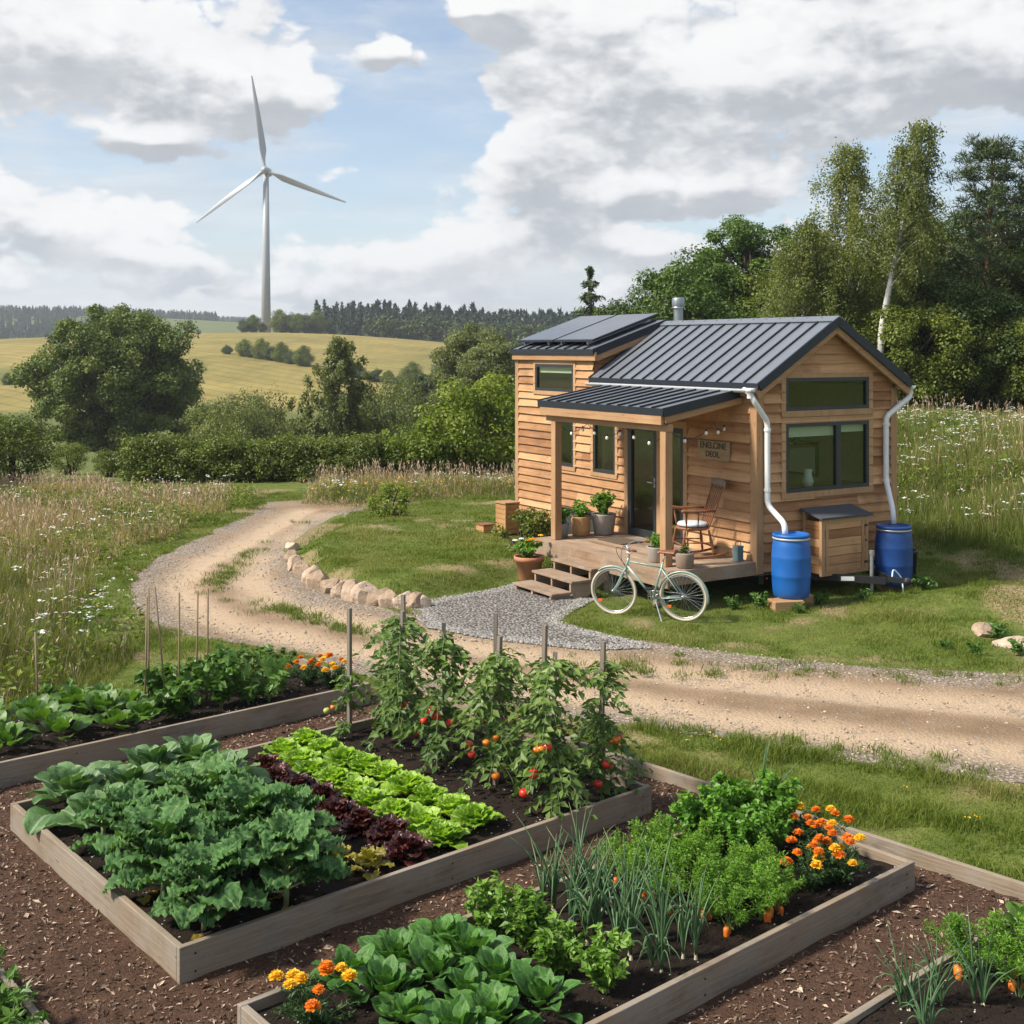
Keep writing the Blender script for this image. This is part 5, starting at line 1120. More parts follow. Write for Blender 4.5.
    V = np.concatenate(V); a = np.arange(12); b = (a+1) % 12
    s_.add(V, np.concatenate([np.stack([a+i*12, b+i*12, b+(i+1)*12, a+(i+1)*12], 1) for i in range(8)])); s_.add(V[:12], F3=[(0, i+1, i) for i in range(1, 11)]); s_.add(V[-12:], F3=[(0, i, i+1) for i in range(1, 11)])
    sd = s_.build('saddle', M['leather'], t, True); MB().tube([st-np.array((-.02, 0, .06)), (.245, 0, .915)], .012, 8).build('seat_post', M['chrome'], t, True)
    def guard(c, a0, a1, r_):
        m = MB(); A = np.linspace(a0, a1, 26); V = []
        for a in A:
            for o, q in ((-.028, -.012), (-.016, 0), (.016, 0), (.028, -.012)): V.append((c[0]+(r_+q)*math.cos(a), o, c[2]+(r_+q)*math.sin(a)))
        n = len(A); Q = [(i*4+j, i*4+j+1, (i+1)*4+j+1, (i+1)*4+j) for i in range(n-1) for j in range(3)]; m.add(V, Q)
        g = m.build('mudguard', M['sage'], t, True); sm = g.modifiers.new('thick', 'SOLIDIFY'); sm.thickness = .002
    guard(rear, .25, 3.35, RW+.022); guard(fr, 1.1, 2.9, RW+.022) if False else guard(fr, .9, 2.3, RW+.022)
    c = MB(); A = np.linspace(0, 6.283, 33)[:-1]; c.tube(np.c_[bb[0]+.088*np.cos(A), 0*A-.045, bb[2]+.088*np.sin(A)], .005, 5, closed=True)
    for k_ in range(5): c.tube([bb+np.array((0, -.045, 0)), bb+np.array((.088*math.cos(k_*1.257), -.045, .088*math.sin(k_*1.257)))], .005, 5)
    c.build('chain_ring', M['chrome'], t, True)
    for s in (-1, 1):
        e = bb+np.array((-.05*s*-1*.5, s*.075, s*.155)); MB().tube([bb+np.array((0, s*.05, 0)), e], .010, 8).build('crank', M['chrome'], t, True)
        MB().box(tuple(e+np.array((-.045, .0 if s > 0 else -.09, -.012))), tuple(e+np.array((.045, .09 if s > 0 else .0, .012)))).build('pedal', M['black'], t, bevel=.004)
    MB().tube([bb+np.array((.0, -.045, .088)), rear+np.array((0, -.045, .035))], .004, 5).tube([bb+np.array((.0, -.045, -.088)), rear+np.array((0, -.045, -.035))], .004, 5).build('chain', M['steel'], t)
    MB().tube([bb+np.array((-.04, .03, -.02)), bb+np.array((-.17, .16, -.275))], .009, 7).build('kickstand', M['chrome'], t)
bicycle()

# ------------------------------------------------------------------ rocking chair (faces local +x)
def rocking_chair():
    P = H2W(-.55, .80); t = thing('rocking_chair', 'brown wooden rocking chair with white seat cushion on the porch below the name board', 'rocking chair', (P[0], P[1], .572), R(192))
    for s in (-1, 1):
        A = np.linspace(-.48, .42, 15); m = MB(); path = np.c_[A, np.full(15, s*.235), .022+.30*(A+.02)**2]
        m.tube(path, .019, 8); m.build('rocker', M['dark_wood'], t, True)
    def turn(a, b, r_): 
        a = np.array(a); b = np.array(b); q = np.linspace(0, 1, 9)[:, None]; return MB().tube(a+(b-a)*q, r_*np.array((.75, 1, .8, 1.15, 1.25, 1.15, .8, 1, .75)), 9)
    for s in (-1, 1):
        turn((.24, s*.235, .05), (.19, s*.20, .42), .019).build('leg', M['dark_wood'], t, True); turn((-.25, s*.235, .05), (-.19, s*.18, .42), .019).build('leg', M['dark_wood'], t, True)
    turn((.22, -.22, .2), (.22, .22, .2), .011).build('stretcher', M['dark_wood'], t, True); turn((-.22, -.215, .18), (-.22, .215, .18), .011).build('stretcher', M['dark_wood'], t, True)
    for s in (-1, 1): turn((-.22, s*.215, .23), (.22, s*.22, .24), .010).build('stretcher', M['dark_wood'], t, True)
    m = MB().lathe([(0, .0), (.22, .0), (.245, .012), (.245, .035), (.23, .042), (0, .042)], 28); m.V[0] = m.V[0]*np.array((1.02, 1.0, 1))+np.array((0, 0, .415)); m.build('seat', M['dark_wood'], t, True)
    m = MB().lathe([(0, .46), (.19, .462), (.225, .475), (.23, .495), (.21, .518), (.12, .528), (0, .53)], 26); m.build('cushion', M['cushion'], t, True)
    top = np.array((-.42, 0, 1.08))
    for k, y in enumerate(np.linspace(-.20, .20, 7)):
        turn((-.19, y*.88, .44), (-.405, y*1.08, 1.06), .0125 if k in (0, 6) else .008).build('spindle', M['dark_wood'], t, True)
    m = MB(); Y = np.linspace(-.26, .26, 9)
    for j, (z0, z1) in enumerate(((1.02, 1.14),)):
        V = []
        for y in Y:
            c = -.40-.05*(1-(y/.26)**2); h_ = .012*(1-(y/.26)**2)
            V += [(c-.012-.03*0, y, z0), (c+.012, y, z0), (c-.03, y, z1+h_), (c-.006, y, z1+h_)]
        Q = [(i*4+a, i*4+b, (i+1)*4+b, (i+1)*4+a) for i in range(8) for a, b in ((0, 1), (1, 3), (3, 2), (2, 0))]; m.add(V, Q+[(0, 2, 3, 1), (32, 33, 35, 34)])
    m.build('crest_rail', M['grey_wood'], t, True)
    for s in (-1, 1):
        MB().tube([(-.285, s*.205, .70), (-.12, s*.245, .705), (.10, s*.27, .70), (.24, s*.265, .715), (.27, s*.26, .712)], [.016, .02, .022, .028, .02], 9).build('arm', M['dark_wood'], t, True)
        turn((.17, s*.215, .45), (.20, s*.26, .70), .013).build('arm_post', M['dark_wood'], t, True); turn((.0, s*.235, .45), (.0, s*.258, .70), .009).build('arm_post', M['dark_wood'], t, True)
rocking_chair()

# ------------------------------------------------------------------ pots and small things about the porch
def pot(name, label, x, y, z, prof, mt, H, spread, matn, nst=26, per=30, size=.05, asp=.65, seed=1, flowers=(), sc=1.):
    t = HT('potted_plant', label, 'potted plant', x, y, z, 0, 'potted plants round the porch'); t.rotation_euler[2] = seed
    h = max(p[1] for p in prof); o = MB().lathe(prof, 26).build(name, M[mt], t, True); r_ = prof[-1][0]
    MB().lathe([(r_-.004, h-.035), (0, h-.03)], 20).build('soil', M['soil'], t, True)
    v, C = leafy(seed, nst, H, spread, per, size, asp, .4, .04, .12, .15, matn); 
    for nm, me, mm in v: link(nm, me, mm, t, (0, 0, h-.05))
    rr = np.random.default_rng(seed)
    for k, c in enumerate(flowers):
        az = k*2.4; rad = spread*rr.uniform(.25, .95); f = MB(); a = np.arange(9)*.698
        cards(f, np.c_[.03*np.cos(a), .03*np.sin(a), 0*a], np.c_[.4*np.cos(a), .4*np.sin(a), np.ones(9)], .06, .8, .1, rr.uniform(0, 1, 9), np.c_[np.cos(a), np.sin(a), 0*a]); f.ball((0, 0, .004), .014, 8, 5)
        f.build('flower', M[c], t, loc=(rad*math.cos(az), rad*math.sin(az), h-.02+H*rr.uniform(.75, 1.)))
    return t
DZ = .572
pot('pot', 'large round leafed shrub in a grey brown pot beside the door', -.42, 3.28-.02, DZ, [(0, 0), (.14, 0), (.165, .02), (.205, .31), (.21, .33), (.21, .35), (.19, .35), (.185, .32)], 'stoneware', .44, .26, 'herb', 40, 40, .062, .75, 3)
pot('pot', 'green herb in a grey zinc pot at the left deck corner', -1.22, 3.36, DZ, [(0, 0), (.10, 0), (.115, .01), (.135, .22), (.14, .235), (.125, .235), (.12, .21)], 'zinc', .34, .20, 'parsley', 30, 34, .05, .7, 4)
pot('basket', 'green herb in a brown wooden tub at the back of the left deck corner', -.82, 3.36, DZ, [(0, 0), (.13, 0), (.15, .02), (.165, .15), (.16, .30), (.165, .32), (.15, .32), (.145, .28)], 'chest', .30, .2, 'parsley', 28, 30, .05, .7, 5)
pot('pot', 'terracotta pot with orange and white flowers on the gravel left of the steps', -2.05, 3.02, hz(-2.05, 3.02)-.01, [(0, 0), (.15, 0), (.165, .02), (.215, .32), (.24, .325), (.245, .40), (.225, .40), (.215, .34)], 'terracotta', .34, .27, 'herb', 30, 34, .07, .6, 6, ['petal_o', 'petal_w', 'petal_o', 'petal_y', 'petal_w', 'petal_o', 'petal_y'])
pot('pot', 'small bright green plant in a brown pot half behind the right porch post', -1.28, .72, DZ, [(0, 0), (.11, 0), (.13, .02), (.155, .21), (.16, .225), (.145, .225), (.135, .2)], 'stoneware', .24, .17, 'herb', 26, 30, .045, .65, 7)
pot('basket', 'plant in a dark wooden tub between the right porch post and the rocking chair', -1.24, .14, DZ, [(0, 0), (.11, 0), (.125, .02), (.135, .2), (.13, .22), (.12, .2)], 'grey_wood', .16, .10, 'bush_leaf', 14, 16, .045, .65, 8)
t = HT('doormat', 'brown doormat on the deck in front of the glazed door', 'doormat', -.62, 2.25, DZ+.002); MB().box((-.22, -.05, 0), (.22, .62, .014)).build('pile', M['mat'], t, bevel=.004)
t = HT('tin_lantern', 'small teal tin lantern on the deck by the house corner', 'lantern', -.22, .16, DZ); MB().box((-.065, -.065, 0), (.065, .065, .022)).box((-.06, -.06, .20), (.06, .06, .225)).build('base', M['tin'], t, bevel=.004)
MB().box((-.055, -.055, .022), (.055, .055, .20)).build('glass', M['tin'], t, bevel=.003)
MB().tube(bend([(-.05, 0, .225), (-.05, 0, .28), (.05, 0, .28), (.05, 0, .225)], .03), .005, 6).build('handle', M['black'], t)
t = HT('pine_chest', 'honey coloured wooden slatted chest on the lawn at the left end of the house', 'chest', -.42, 6.38, hz(-.42, 6.38)-.02); t.scale = (.66, .52, .95)
for i in range(6): MB().box((-.24, -.33, .05+i*.098), (-.222, .33, .05+i*.098+.088)).build('slat', M['chest'], t, bevel=.003)
MB().box((-.22, -.30, .04), (.20, .30, .62)).build('body', M['chest'], t)
for x in (-.245, .16):
    for y in (-.345, .30): MB().box((x, y, -.02), (x+.05, y+.05, .64)).build('leg', M['trim_z'], t)
for i in range(6): MB().box((-.19, -.335, .05+i*.098), (.155, -.318, .05+i*.098+.088)).build('slat', M['chest'], t, bevel=.003)
MB().box((-.275, -.375, .642), (.23, .365, .675)).build('lid', M['trim_y'], t, bevel=.005)
t = HT('step_block', 'low brown wooden step box beside the pine chest', 'step box', -.72, 6.72, hz(-.7, 6.7)-.04); t.scale = (.6, .7, .9); MB().box((-.20, -.2, 0), (.20, .2, .19)).build('body', M['chest'], t, bevel=.006); MB().box((-.22, -.22, .192), (.22, .22, .222)).build('top', M['dark_wood'], t, bevel=.004)

# ------------------------------------------------------------------ stones
M['stone'] = mat('sandstone', lambda g: bsdf(g, g.ramp(g.m('ADD', g.m('MULTIPLY', g.noise(obj(g), 7, 6, .65), .75), g.m('MULTIPLY', g.n('ShaderNodeObjectInfo').outputs['Random'], .34)), [(.3, (.22, .15, .10)), (.55, (.38, .28, .20)), (.75, (.50, .40, .31))]), .9, 0, g.noise(obj(g), 16, 5, .65), .7, .03, .2))
def stone(seed, sx, sy, sz, n=22, m=14):
    rr = np.random.default_rng(seed); mb = MB().ball((0, 0, 0), 1., n, m); V = mb.V[0]; V = np.sign(V)*np.abs(V)**.72
    for k in range(9):
        d = unit(rr.normal(size=3)); c = rr.uniform(.66, .92); e = V@d-c; V = V-np.outer(np.maximum(e, 0), d)*.97
    V = V*(1+.10*(fbm(V[:, 0]*3+seed, V[:, 1]*3+V[:, 2]*2, seed, 4)-.5)[:, None]); mb.V[0] = V*np.array((sx, sy, sz)); return mb.mesh('edging_stone', False)
SM = [stone(s, .175, .17, .22) for s in range(201, 207)]
rim = np.array([G(*p) for p in [(292, 551), (292, 562), (296, 570), (303, 577), (311, 583), (320, 588), (331, 592), (342, 596), (354, 599), (367, 602), (379, 604), (391, 606), (403, 607), (415, 608), (424, 608)]])
for i, p in enumerate(rim):
    big = (.75, .8, .9, 1, 1.05, 1.1, .95, .9, 1.05, 1.2, 1.0, .95, .95, .85, .7)[i]
    o = link('edging_stone', SM[i % 6], None, None, (p[0], p[1], float(gz(p[:1], p[1:])[0])+.05*big), (U(-.2, .2), U(-.2, .2), math.atan2(*(rim[min(i+1, 14)]-rim[max(i-1, 0)])[::-1])+U(-.25, .25)+(3.14 if i % 3 else 0)), (big*U(.85, 1.05), big*U(.9, 1.1), big*U(.85, 1.1)))
    if not SM[i % 6].materials: SM[i % 6].materials.append(M['stone'])
    tag(o, f'{ORD[i]} sandstone block of the lawn edge, counted from the far end by the track', 'stone', 'sandstone blocks edging the lawn')
for i, (u, v, s, l_) in enumerate(((985, 612, .8, 'pale flat rock on the grassy hump at the right picture edge'), (1012, 622, .8, 'pale rock at the right picture edge beside the flat rock'), (1010, 500, .8, 'pale rock half hidden in the bank at the right picture edge'))):
    P = G(u, v, .3); o = link('rock', SM[(i+2) % 6], None, None, Wp(*P), (U(-.2, .2), U(-.2, .2), U(0, 6)), (s*1.7, s*1.2, s*.75)); tag(o, l_, 'rock', 'pale rocks on the right bank')

# loose stones on the track and gravel
def pebbles(name, n, P, lo, hi, mt, lift=0.):
    mb = MB(); base = MB().ball((0, 0, 0), 1, 6, 5); Vb = base.V[0]; Fb = base.F[4][0]; n = len(P); r_ = U(lo, hi, n)
    z = gzp(P)+lift; sc = np.stack([r_*U(.8, 1.4, n), r_*U(.7, 1.1, n), r_*U(.5, .8, n)], 1); th = U(0, 6.28, n); c, s = np.cos(th), np.sin(th)
    L = Vb[None]*sc[:, None]*(1+.25*rng.normal(size=(n, len(Vb), 1))*.5); X = L[..., 0]*c[:, None]-L[..., 1]*s[:, None]; Y = L[..., 0]*s[:, None]+L[..., 1]*c[:, None]
    V = np.stack([X+P[:, :1], Y+P[:, 1:], L[..., 2]+z[:, None]+r_[:, None]*.25], -1).reshape(-1, 3)
    mb.add(V, (Fb[None]+np.arange(n)[:, None, None]*len(Vb)).reshape(-1, 4), tone=np.repeat(rng.random(n), len(Vb))); tag(mb.build(name, mt), kind='stuff')
m_peb = lambda nm, a, b: mat(nm, lambda g: bsdf(g, g.ramp(attr(g, 'tone'), [(0, a), (1, b)]), .9, 0, g.noise(obj(g), 60, 3), .4, .01, .2))
P = np.c_[U(-9, 9, 120000), U(9, 30, 120000)]; s = sdf(P, ROAD); kp = (s > -.05) & (rng.random(len(P)) < np.where(s < .7, .32, .06)*smooth(30, 12, P[:, 1])*1.3)
pebbles('track_stones', 0, P[kp], .006, .017, m_peb('track stones', (.22, .17, .12), (.50, .42, .33)))
P = np.c_[U(-4, 4, 120000), U(12, 20, 120000)]; P = P[sdf(P, PAD) > -.04][:20000]
pebbles('gravel_stones', 0, P, .008, .021, m_peb('gravel stones', (.17, .16, .145), (.39, .365, .335)), .012)
# ------------------------------------------------------------------ grasses
HOUSE_FOOT = [tuple(H2W(*p)) for p in ((-.02, .0), (HW, 0), (HW, HL), (0, HL))]
DECK_FOOT = [tuple(H2W(*p)) for p in ((-1.62, 0), (0, 0), (0, 3.54), (-1.62, 3.54))]
def scatter(n, x0, x1, y0, y1):
    P = np.c_[U(x0, x1, n), U(y0, y1, n)]; return P[np.abs(P[:, 0]) < .455*P[:, 1]+1.2]
MEAD_L = [(-30, 9), (-9, 9), tuple(B2W(-3, 5.55)), tuple(B2W(1.2, 5.55)), G(118, 668), G(150, 640), G(128, 600), G(120, 590), G(146, 562), G(200, 537), G(245, 515), G(258, 508), (-6.1, 29.8), (-8, 32), (-30, 34)]
MEAD_B = [G(345, 517), G(350, 508), (-4.6, 28.2), (-6.4, 29.4), (-8, 33.5), (-1.0, 33), (3.0, 33), (2.4, 26.2), (.2, 24.6), G(505, 500), G(440, 500), G(390, 507)]
def mead_r(P):
    t = (P-HC)@HB; l = (P-HC)@HA; return smooth(5.0, 6.2, t+1.6*(fbm(P[:, 0]*.6, P[:, 1]*.6, 61, 3)-.45)+.25*(l-1))*smooth(-3.5, -1.5, l)
def m_grass(name, lo, hi, tip, dry):
    def f(g):
        t = attr(g, 'tone'); h = attr(g, 'h'); o = obj(g); big = g.noise(o, .55, 3)
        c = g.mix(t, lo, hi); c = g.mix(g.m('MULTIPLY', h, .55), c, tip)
        c = g.mix(g.m('MULTIPLY', g.step(g.m('ADD', g.m('MULTIPLY', t, .5), g.m('MULTIPLY', big, .8)), .60, .85), .85), c, dry)
        b = bsdf(g, c, .6, spec=.25); tr = g.n('ShaderNodeBsdfTranslucent', {'Color': g.mix(1., c, (1.2, 1.25, .6), 'MULTIPLY')}).outputs[0]
        return g.n('ShaderNodeMixShader', {0: .35, 1: b, 2: tr}).outputs[0]
    return mat(name, f)
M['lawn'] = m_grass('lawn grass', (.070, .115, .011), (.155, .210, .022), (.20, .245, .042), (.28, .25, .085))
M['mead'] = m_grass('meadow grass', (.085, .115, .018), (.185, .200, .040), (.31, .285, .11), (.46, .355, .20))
M['bank'] = m_grass('bank grass', (.072, .110, .016), (.160, .195, .034), (.22, .245, .065), (.29, .275, .10))
M['seed'] = mat('seed heads', lambda g: bsdf(g, g.ramp(attr(g, 'tone'), [(0, (.38, .26, .17)), (.5, (.52, .385, .26)), (1, (.60, .49, .32))]), .9, spec=.1))
def lawn():
    mb = MB()
    def add(P, dens, h0, h1, w0):
        bare = smooth(.58, .72, fbm(P[:, 0]/.9, P[:, 1]/.9, 3, 4)+.10*smooth(.7, .0, np.abs(sdf(P, ROAD))))
        hump = np.exp(-(((P[:, 0]-7.0)/1.6)**2+((P[:, 1]-17.0)/1.3)**2))
        kp = (rng.random(len(P)) > np.maximum(np.maximum(bare*.88, .8*np.exp(-((((P-HC)@HB-4.9)/.9)**2))*smooth(-3, -1, (P-HC)@HA)*smooth(.36, .5, fbm(P[:, 0]*1.4, P[:, 1]*1.4, 78, 3))), hump*.8*smooth(.35, .5, fbm(P[:, 0]*1.6, P[:, 1]*1.6, 77, 3)))) & (sdf(P, ROAD) < .04+.25*(fbm(P[:, 0]*2.5, P[:, 1]*2.5, 71, 3)-.5)) & (sdf(P, PAD) < .05+.2*(fbm(P[:, 0]*3, P[:, 1]*3, 72, 3)-.5)) & (sdf(P, MULCH) < -.08) & ~inside(P, HOUSE_FOOT)
        kp &= ((sdf(P, MEAD_L) < .5) | (sdf(P, ROAD) > -1.7)) & (mead_r(P) < .8)
        P = P[kp]; n = len(P); cl = fbm(P[:, 0]*2.2, P[:, 1]*2.2, 74, 3); H = (h0+(h1-h0)*smooth(.35, .65, cl))*U(.5, 1.2, n)
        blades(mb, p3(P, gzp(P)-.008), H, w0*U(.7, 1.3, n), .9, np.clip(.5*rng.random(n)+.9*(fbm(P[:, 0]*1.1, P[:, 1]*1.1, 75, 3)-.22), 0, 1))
    P = scatter(260000, -2, 7.5, 7.2, 12.5); P = P[(P@GP-GF@GP) > 3.2]; add(P, 1, .03, .17, .006)
    add(scatter(330000, -9, 10, 12, 20), 1, .03, .085, .0075); add(scatter(230000, -9, 4, 19, 31), 1, .035, .085, .0105)
    P = scatter(120000, 5, 14, 16, 28); add(P, 1, .04, .14, .009)
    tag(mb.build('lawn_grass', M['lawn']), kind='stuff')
    # tufts on the crown of the track and along its edges
    mb = MB(); mid = [G(*p) for p in [(300, 520), (262, 548), (225, 570), (210, 585), (222, 600), (262, 606), (300, 612), (335, 628), (400, 640)]]
    C = []
    for a, b in zip(mid[:-1], mid[1:]):
        for k in range(17 if U(0, 1) < .72 else 3): C.append(np.array(a)+(np.array(b)-np.array(a))*U(0, 1)+rng.normal(0, .10, 2))
    for k in range(46): u = U(560, 1020); C.append(np.array(G(u, U(655, 672)+(u-560)*.03))+rng.normal(0, .12, 2))
    for k in range(50): u = U(640, 1020); C.append(np.array(G(u, 738+(u-640)*.118+U(-16, 6))))
    for k in range(150):
        p = H2W(rng.normal(4.7, .7), U(-2.5, 5)); C.append(p)
    for c in C:
        n = rng.integers(20, 90); P = c+rng.normal(0, U(.04, .13), (n, 2)); blades(mb, p3(P, gzp(P)-.005), U(.03, .10, n), U(.005, .010, n), 1.2, rng.random(n)*.6)
    tag(mb.build('track_grass', M['lawn']), kind='stuff')
lawn()
def meadow():
    mb = MB(); bk = MB(); sd = MB(); fw = MB(); fy = MB(); fp = MB(); fs = MB(); bl = MB()
    def add(P, hs, w_, seeds=.10, mb=mb, dryer=0.):
        n = len(P); z = gzp(P); pat = fbm(P[:, 0]*.55, P[:, 1]*.55, 81, 4); H = hs*(.55+.75*smooth(.3, .65, pat))*U(.45, 1.15, n)
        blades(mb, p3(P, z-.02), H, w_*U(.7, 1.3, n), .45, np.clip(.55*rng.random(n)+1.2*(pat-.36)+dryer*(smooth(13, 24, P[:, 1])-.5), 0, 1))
        k = (rng.random(n) < seeds*(.4+1.6*smooth(.38, .6, pat))); Q = P[k]; hh = H[k]*1.25+.08; th = U(0, 6.28, len(Q)); d = np.stack([np.cos(th), np.sin(th)], 1)*(hh*U(.05, .3, len(Q)))[:, None]
        top = np.c_[Q+d, z[k]+hh]; 
        bot = np.c_[Q, z[k]]; side = np.c_[U(-1, 1, len(Q)), U(-1, 1, len(Q)), 0*hh]; ww = np.broadcast_to(w_, (n,))[k]; side = unit(side)*ww[:, None]*.22
        V = np.stack([bot-side, bot+side, top+side*.6, top-side*.6], 1).reshape(-1, 3); i = np.arange(len(Q))[:, None]*4; sd.add(V, i+np.arange(4), tone=.3)
        for r_ in range(3):
            o = rng.normal(0, .010, (len(Q), 3))*np.array((1, 1, 3.))-np.array((0, 0, .03*r_)); T = np.c_[rng.normal(0, .5, (len(Q), 2)), np.ones(len(Q))]
            cards(sd, top+o, rng.normal(size=(len(Q), 3))*np.array((1, 1, .2)), ww*U(3.5, 7.5, len(Q)), .20, 0, np.clip(rng.random(len(Q))*.6+.6*(pat[k]-.3), 0, 1), T)
    P = scatter(330000, -16, -2, 10, 33); P = P[(sdf(P, MEAD_L) > -.05+.3*(fbm(P[:, 0], P[:, 1], 82, 3)-.5))]; kp = rng.random(len(P)) < np.clip(14/P[:, 1], .3, 1)
    kr = -sdf(P, ROAD) > .40+1.0*fbm(P[:, 0]*.8, P[:, 1]*.8, 93, 3); P = P[kp & kr]; ed = smooth(.0, 2.2, sdf(P, MEAD_L)+.8*(fbm(P[:, 0]*.7, P[:, 1]*.7, 89, 3)-.5)); nearf = smooth(26, 14, P[:, 1]); add(P, (.30+.40*nearf)*(.36+.64*ed), .0055+.0004*P[:, 1], .014+.045*smooth(13, 22, P[:, 1]), dryer=.62)
    P = scatter(60000, -5, 4, 22, 34); P = P[sdf(P, MEAD_B) > .25*(fbm(P[:, 0], P[:, 1], 82, 3)-.5)]; add(P, .40*(.25+.75*smooth(0, 1.6, sdf(P, MEAD_B)+.9*(fbm(P[:, 0]*.8, P[:, 1]*.8, 90, 3)-.5))), .014, .06, dryer=.15)
    P = scatter(300000, 4, 17, 16, 34); P = P[(rng.random(len(P)) < mead_r(P)) & ~inside(P, HOUSE_FOOT)]; add(P[:170000], .46, .012, .009, bk, .0)
    # verge and bank herbs: broad leaved clumps mixed in
    def herbs(poly_fn, n, x0, x1, y0, y1, hs):
        P = scatter(n, x0, x1, y0, y1); P = P[poly_fn(P)]; m = len(P); pat = fbm(P[:, 0]*.8+9, P[:, 1]*.8, 83, 3); P = P[pat > .45]; m = len(P); z = gzp(P)
        for r_ in range(26): cards(bl, np.c_[P+rng.normal(0, .09, (m, 2)), z+hs*U(.05, 1, m)], np.c_[rng.normal(0, .5, (m, 2)), np.ones(m)], U(.05, .11, m), .45, .1, rng.random(m))
    herbs(lambda P: sdf(P, MEAD_L) > .1, 2200, -14, -2, 11, 30, .45); herbs(lambda P: mead_r(P) > .5, 1900, 5, 15, 17, 32, .55); herbs(lambda P: sdf(P, MEAD_B) > .1, 300, -5, 4, 22, 33, .5)
    # flower umbels and daisies
    def flowers(P, hs, mbx, size, petals=7):
        P = np.asarray(P); n = len(P); z = gzp(P)+hs*U(.75, 1.25, n)
        for c, zz in zip(P, z):
            m_ = rng.integers(3, petals+4); q = rng.normal(0, size*.9, (m_, 2)); cards(mbx, np.c_[c+q, zz-np.hypot(*q.T)*.35], np.c_[rng.normal(0, .25, (m_, 2)), np.ones(m_)], size*U(.6, 1.4, m_), .95, .03, rng.random(m_))
            fs.beam((c[0], c[1], zz-hs*.6), (c[0], c[1], zz-.01), size*.12, size*.12)
    def pick(fn, n, x0, x1, y0, y1, sc_=1.1, thr=.5, seed=84):
        P = scatter(n*6, x0, x1, y0, y1); P = P[fn(P)]; return P[fbm(P[:, 0]*sc_, P[:, 1]*sc_, seed, 3) > thr][:n]
    inL = lambda P: sdf(P, MEAD_L) > .3
    flowers(pick(inL, 210, -13, -2.5, 13, 30, .7, .50), .60, fw, .040); flowers(pick(inL, 40, -10, -3, 11.5, 20, 1., .45, 85), .6, fy, .018, 3); flowers(pick(inL, 30, -7, -3.6, 12.2, 15.5, 1.2, .45, 86), .55, fp, .022, 3)
    flowers([G(u, v) for u, v in rng.uniform((40, 600), (150, 662), (40, 2))], .62, fw, .024)
    flowers(pick(lambda P: sdf(P, MEAD_B) > .2, 150, -4.5, 4, 22, 31, .9, .42), .46, fw, .045); flowers(pick(lambda P: sdf(P, MEAD_B) > .0, 60, -5, 0, 22, 30, .9, .42, 87), .45, fy, .035, 3)
    flowers(pick(lambda P: mead_r(P) > .6, 620, 5.5, 15, 18, 33, 1.0, .42), .54, fw, .044); flowers(pick(lambda P: mead_r(P) > .6, 70, 5.5, 15, 18, 33, 1., .46, 88), .58, fy, .03, 3)
    flowers(np.array([G(u, v) for u, v in ((688, 757), (696, 762), (710, 748), (716, 750), (722, 752), (905, 806), (930, 812), (968, 838), (975, 836), (980, 838))]), .14, fy, .014, 2)
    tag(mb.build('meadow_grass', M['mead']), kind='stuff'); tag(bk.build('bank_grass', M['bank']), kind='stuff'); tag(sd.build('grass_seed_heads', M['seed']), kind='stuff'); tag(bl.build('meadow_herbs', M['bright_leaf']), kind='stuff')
    for m_, nm, k in ((fw, 'white_wildflowers', 'petal_w'), (fy, 'yellow_wildflowers', 'petal_y'), (fp, 'pink_wildflowers', 'petal_p'), (fs, 'wildflower_stems', 'stem')): tag(m_.build(nm, M[k]), kind='stuff')
meadow()

# ------------------------------------------------------------------ trees and shrubs
def crown_clumps(seed, n, rx, ry, rz_, cz, shell=.55, low=-.8, waist=None):
    rr = np.random.default_rng(seed); d = unit(rr.normal(size=(n*3, 3))); r_ = rr.uniform(shell, 1, (n*3, 1))**.6; C = d*r_; C = C[C[:, 2] > low][:n]
    C = C*np.array((rx, ry, rz_)); C[:, 2] += cz
    return C+rr.normal(0, .06*rx, C.shape)
def clump_leaves(mb, C, rad, per, size, asp=.6, flat=.75, seed=0, tone0=0., droop=0., updir=.5):
    rr = np.random.default_rng(seed); n = len(C); rad = np.broadcast_to(rad, (n,)); k = np.repeat(np.arange(n), per); m = len(k)
    d = unit(rr.normal(size=(m, 3))); r_ = rr.uniform(.25, 1, m)**.5*rad[k]*rr.uniform(.75, 1.15, m); P = C[k]+d*r_[:, None]*np.array((1, 1, flat))
    N = unit(d*.7+np.array((0, 0, updir))+rr.normal(0, .45, (m, 3))); ct = rr.uniform(-.18, .18, n)
    T = rr.normal(size=(m, 3))-np.array((0, 0, droop))
    cards(mb, P, N, size*rr.uniform(.65, 1.3, m), asp, .1, np.clip(tone0+.45+ct[k]+rr.uniform(-.3, .3, m), 0, 1), T)
def limbs(mb, base, C, z0, z1, r0, seed=0, frac=.5, r1=.02):
    """boughs from the trunk to the leaf clumps"""
    rr = np.random.default_rng(seed)
    for c in C[rr.random(len(C)) < frac]:
        h = z0+(z1-z0)*np.clip((c[2]-z0)/max(z1*1.6-z0, .1), .0, 1)*rr.uniform(.7, 1); a = np.array((base[0]*0, 0, h)); m_ = (a+c)/2+np.array((0, 0, -.10*np.linalg.norm(c-a)*.5))+rr.normal(0, .08*np.linalg.norm(c-a), 3)
        t = np.linspace(0, 1, 7)[:, None]; mb.tube(a*(1-t)**2+2*m_*t*(1-t)+c*t*t, np.linspace(r0*.45, r1, 7), 5, cap=False)
def tree_parts(trunk, crown, bk, lf): return [('trunk', trunk.mesh('trunk', True), M[bk]), ('crown', crown.mesh('crown'), M[lf])]
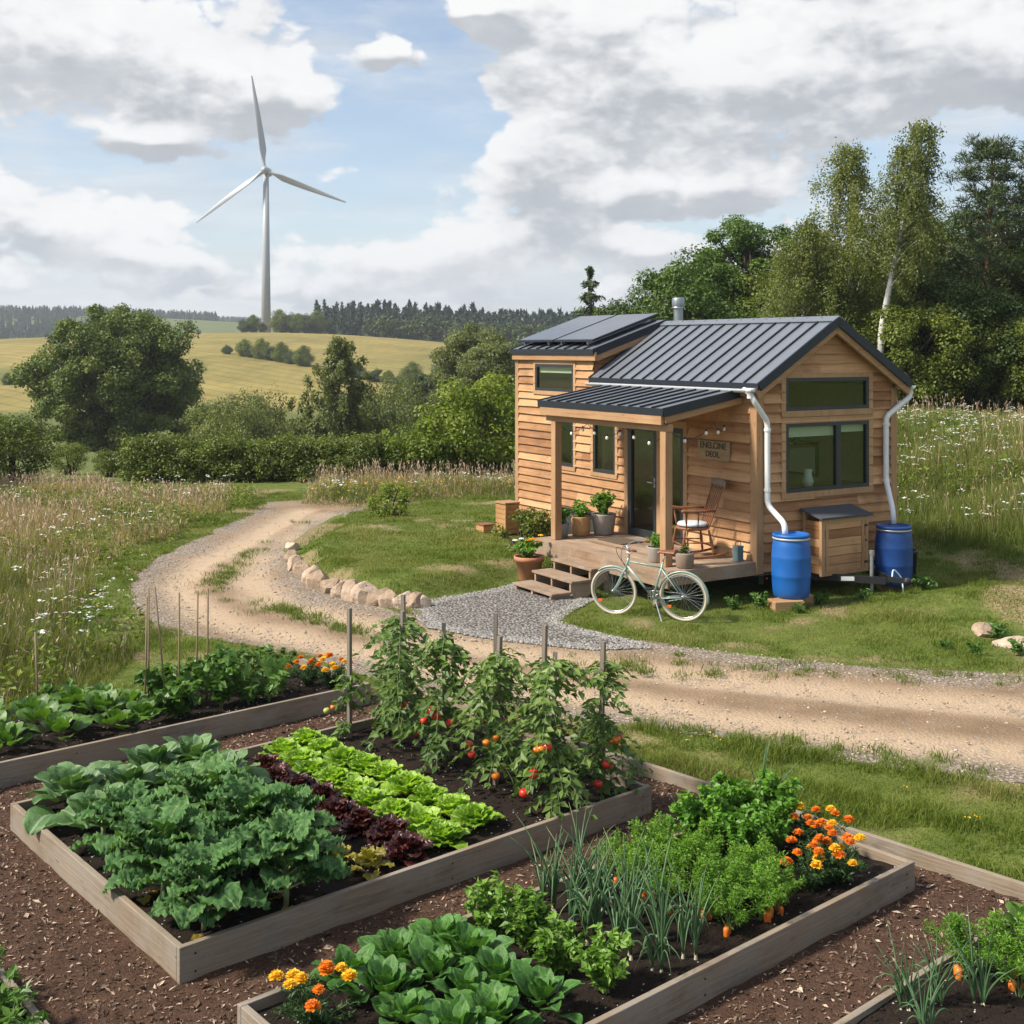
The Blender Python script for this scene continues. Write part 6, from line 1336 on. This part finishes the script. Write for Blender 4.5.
def broad(seed, H, wid, trunk_r, z_lo, nc, per, size, lf, bk='bark', rad=.20, low=-.75, lean=0., frac=.5, asp=.65, shell=.5, split=False):
    tr = MB(); cr = MB(); rr = np.random.default_rng(seed); rzv = (H-z_lo)/2; cz = z_lo+rzv; R_ = wid/2
    zt = np.linspace(-.4, H*.82, 8); path = np.c_[lean*zt/H+.04*R_*np.sin(zt*1.3+seed), .04*R_*np.cos(zt+seed), zt]; tr.tube(path, trunk_r*np.array((1.35, 1.0, .85, .75, .6, .45, .28, .1)), 9)
    if split: path2 = np.c_[-.10*zt-.2, .05*zt, zt]; tr.tube(path2, trunk_r*.8*np.array((1.2, 1., .85, .7, .55, .4, .25, .1)), 8)
    C = crown_clumps(seed, nc, R_*.9, R_*.9, rzv*.92, cz, shell, low); limbs(tr, (0, 0), C, z_lo*.7, H*.7, trunk_r, seed, frac)
    clump_leaves(cr, C, R_*rad*rr.uniform(.7, 1.35, len(C)), per, size, asp, .75, seed)
    return tree_parts(tr, cr, bk, lf)
def plant_tree(parts, name, label, cat, x, y, rot=0., sc=1., group=None, dz=0.):
    X, Y, Z = Wp(x, y); t = thing(name, label, cat, (X, Y, Z+dz), rot, group); t.scale = sc if isinstance(sc, tuple) else (sc,)*3
    for nm, me, mt in parts:
        o = link(nm, me, None, t)
        if not me.materials: me.materials.append(mt)
    return t
def uX(u, Y): return (u-512)/F*Y
def zat(v, Y): return CAMH-(v-V0)/F*Y
# the big oak
plant_tree(broad(301, 12.4, 12.0, .66, 2.9, 270, 400, .20, 'oak_leaf', rad=.135, low=-.85, frac=.45, split=True, shell=.35), 'oak_tree', 'large dark green spreading oak standing alone at the left behind the hedge', 'tree', uX(116, 78), 78, .6)
# hedge and shrubs in front of it
def shrub(seed, w_, h, n, per, size, lf, d=None): 
    tr = MB(); cr = MB(); rr = np.random.default_rng(seed); d = d or w_; C = crown_clumps(seed, n, w_/2*.85, d/2*.85, h*.48, h*.48, .35, -.95)
    for c in C[:14]: tr.tube([(c[0]*.2, c[1]*.2, -.2), (c[0]*.5, c[1]*.5, c[2]*.5), tuple(c)], [.04, .025, .01], 5, cap=False)
    clump_leaves(cr, C, np.minimum(w_, h)*.17*rr.uniform(.7, 1.3, len(C)), per, size, .6, .8, seed); return [('stem', tr.mesh('stem', True), M['bark']), ('foliage', cr.mesh('foliage'), M[lf])]
hp = shrub(311, 2.2, 2.1, 60, 120, .085, 'hedge_leaf', 2.0); hp2 = shrub(312, 2.4, 2.3, 60, 120, .085, 'hedge_leaf', 2.0)
def hedge():
    tr = MB(); cr = MB(); rr = np.random.default_rng(313); a = np.array((uX(128, 33.5), 33.5)); b = np.array((uX(378, 34.5), 34.5)); n = 460; t = rr.random(n); L = np.linalg.norm(b-a)
    hh = .95+.35*fbm(t*9, 0*t, 91, 3)+.08*np.sin(t*21); y = rr.uniform(-1, 1, n); z = rr.uniform(.0, 1, n)**.75; C = np.c_[a+(b-a)*t[:, None]+np.c_[0*y, y*1.0*(1-.4*z)], z*hh*.95]; C[:, 2] += gz(C[:, 0], C[:, 1])
    clump_leaves(cr, C, rr.uniform(.22, .42, n), 120, .085, .6, .8, 313)
    tr.tube([(*(a+(b-a)*q), float(gz(*(a+(b-a)*q)))+.06) for q in np.linspace(0, 1, 12)], .05, 6)
    for q in np.linspace(.01, .99, 40): p = a+(b-a)*q; z = float(gz(*p)); tr.tube([(*p, z+.05), (p[0]+rr.uniform(-.1, .1), p[1]+rr.uniform(-.1, .1), z+1.0)], [.03, .01], 5, cap=False)
    h = thing('hedge', 'long bushy green hedge in front of the oak at the far end of the track', 'hedge'); tr.build('stem', M['bark'], h, True); cr.build('foliage', M['hedge_leaf'], h)
hedge()
for i, (u, Y, s, l_) in enumerate(((12, 33, .92, 'dark rounded shrub at the left picture edge below the oak'), (-28, 31, 1.0, 'dark rounded shrub cut off by the left picture edge'), (70, 36, .45, 'low bramble bush under the oak at the left'), (108, 35, .42, 'low bramble bush touching the left end of the hedge'))): plant_tree(hp if i % 2 else hp2, 'shrub', l_, 'shrub', uX(u, Y), Y, i*1.7, (s*1.2, s*1.1, s), 'shrubs left of the hedge')
bs = shrub(314, 3.2, 2.7, 70, 120, .12, 'bright_leaf'); bs2 = shrub(315, 2.2, 1.7, 50, 110, .11, 'bright_leaf')
for i, (u, Y, s, p_, l_) in enumerate(((470, 36, 1.05, bs, 'large bright green shrub just left of the house'), (418, 35, .92, bs2, 'bright yellow green shrub between the hedge and the house'), (500, 38, 1.1, bs, 'bright green shrub touching the left corner of the house'), (438, 35.5, 1.0, bs2, 'bright green shrub in the middle of the group left of the house'), (383, 35.5, .75, bs2, 'low green shrub at the right end of the hedge'))): plant_tree(p_, 'shrub', l_, 'shrub', uX(u, Y), Y, i*2.1, s, 'bright shrubs left of the house')
plant_tree(shrub(316, 1.5, 1.0, 26, 90, .08, 'bright_leaf'), 'shrub', 'low yellow flowering bush at the edge of the lawn beside the track', 'shrub', *G(388, 520), .3, .8)
plant_tree(shrub(317, 1.2, .8, 26, 90, .06, 'hedge_leaf'), 'shrub', 'dark small shrub behind the terracotta pot at the left house corner', 'shrub', *H2W(-1.15, 4.6), .3, 1.)
# trees of the valley
will = broad(321, 9.5, 4.2, .20, .3, 120, 260, .17, 'willow_leaf', rad=.24, low=-.9, asp=.35); rnd1 = shrub(322, 5.5, 4.6, 80, 260, .16, 'bush_leaf'); rnd2 = shrub(323, 6.5, 4.2, 90, 280, .14, 'willow_leaf'); rnd3 = shrub(324, 5, 5, 80, 260, .16, 'hedge_leaf')
popl = broad(325, 13, 6.0, .3, .8, 150, 340, .19, 'willow_leaf', rad=.26, low=-.9); dkt = broad(326, 11, 7, .3, 1., 140, 330, .19, 'bush_leaf', rad=.24)
def birch(seed, path, r0, spread, nb, per, size=.066, z_lo=.25, hang=1.0, bk='birch_bark', lf='birch_leaf'):
    tr = MB(); cr = MB(); rr = np.random.default_rng(seed); path = np.array(path, float); n = len(path); q = np.linspace(0, n-1, 26); k = np.minimum(q.astype(int), n-2); f = (q-k)[:, None]; pp = path[k]*(1-f)+path[k+1]*f
    pp = pp+np.c_[.05*np.sin(q*1.7+seed), .05*np.cos(q*1.3), 0*q]; tr.tube(pp, np.linspace(r0, .018, 26), 9); C = []; N = []; T = []
    for b in range(nb):
        u_ = z_lo+(1-z_lo)*(b+rr.random())/nb; i = min(24, int(u_*25)); o = pp[i]; az = b*2.4+rr.uniform(-.5, .5); L = spread*max(1.05-u_, .01)**.8*rr.uniform(.45, 1.1); d = np.array((math.cos(az), math.sin(az), 0)); t = np.linspace(0, 1, 6)[:, None]
        br = o+d*L*t**.9+np.array((0, 0, 1.))*L*(1.15*t-.55*t*t); tr.tube(br, np.linspace(.012*(1.1-u_)+.004, .003, 6), 4, cap=False)
        ns = max(3, int(7*L/spread+3))
        for s in range(ns):
            a0 = br[min(5, 1+int(5*(s+1)/ns*.999))]+rr.normal(0, .10, 3); hl = hang*rr.uniform(.25, .95)*(.5+L/spread*.6); m = per; tt = rr.random(m); off = rr.normal(0, .085, (m, 3)); C.append(a0+d*.18*tt[:, None]-np.array((0, 0, 1.))*hl*tt[:, None]**1.1+off); T.append(np.array((0, 0, -1.))+rr.normal(0, .5, (m, 3))); N.append(d*.6+rr.normal(0, .6, (m, 3))+np.array((0, 0, .35)))
    C = np.concatenate(C); cards(cr, C, np.concatenate(N), size*rr.uniform(.7, 1.3, len(C)), .7, .08, np.clip(rr.uniform(.1, .9, len(C)), 0, 1), np.concatenate(T))
    return tree_parts(tr, cr, bk, lf)
slim = birch(327, [(0, 0, -.4), (.1, 0, 2.5), (-.05, .1, 5.), (.1, 0, 8.3)], .16, 3.5, 70, 66, size=.14, z_lo=.08, hang=1.3, bk='bark', lf='willow_leaf')
VAL = [(340, 62, None, 1., 'slender tree', 'tall slender grey green tree behind the hedge at the valley edge'), (356, 63, None, .72, 'slender tree', 'shorter slender grey green tree right of the tall one'),
       (228, 95, rnd1, 1.25, 'bush', 'dark rounded bush just right of the oak'), (202, 88, rnd3, 1.1, 'bush', 'dark bush half behind the right side of the oak'), (252, 64, rnd2, 1.35, 'bush', 'pale rounded bush above the middle of the hedge'), (236, 60, rnd2, 1.15, 'bush', 'small pale bush above the hedge left of the rounded one'), (288, 80, rnd3, .72, 'bush', 'small bush in the pasture behind the hedge'),
       (364, 88, rnd1, 1.25, 'bush', 'dark bush right of the slender tree'), (392, 80, rnd2, 1.75, 'bush', 'pale bush in the hollow between hedge and house'), (380, 66, rnd2, 1.3, 'bush', 'low pale bush above the right end of the hedge'), (405, 100, rnd3, 1.35, 'bush', 'green bush in the hollow below the field'), (412, 72, rnd1, 1.25, 'bush', 'dark low bush in the hollow left of the bright shrubs'),
       (432, 92, dkt, .72, 'tree', 'dark green tree in the hollow left of the tall pale tree'), (470, 84, popl, .92, 'tree', 'tall pale green tree left of the house roof'), (492, 80, popl, .85, 'tree', 'pale green tree touching the left house wall'), (508, 90, dkt, .9, 'tree', 'dark green tree behind the left house corner'), (452, 110, dkt, .8, 'tree', 'dark tree farther back left of the tall pale tree'), (530, 100, dkt, .95, 'tree', 'dark tree behind the loft roof'), (552, 85, popl, .82, 'tree', 'pale tree behind the solar panels'), (575, 95, dkt, .95, 'tree', 'dark tree behind the ridge left of the flue'),
       (-10, 110, rnd1, 1.0, 'bush', 'dark bush at the left picture edge in front of the field'), (22, 112, rnd1, .8, 'bush', 'dark bush between the left picture edge and the oak')]
for i, (u, Y, p_, s, c_, l_) in enumerate(VAL): plant_tree(p_ or slim, {'bush': 'field_bush', 'tree': 'broadleaf_tree', 'slender tree': 'willow_tree'}[c_], l_, 'tree' if 'tree' in c_ else 'bush', uX(u, Y), Y, i*1.3, (s*.66, s*.66, s) if p_ is rnd2 else s, 'trees and bushes in the valley')
# hedgerow across the field and copse round the turbine foot
row = [(227, 205, .62), (244, 205, 1.0), (252, 207, .8), (262, 206, 1.15), (271, 207, .9), (281, 205, 1.1), (291, 207, .8), (303, 203, 1.1), (330, 202, .45), (345, 205, .7), (356, 203, .9), (366, 204, .5), (376, 204, .75), (388, 203, .7), (399, 204, .6), (412, 203, 1.25), (421, 206, 1.), (8, 195, .6), (30, 200, .7)]
Yh = lambda u, Y: Y if u < 100 else 248-(u-227)*.27
for i, (u, Y, s) in enumerate(row): plant_tree((rnd1, rnd3)[i % 2], 'field_bush', f'{ORD[i]} dark bush from the left in the hedgerow across the tan field' if i < 17 else ['dark bush at the left picture edge in the far tan field', 'dark bush in the far tan field behind the left side of the oak'][i-17], 'bush', uX(u, Yh(u, Y)), Yh(u, Y), i*.9, s*.74, 'hedgerow bushes in the tan field', -.3)
for i, (u, s) in enumerate(((188, .7), (243, .8), (252, 1.0), (262, .6), (279, 1.3), (290, 1.25), (298, 1.1), (307, 1.2), (316, 1.3))): plant_tree((rnd3, rnd1)[i % 2], 'field_bush', f'{ORD[i]} bush from the left along the ridge at the foot of the turbine', 'bush', uX(u, 345), 345+i % 3, i, s, 'bushes on the ridge')
# conifer wood
def conifer(seed, H, wid, lay=13, per=16, size=.5, lf='fir_leaf', gap=.08):
    tr = MB(); cr = MB(); rr = np.random.default_rng(seed); tr.tube([(0, 0, -.3), (0, 0, H*.97)], [H*.016, .02], 6)
    for k in range(lay):
        f = gap+(1-gap)*k/(lay-1); z = H*f; R_ = wid/2*max(1-f, 0)**.85*rr.uniform(.8, 1.15)+.05*wid*.5; nb = max(4, int(7*(1-f)+4))
        for b in range(nb):
            az = b*6.283/nb+k*.8+rr.uniform(-.3, .3); L = R_*rr.uniform(.7, 1.12); d = np.array((math.cos(az), math.sin(az), 0)); m = per; t = rr.uniform(.1, 1, (m, 1)); P = np.array((0, 0, z))+d*L*t+np.array((0, 0, 1.))*L*(.18*t-.42*t*t)+rr.normal(0, .06*L+.02, (m, 3))-np.array((0, 0, 1.))*rr.uniform(0, H/lay*.9, (m, 1))*(1.1-t)
            tr.tube([(0, 0, z), tuple(np.array((0, 0, z-.22*L))+d*L*.95)], [.02*H*.2, .008], 4, cap=False) if size < .45 else None
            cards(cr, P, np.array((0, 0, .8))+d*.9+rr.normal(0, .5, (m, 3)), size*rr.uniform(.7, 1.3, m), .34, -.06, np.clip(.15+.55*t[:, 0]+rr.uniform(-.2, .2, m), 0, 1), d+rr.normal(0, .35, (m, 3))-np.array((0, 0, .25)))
    return tree_parts(tr, cr, 'bark', lf)
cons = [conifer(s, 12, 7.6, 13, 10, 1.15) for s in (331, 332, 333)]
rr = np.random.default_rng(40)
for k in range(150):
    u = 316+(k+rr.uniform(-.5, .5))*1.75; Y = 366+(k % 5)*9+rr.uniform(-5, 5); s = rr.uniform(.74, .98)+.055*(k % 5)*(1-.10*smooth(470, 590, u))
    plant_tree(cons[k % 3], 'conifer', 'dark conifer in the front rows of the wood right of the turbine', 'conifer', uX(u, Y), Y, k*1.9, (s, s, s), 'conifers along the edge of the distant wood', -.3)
def far_wood(name, seed, n, xr, yr, kinds, smin, smax, keep=lambda x, y: True):
    """distant wood that reads as one mass"""
    rr = np.random.default_rng(seed); tm = kinds; vs = []
    for me in tm:
        V = np.empty(len(me.vertices)*3, np.float32); me.vertices.foreach_get('co', V); V = V.reshape(-1, 3); I = np.empty(len(me.loops), np.int32); me.loops.foreach_get('vertex_index', I); T = np.empty(len(me.vertices), np.float32); me.attributes['tone'].data.foreach_get('value', T); vs.append((V, I.reshape(-1, 4), T))
    mb = MB(); x = rr.uniform(*xr, n); y = rr.uniform(*yr, n); z = gz(x, y)
    for i in range(n):
        if not keep(x[i], y[i]): continue
        V, I, T = vs[i % len(vs)]; s = rr.uniform(smin, smax); a = rr.uniform(0, 6.28); c, q = math.cos(a)*s, math.sin(a)*s
        mb.add(np.stack([V[:, 0]*c-V[:, 1]*q+x[i], V[:, 0]*q+V[:, 1]*c+y[i], V[:, 2]*s+z[i]-.4], 1), I, tone=T)
    return tag(mb.build(name, M['fir_leaf']), kind='stuff')
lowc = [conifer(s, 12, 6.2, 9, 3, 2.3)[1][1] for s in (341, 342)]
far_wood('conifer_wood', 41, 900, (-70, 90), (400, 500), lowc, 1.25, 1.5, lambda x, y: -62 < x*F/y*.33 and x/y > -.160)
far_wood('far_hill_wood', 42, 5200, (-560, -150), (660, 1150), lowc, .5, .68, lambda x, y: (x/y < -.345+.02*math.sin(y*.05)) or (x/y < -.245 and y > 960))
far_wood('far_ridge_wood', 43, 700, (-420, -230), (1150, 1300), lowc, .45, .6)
lump = [broad(s, 9, 8, .3, .6, 34, 26, .95, 'bush_leaf', rad=.30) for s in (345, 346)]
for i, (u, Y, s) in enumerate(((372, 352, .95), (384, 350, 1.1), (395, 356, 1.0), (408, 352, .95), (420, 348, 1.15), (433, 345, 1.2), (446, 345, 1.05), (458, 340, 1.), (470, 335, 1.1), (484, 330, 1.1), (498, 325, 1.1), (513, 322, 1.2), (528, 318, 1.2), (545, 315, 1.2))): plant_tree(lump[i % 2], 'broadleaf_tree', f'{ORD[i]} rounded tree from the left in front of the conifer wood', 'tree', uX(u, Y), Y, i*1.1, s*(.72 if u > 365 else .6), 'rounded trees in front of the conifer wood', -.4)
for i in range(14): u = 40+i*22+rr.uniform(-8, 8); plant_tree(lump[i % 2], 'broadleaf_tree', f'{ORD[i]} far tree from the left in the blue green field beyond the turbine', 'tree', uX(u, 620+40*math.sin(i*2.)), 620+40*math.sin(i*2.), i, rr.uniform(.6, 1.1), 'far trees beyond the ridge', -.4)
# trees behind the house
plant_tree(broad(351, 9.6, 6.8, .30, 1.2, 190, 420, .125, 'ash_leaf', rad=.19, low=-.8, frac=.6, shell=.35), 'broadleaf_tree', 'large bright green broadleaf tree behind the roof and the flue', 'tree', uX(694, 42), 42, .4, 1.0, None, zat(228, 42)-10.2-Wp(uX(694, 42), 42)[2])
plant_tree(broad(352, 6.8, 4.6, .22, .8, 90, 420, .12, 'ash_leaf', rad=.21, low=-.8), 'broadleaf_tree', 'lower broadleaf tree right of the large one behind the ridge', 'tree', uX(752, 44), 44, 1.4)
plant_tree(broad(353, 5.6, 4.6, .2, .6, 80, 400, .12, 'dark_leaf', rad=.22, low=-.8), 'broadleaf_tree', 'low dark tree behind the roof left of the large broadleaf tree', 'tree', uX(632, 45), 45, 2.)
t = plant_tree(conifer(354, 8.2, 6.0, 12, 34, .36, 'pine_leaf', .12), 'spruce_tree', 'small dark spruce rising behind the loft roof', 'tree', uX(590, 60), 60, 0, 1., None, zat(268, 60)-8.2-Wp(uX(590, 60), 60)[2])
def up(Y, pts): b = Wp(uX(pts[0][0], Y), Y); return [(uX(u, Y)-b[0], U(-.2, .2), zat(v, Y)-b[2]) for u, v in pts]
def birch_at(seed, Y, pts, r0, spread, nb, per, l_, **k):
    P = up(Y, pts); P[0] = (0, 0, -.4); plant_tree(birch(seed, P, r0, spread, nb, per, **k), 'birch_tree', l_, 'birch', uX(pts[0][0], Y), Y, 0, 1., 'birches behind the house')
birch_at(361, 34, [(877, 412), (882, 330), (893, 262), (905, 190), (925, 118)], .12, 2.1, 84, 66, 'tall birch with white trunk leaning right above the gable', z_lo=.42)
birch_at(362, 36, [(856, 415), (853, 320), (848, 250), (846, 190), (848, 146)], .10, 2.1, 76, 66, 'tall birch left of the leaning one')
birch_at(363, 35, [(800, 415), (800, 340), (803, 280), (806, 222)], .07, 2.4, 64, 92, 'lower drooping birch above the roof ridge', hang=1.5, z_lo=.15)
birch_at(364, 38, [(900, 415), (912, 320), (918, 250), (915, 190)], .08, 2.0, 56, 80, 'birch behind the leaning one towards the pine')
birch_at(365, 36.5, [(830, 415), (828, 340), (822, 290), (826, 235)], .06, 2.2, 50, 92, 'small weeping birch between the roof ridge and the tall birches', hang=1.6, z_lo=.1)
def pine(seed, H, wid, z_lo, lay, size, per=34):
    tr = MB(); cr = MB(); rr = np.random.default_rng(seed); zt = np.linspace(-.4, H, 14); tr.tube(np.c_[.08*np.sin(zt*.7), .06*np.cos(zt), zt], np.linspace(.19, .02, 14), 9); top = []
    for k in range(lay):
        f = (k+.5)/lay; z = z_lo+(H-z_lo)*f; nb = rr.integers(4, 7)
        for b in range(nb):
            az = b*6.283/nb+k*1.1+rr.uniform(-.4, .4); L = wid/2*((1-f)**.65*.95+.10)*rr.uniform(.55, 1.12)*(.72 if f < .12 else 1); d = np.array((math.cos(az), math.sin(az), 0)); t = np.linspace(0, 1, 6)[:, None]; rise = .05+.75*f; br = np.array((0, 0, z))+d*L*t+np.array((0, 0, 1.))*L*(rise*t-.22*t*t+.10*t**3); tr.tube(br, np.linspace(.035*(1.1-f)+.008, .006, 6), 5, cap=False)
            for s in range(int(4+6*L/(wid/2))):
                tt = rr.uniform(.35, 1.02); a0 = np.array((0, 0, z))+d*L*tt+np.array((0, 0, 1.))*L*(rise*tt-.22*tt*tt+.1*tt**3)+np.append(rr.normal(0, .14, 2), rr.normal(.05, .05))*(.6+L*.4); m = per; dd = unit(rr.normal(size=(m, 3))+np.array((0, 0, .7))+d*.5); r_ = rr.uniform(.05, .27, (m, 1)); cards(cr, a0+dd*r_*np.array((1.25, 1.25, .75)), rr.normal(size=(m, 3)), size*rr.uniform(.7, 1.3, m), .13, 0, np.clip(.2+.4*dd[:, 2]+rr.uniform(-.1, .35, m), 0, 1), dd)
    return tree_parts(tr, cr, 'pine_bark', 'pine_leaf')
plant_tree(pine(371, 10.4, 6.0, 1.4, 25, .20, 46), 'pine_tree', 'tall dark pine with reddish trunk at the right picture edge', 'pine', uX(990, 36.5), 36.5, .5, 1., 'dark trees behind the bank', zat(132, 36.5)-10.9-Wp(uX(990, 36.5), 36.5)[2])
plant_tree(pine(372, 8.6, 5.6, 1.0, 18, .20, 46), 'pine_tree', 'second dark pine cut off by the right picture edge', 'pine', uX(1045, 38), 38, 1.5, 1., 'dark trees behind the bank')
dk = [broad(s, 4.8, 4.4, .16, .1, 90, 400, .098, 'dark_leaf', rad=.24, low=-.95) for s in (375, 376)]; mdk = broad(377, 4.2, 4.2, .14, .1, 90, 400, .095, 'hedge_leaf', rad=.24, low=-.95)
for i, (u, Y, p_, s, l_) in enumerate(((908, 34.5, mdk, .92, 'mid green bush under the leaning birch'), (948, 35.5, dk[0], 1., 'dark leafy tree under the pine on its left'), (985, 34.8, dk[1], .80, 'dark leafy tree at the foot of the pine'), (1022, 34.5, mdk, .85, 'mid green bush at the right picture edge below the pine'), (930, 40, dk[1], 1.35, 'dark tree filling the gap between birches and pine'), (1000, 42, dk[0], 1.5, 'dark tree behind the pine'), (870, 40, dk[1], 1.1, 'dark tree behind the tall birches'), (835, 41, dk[0], 1.1, 'dark tree behind the weeping birch'), (790, 42, mdk, 1.25, 'mid green tree behind the lower birch'), (1060, 36, dk[1], 1.2, 'dark tree beyond the right picture edge'), (720, 46, dk[0], 1.2, 'dark tree low behind the large broadleaf tree'), (960, 45, dk[1], 1.4, 'dark tree deep in the wood left of the pine'), (895, 45, mdk, 1.5, 'green tree deep behind the birches'))): plant_tree(p_, 'broadleaf_tree', l_, 'tree', uX(u, Y), Y, i*1.9, s, 'understorey trees behind the bank')
# weeds about the barrels, deck and hump
wd = weedp
for i, (x, y, s, l_) in enumerate(((-.35, -.45, 1., 'leafy weed left of the bright blue barrel'), (.55, -.75, .8, 'leafy weed right of the bright blue barrel by its timber block'), (-.7, -.25, .8, 'leafy weed under the near end of the deck'), (2.45, -.95, 1.1, 'grassy weed in front of the deep blue barrel'), (1.2, -.95, .7, 'small weed under the drawbar'), (-.10, -.95, .7, 'small weed in front of the timber block'))): wd.at((*H2W(x, y), hz(x, y)-.01), l_, 'weeds round the barrels', sc=s)
for i, (u, v, s, l_) in enumerate(((1000, 640, .9, 'leafy weed on the hump at the right picture edge'), (975, 655, .7, 'small leafy weed where the hump meets the track'), (1018, 655, .8, 'leafy weed at the right picture edge beside the track'), (945, 650, .55, 'tiny weed at the track edge left of the hump'))): wd.at(Wp(*G(u, v)), l_, 'weeds on the hump', sc=s)
# ------------------------------------------------------------------ wind turbine
def turbine():
    Y = 400.; X = uX(266, Y); X, Y, Z = Wp(X, Y); hub = zat(171, Y)-Z; t = thing('wind_turbine', 'tall pale grey three bladed wind turbine on the ridge', 'wind turbine', (X, Y, Z))
    MB().tube([(0, 0, -2), (0, 0, hub*.5), (0, 0, hub-1.2)], [1.72, 1.3, .92], 28).build('tower', M['turbine'], t, True)
    n = MB(); pr = [(0, -2.2), (.7, -2.1), (1.2, -1.4), (1.4, .0), (1.4, 3.4), (1.1, 4.8), (0, 5.0)]; n.lathe(pr, 20, axis=1); n.build('nacelle', M['turbine'], t, True, loc=(0, .8, hub))
    h = MB().lathe([(0, -2.3), (.55, -2.15), (1.05, -1.5), (1.3, -.6), (1.3, .3), (0, .3)], 20, axis=1).build('hub', M['turbine'], t, True, loc=(0, -1.4, hub))
    for a, L in ((98, 31.5), (217.5, 28.6), (338.5, 28.8)):
        m = MB(); s = np.linspace(0, 1, 22); V = []; th = np.linspace(0, 2*np.pi, 15)[:-1]
        for q in s:
            ch = .62*(1-smooth(.02, .16, q))*1.0+smooth(.02, .2, q)*(2.2*(1-q)**.85+.30); tk = .62*(1-smooth(.02, .2, q))+smooth(.02, .2, q)*(.30*(1-q)+.05); tw = .9*(1-q)**2+.15
            x = ch*np.cos(th)*.62+ch*.18*smooth(.05, .2, q); y = tk*np.sin(th); V.append(np.c_[x*math.cos(tw)-y*math.sin(tw), x*math.sin(tw)+y*math.cos(tw), np.full(14, .9+q*(L-.9))])
        V = np.concatenate(V); c, sn = math.cos(R(a-90)), math.sin(R(a-90)); V = np.stack([V[:, 0]*c-V[:, 2]*sn, V[:, 1], V[:, 0]*sn+V[:, 2]*c], 1); k = np.arange(14); b = (k+1) % 14
        m.add(V, np.concatenate([np.stack([k+i*14, b+i*14, b+(i+1)*14, k+(i+1)*14], 1) for i in range(21)])); m.add(V[-14:], F3=[(0, i, i+1) for i in range(1, 13)]); m.build('blade', M['turbine'], t, True, loc=(0, -1.9, hub))
turbine()
# ------------------------------------------------------------------ air
hz_ = MB().box((-1600, -60, -30), (1600, 1800, 101)).build('haze', None)
def m_haze():
    m = bpy.data.materials.new('haze'); m.use_nodes = True; g = NT(m.node_tree); v = g.n('ShaderNodeVolumePrincipled', {'Color': (.86, .92, 1.0), 'Density': .00030, 'Anisotropy': .2})
    g.n('ShaderNodeOutputMaterial', {'Volume': v.outputs[0]}); return m
hz_.data.materials.append(m_haze()); hz_['kind'] = 'stuff'
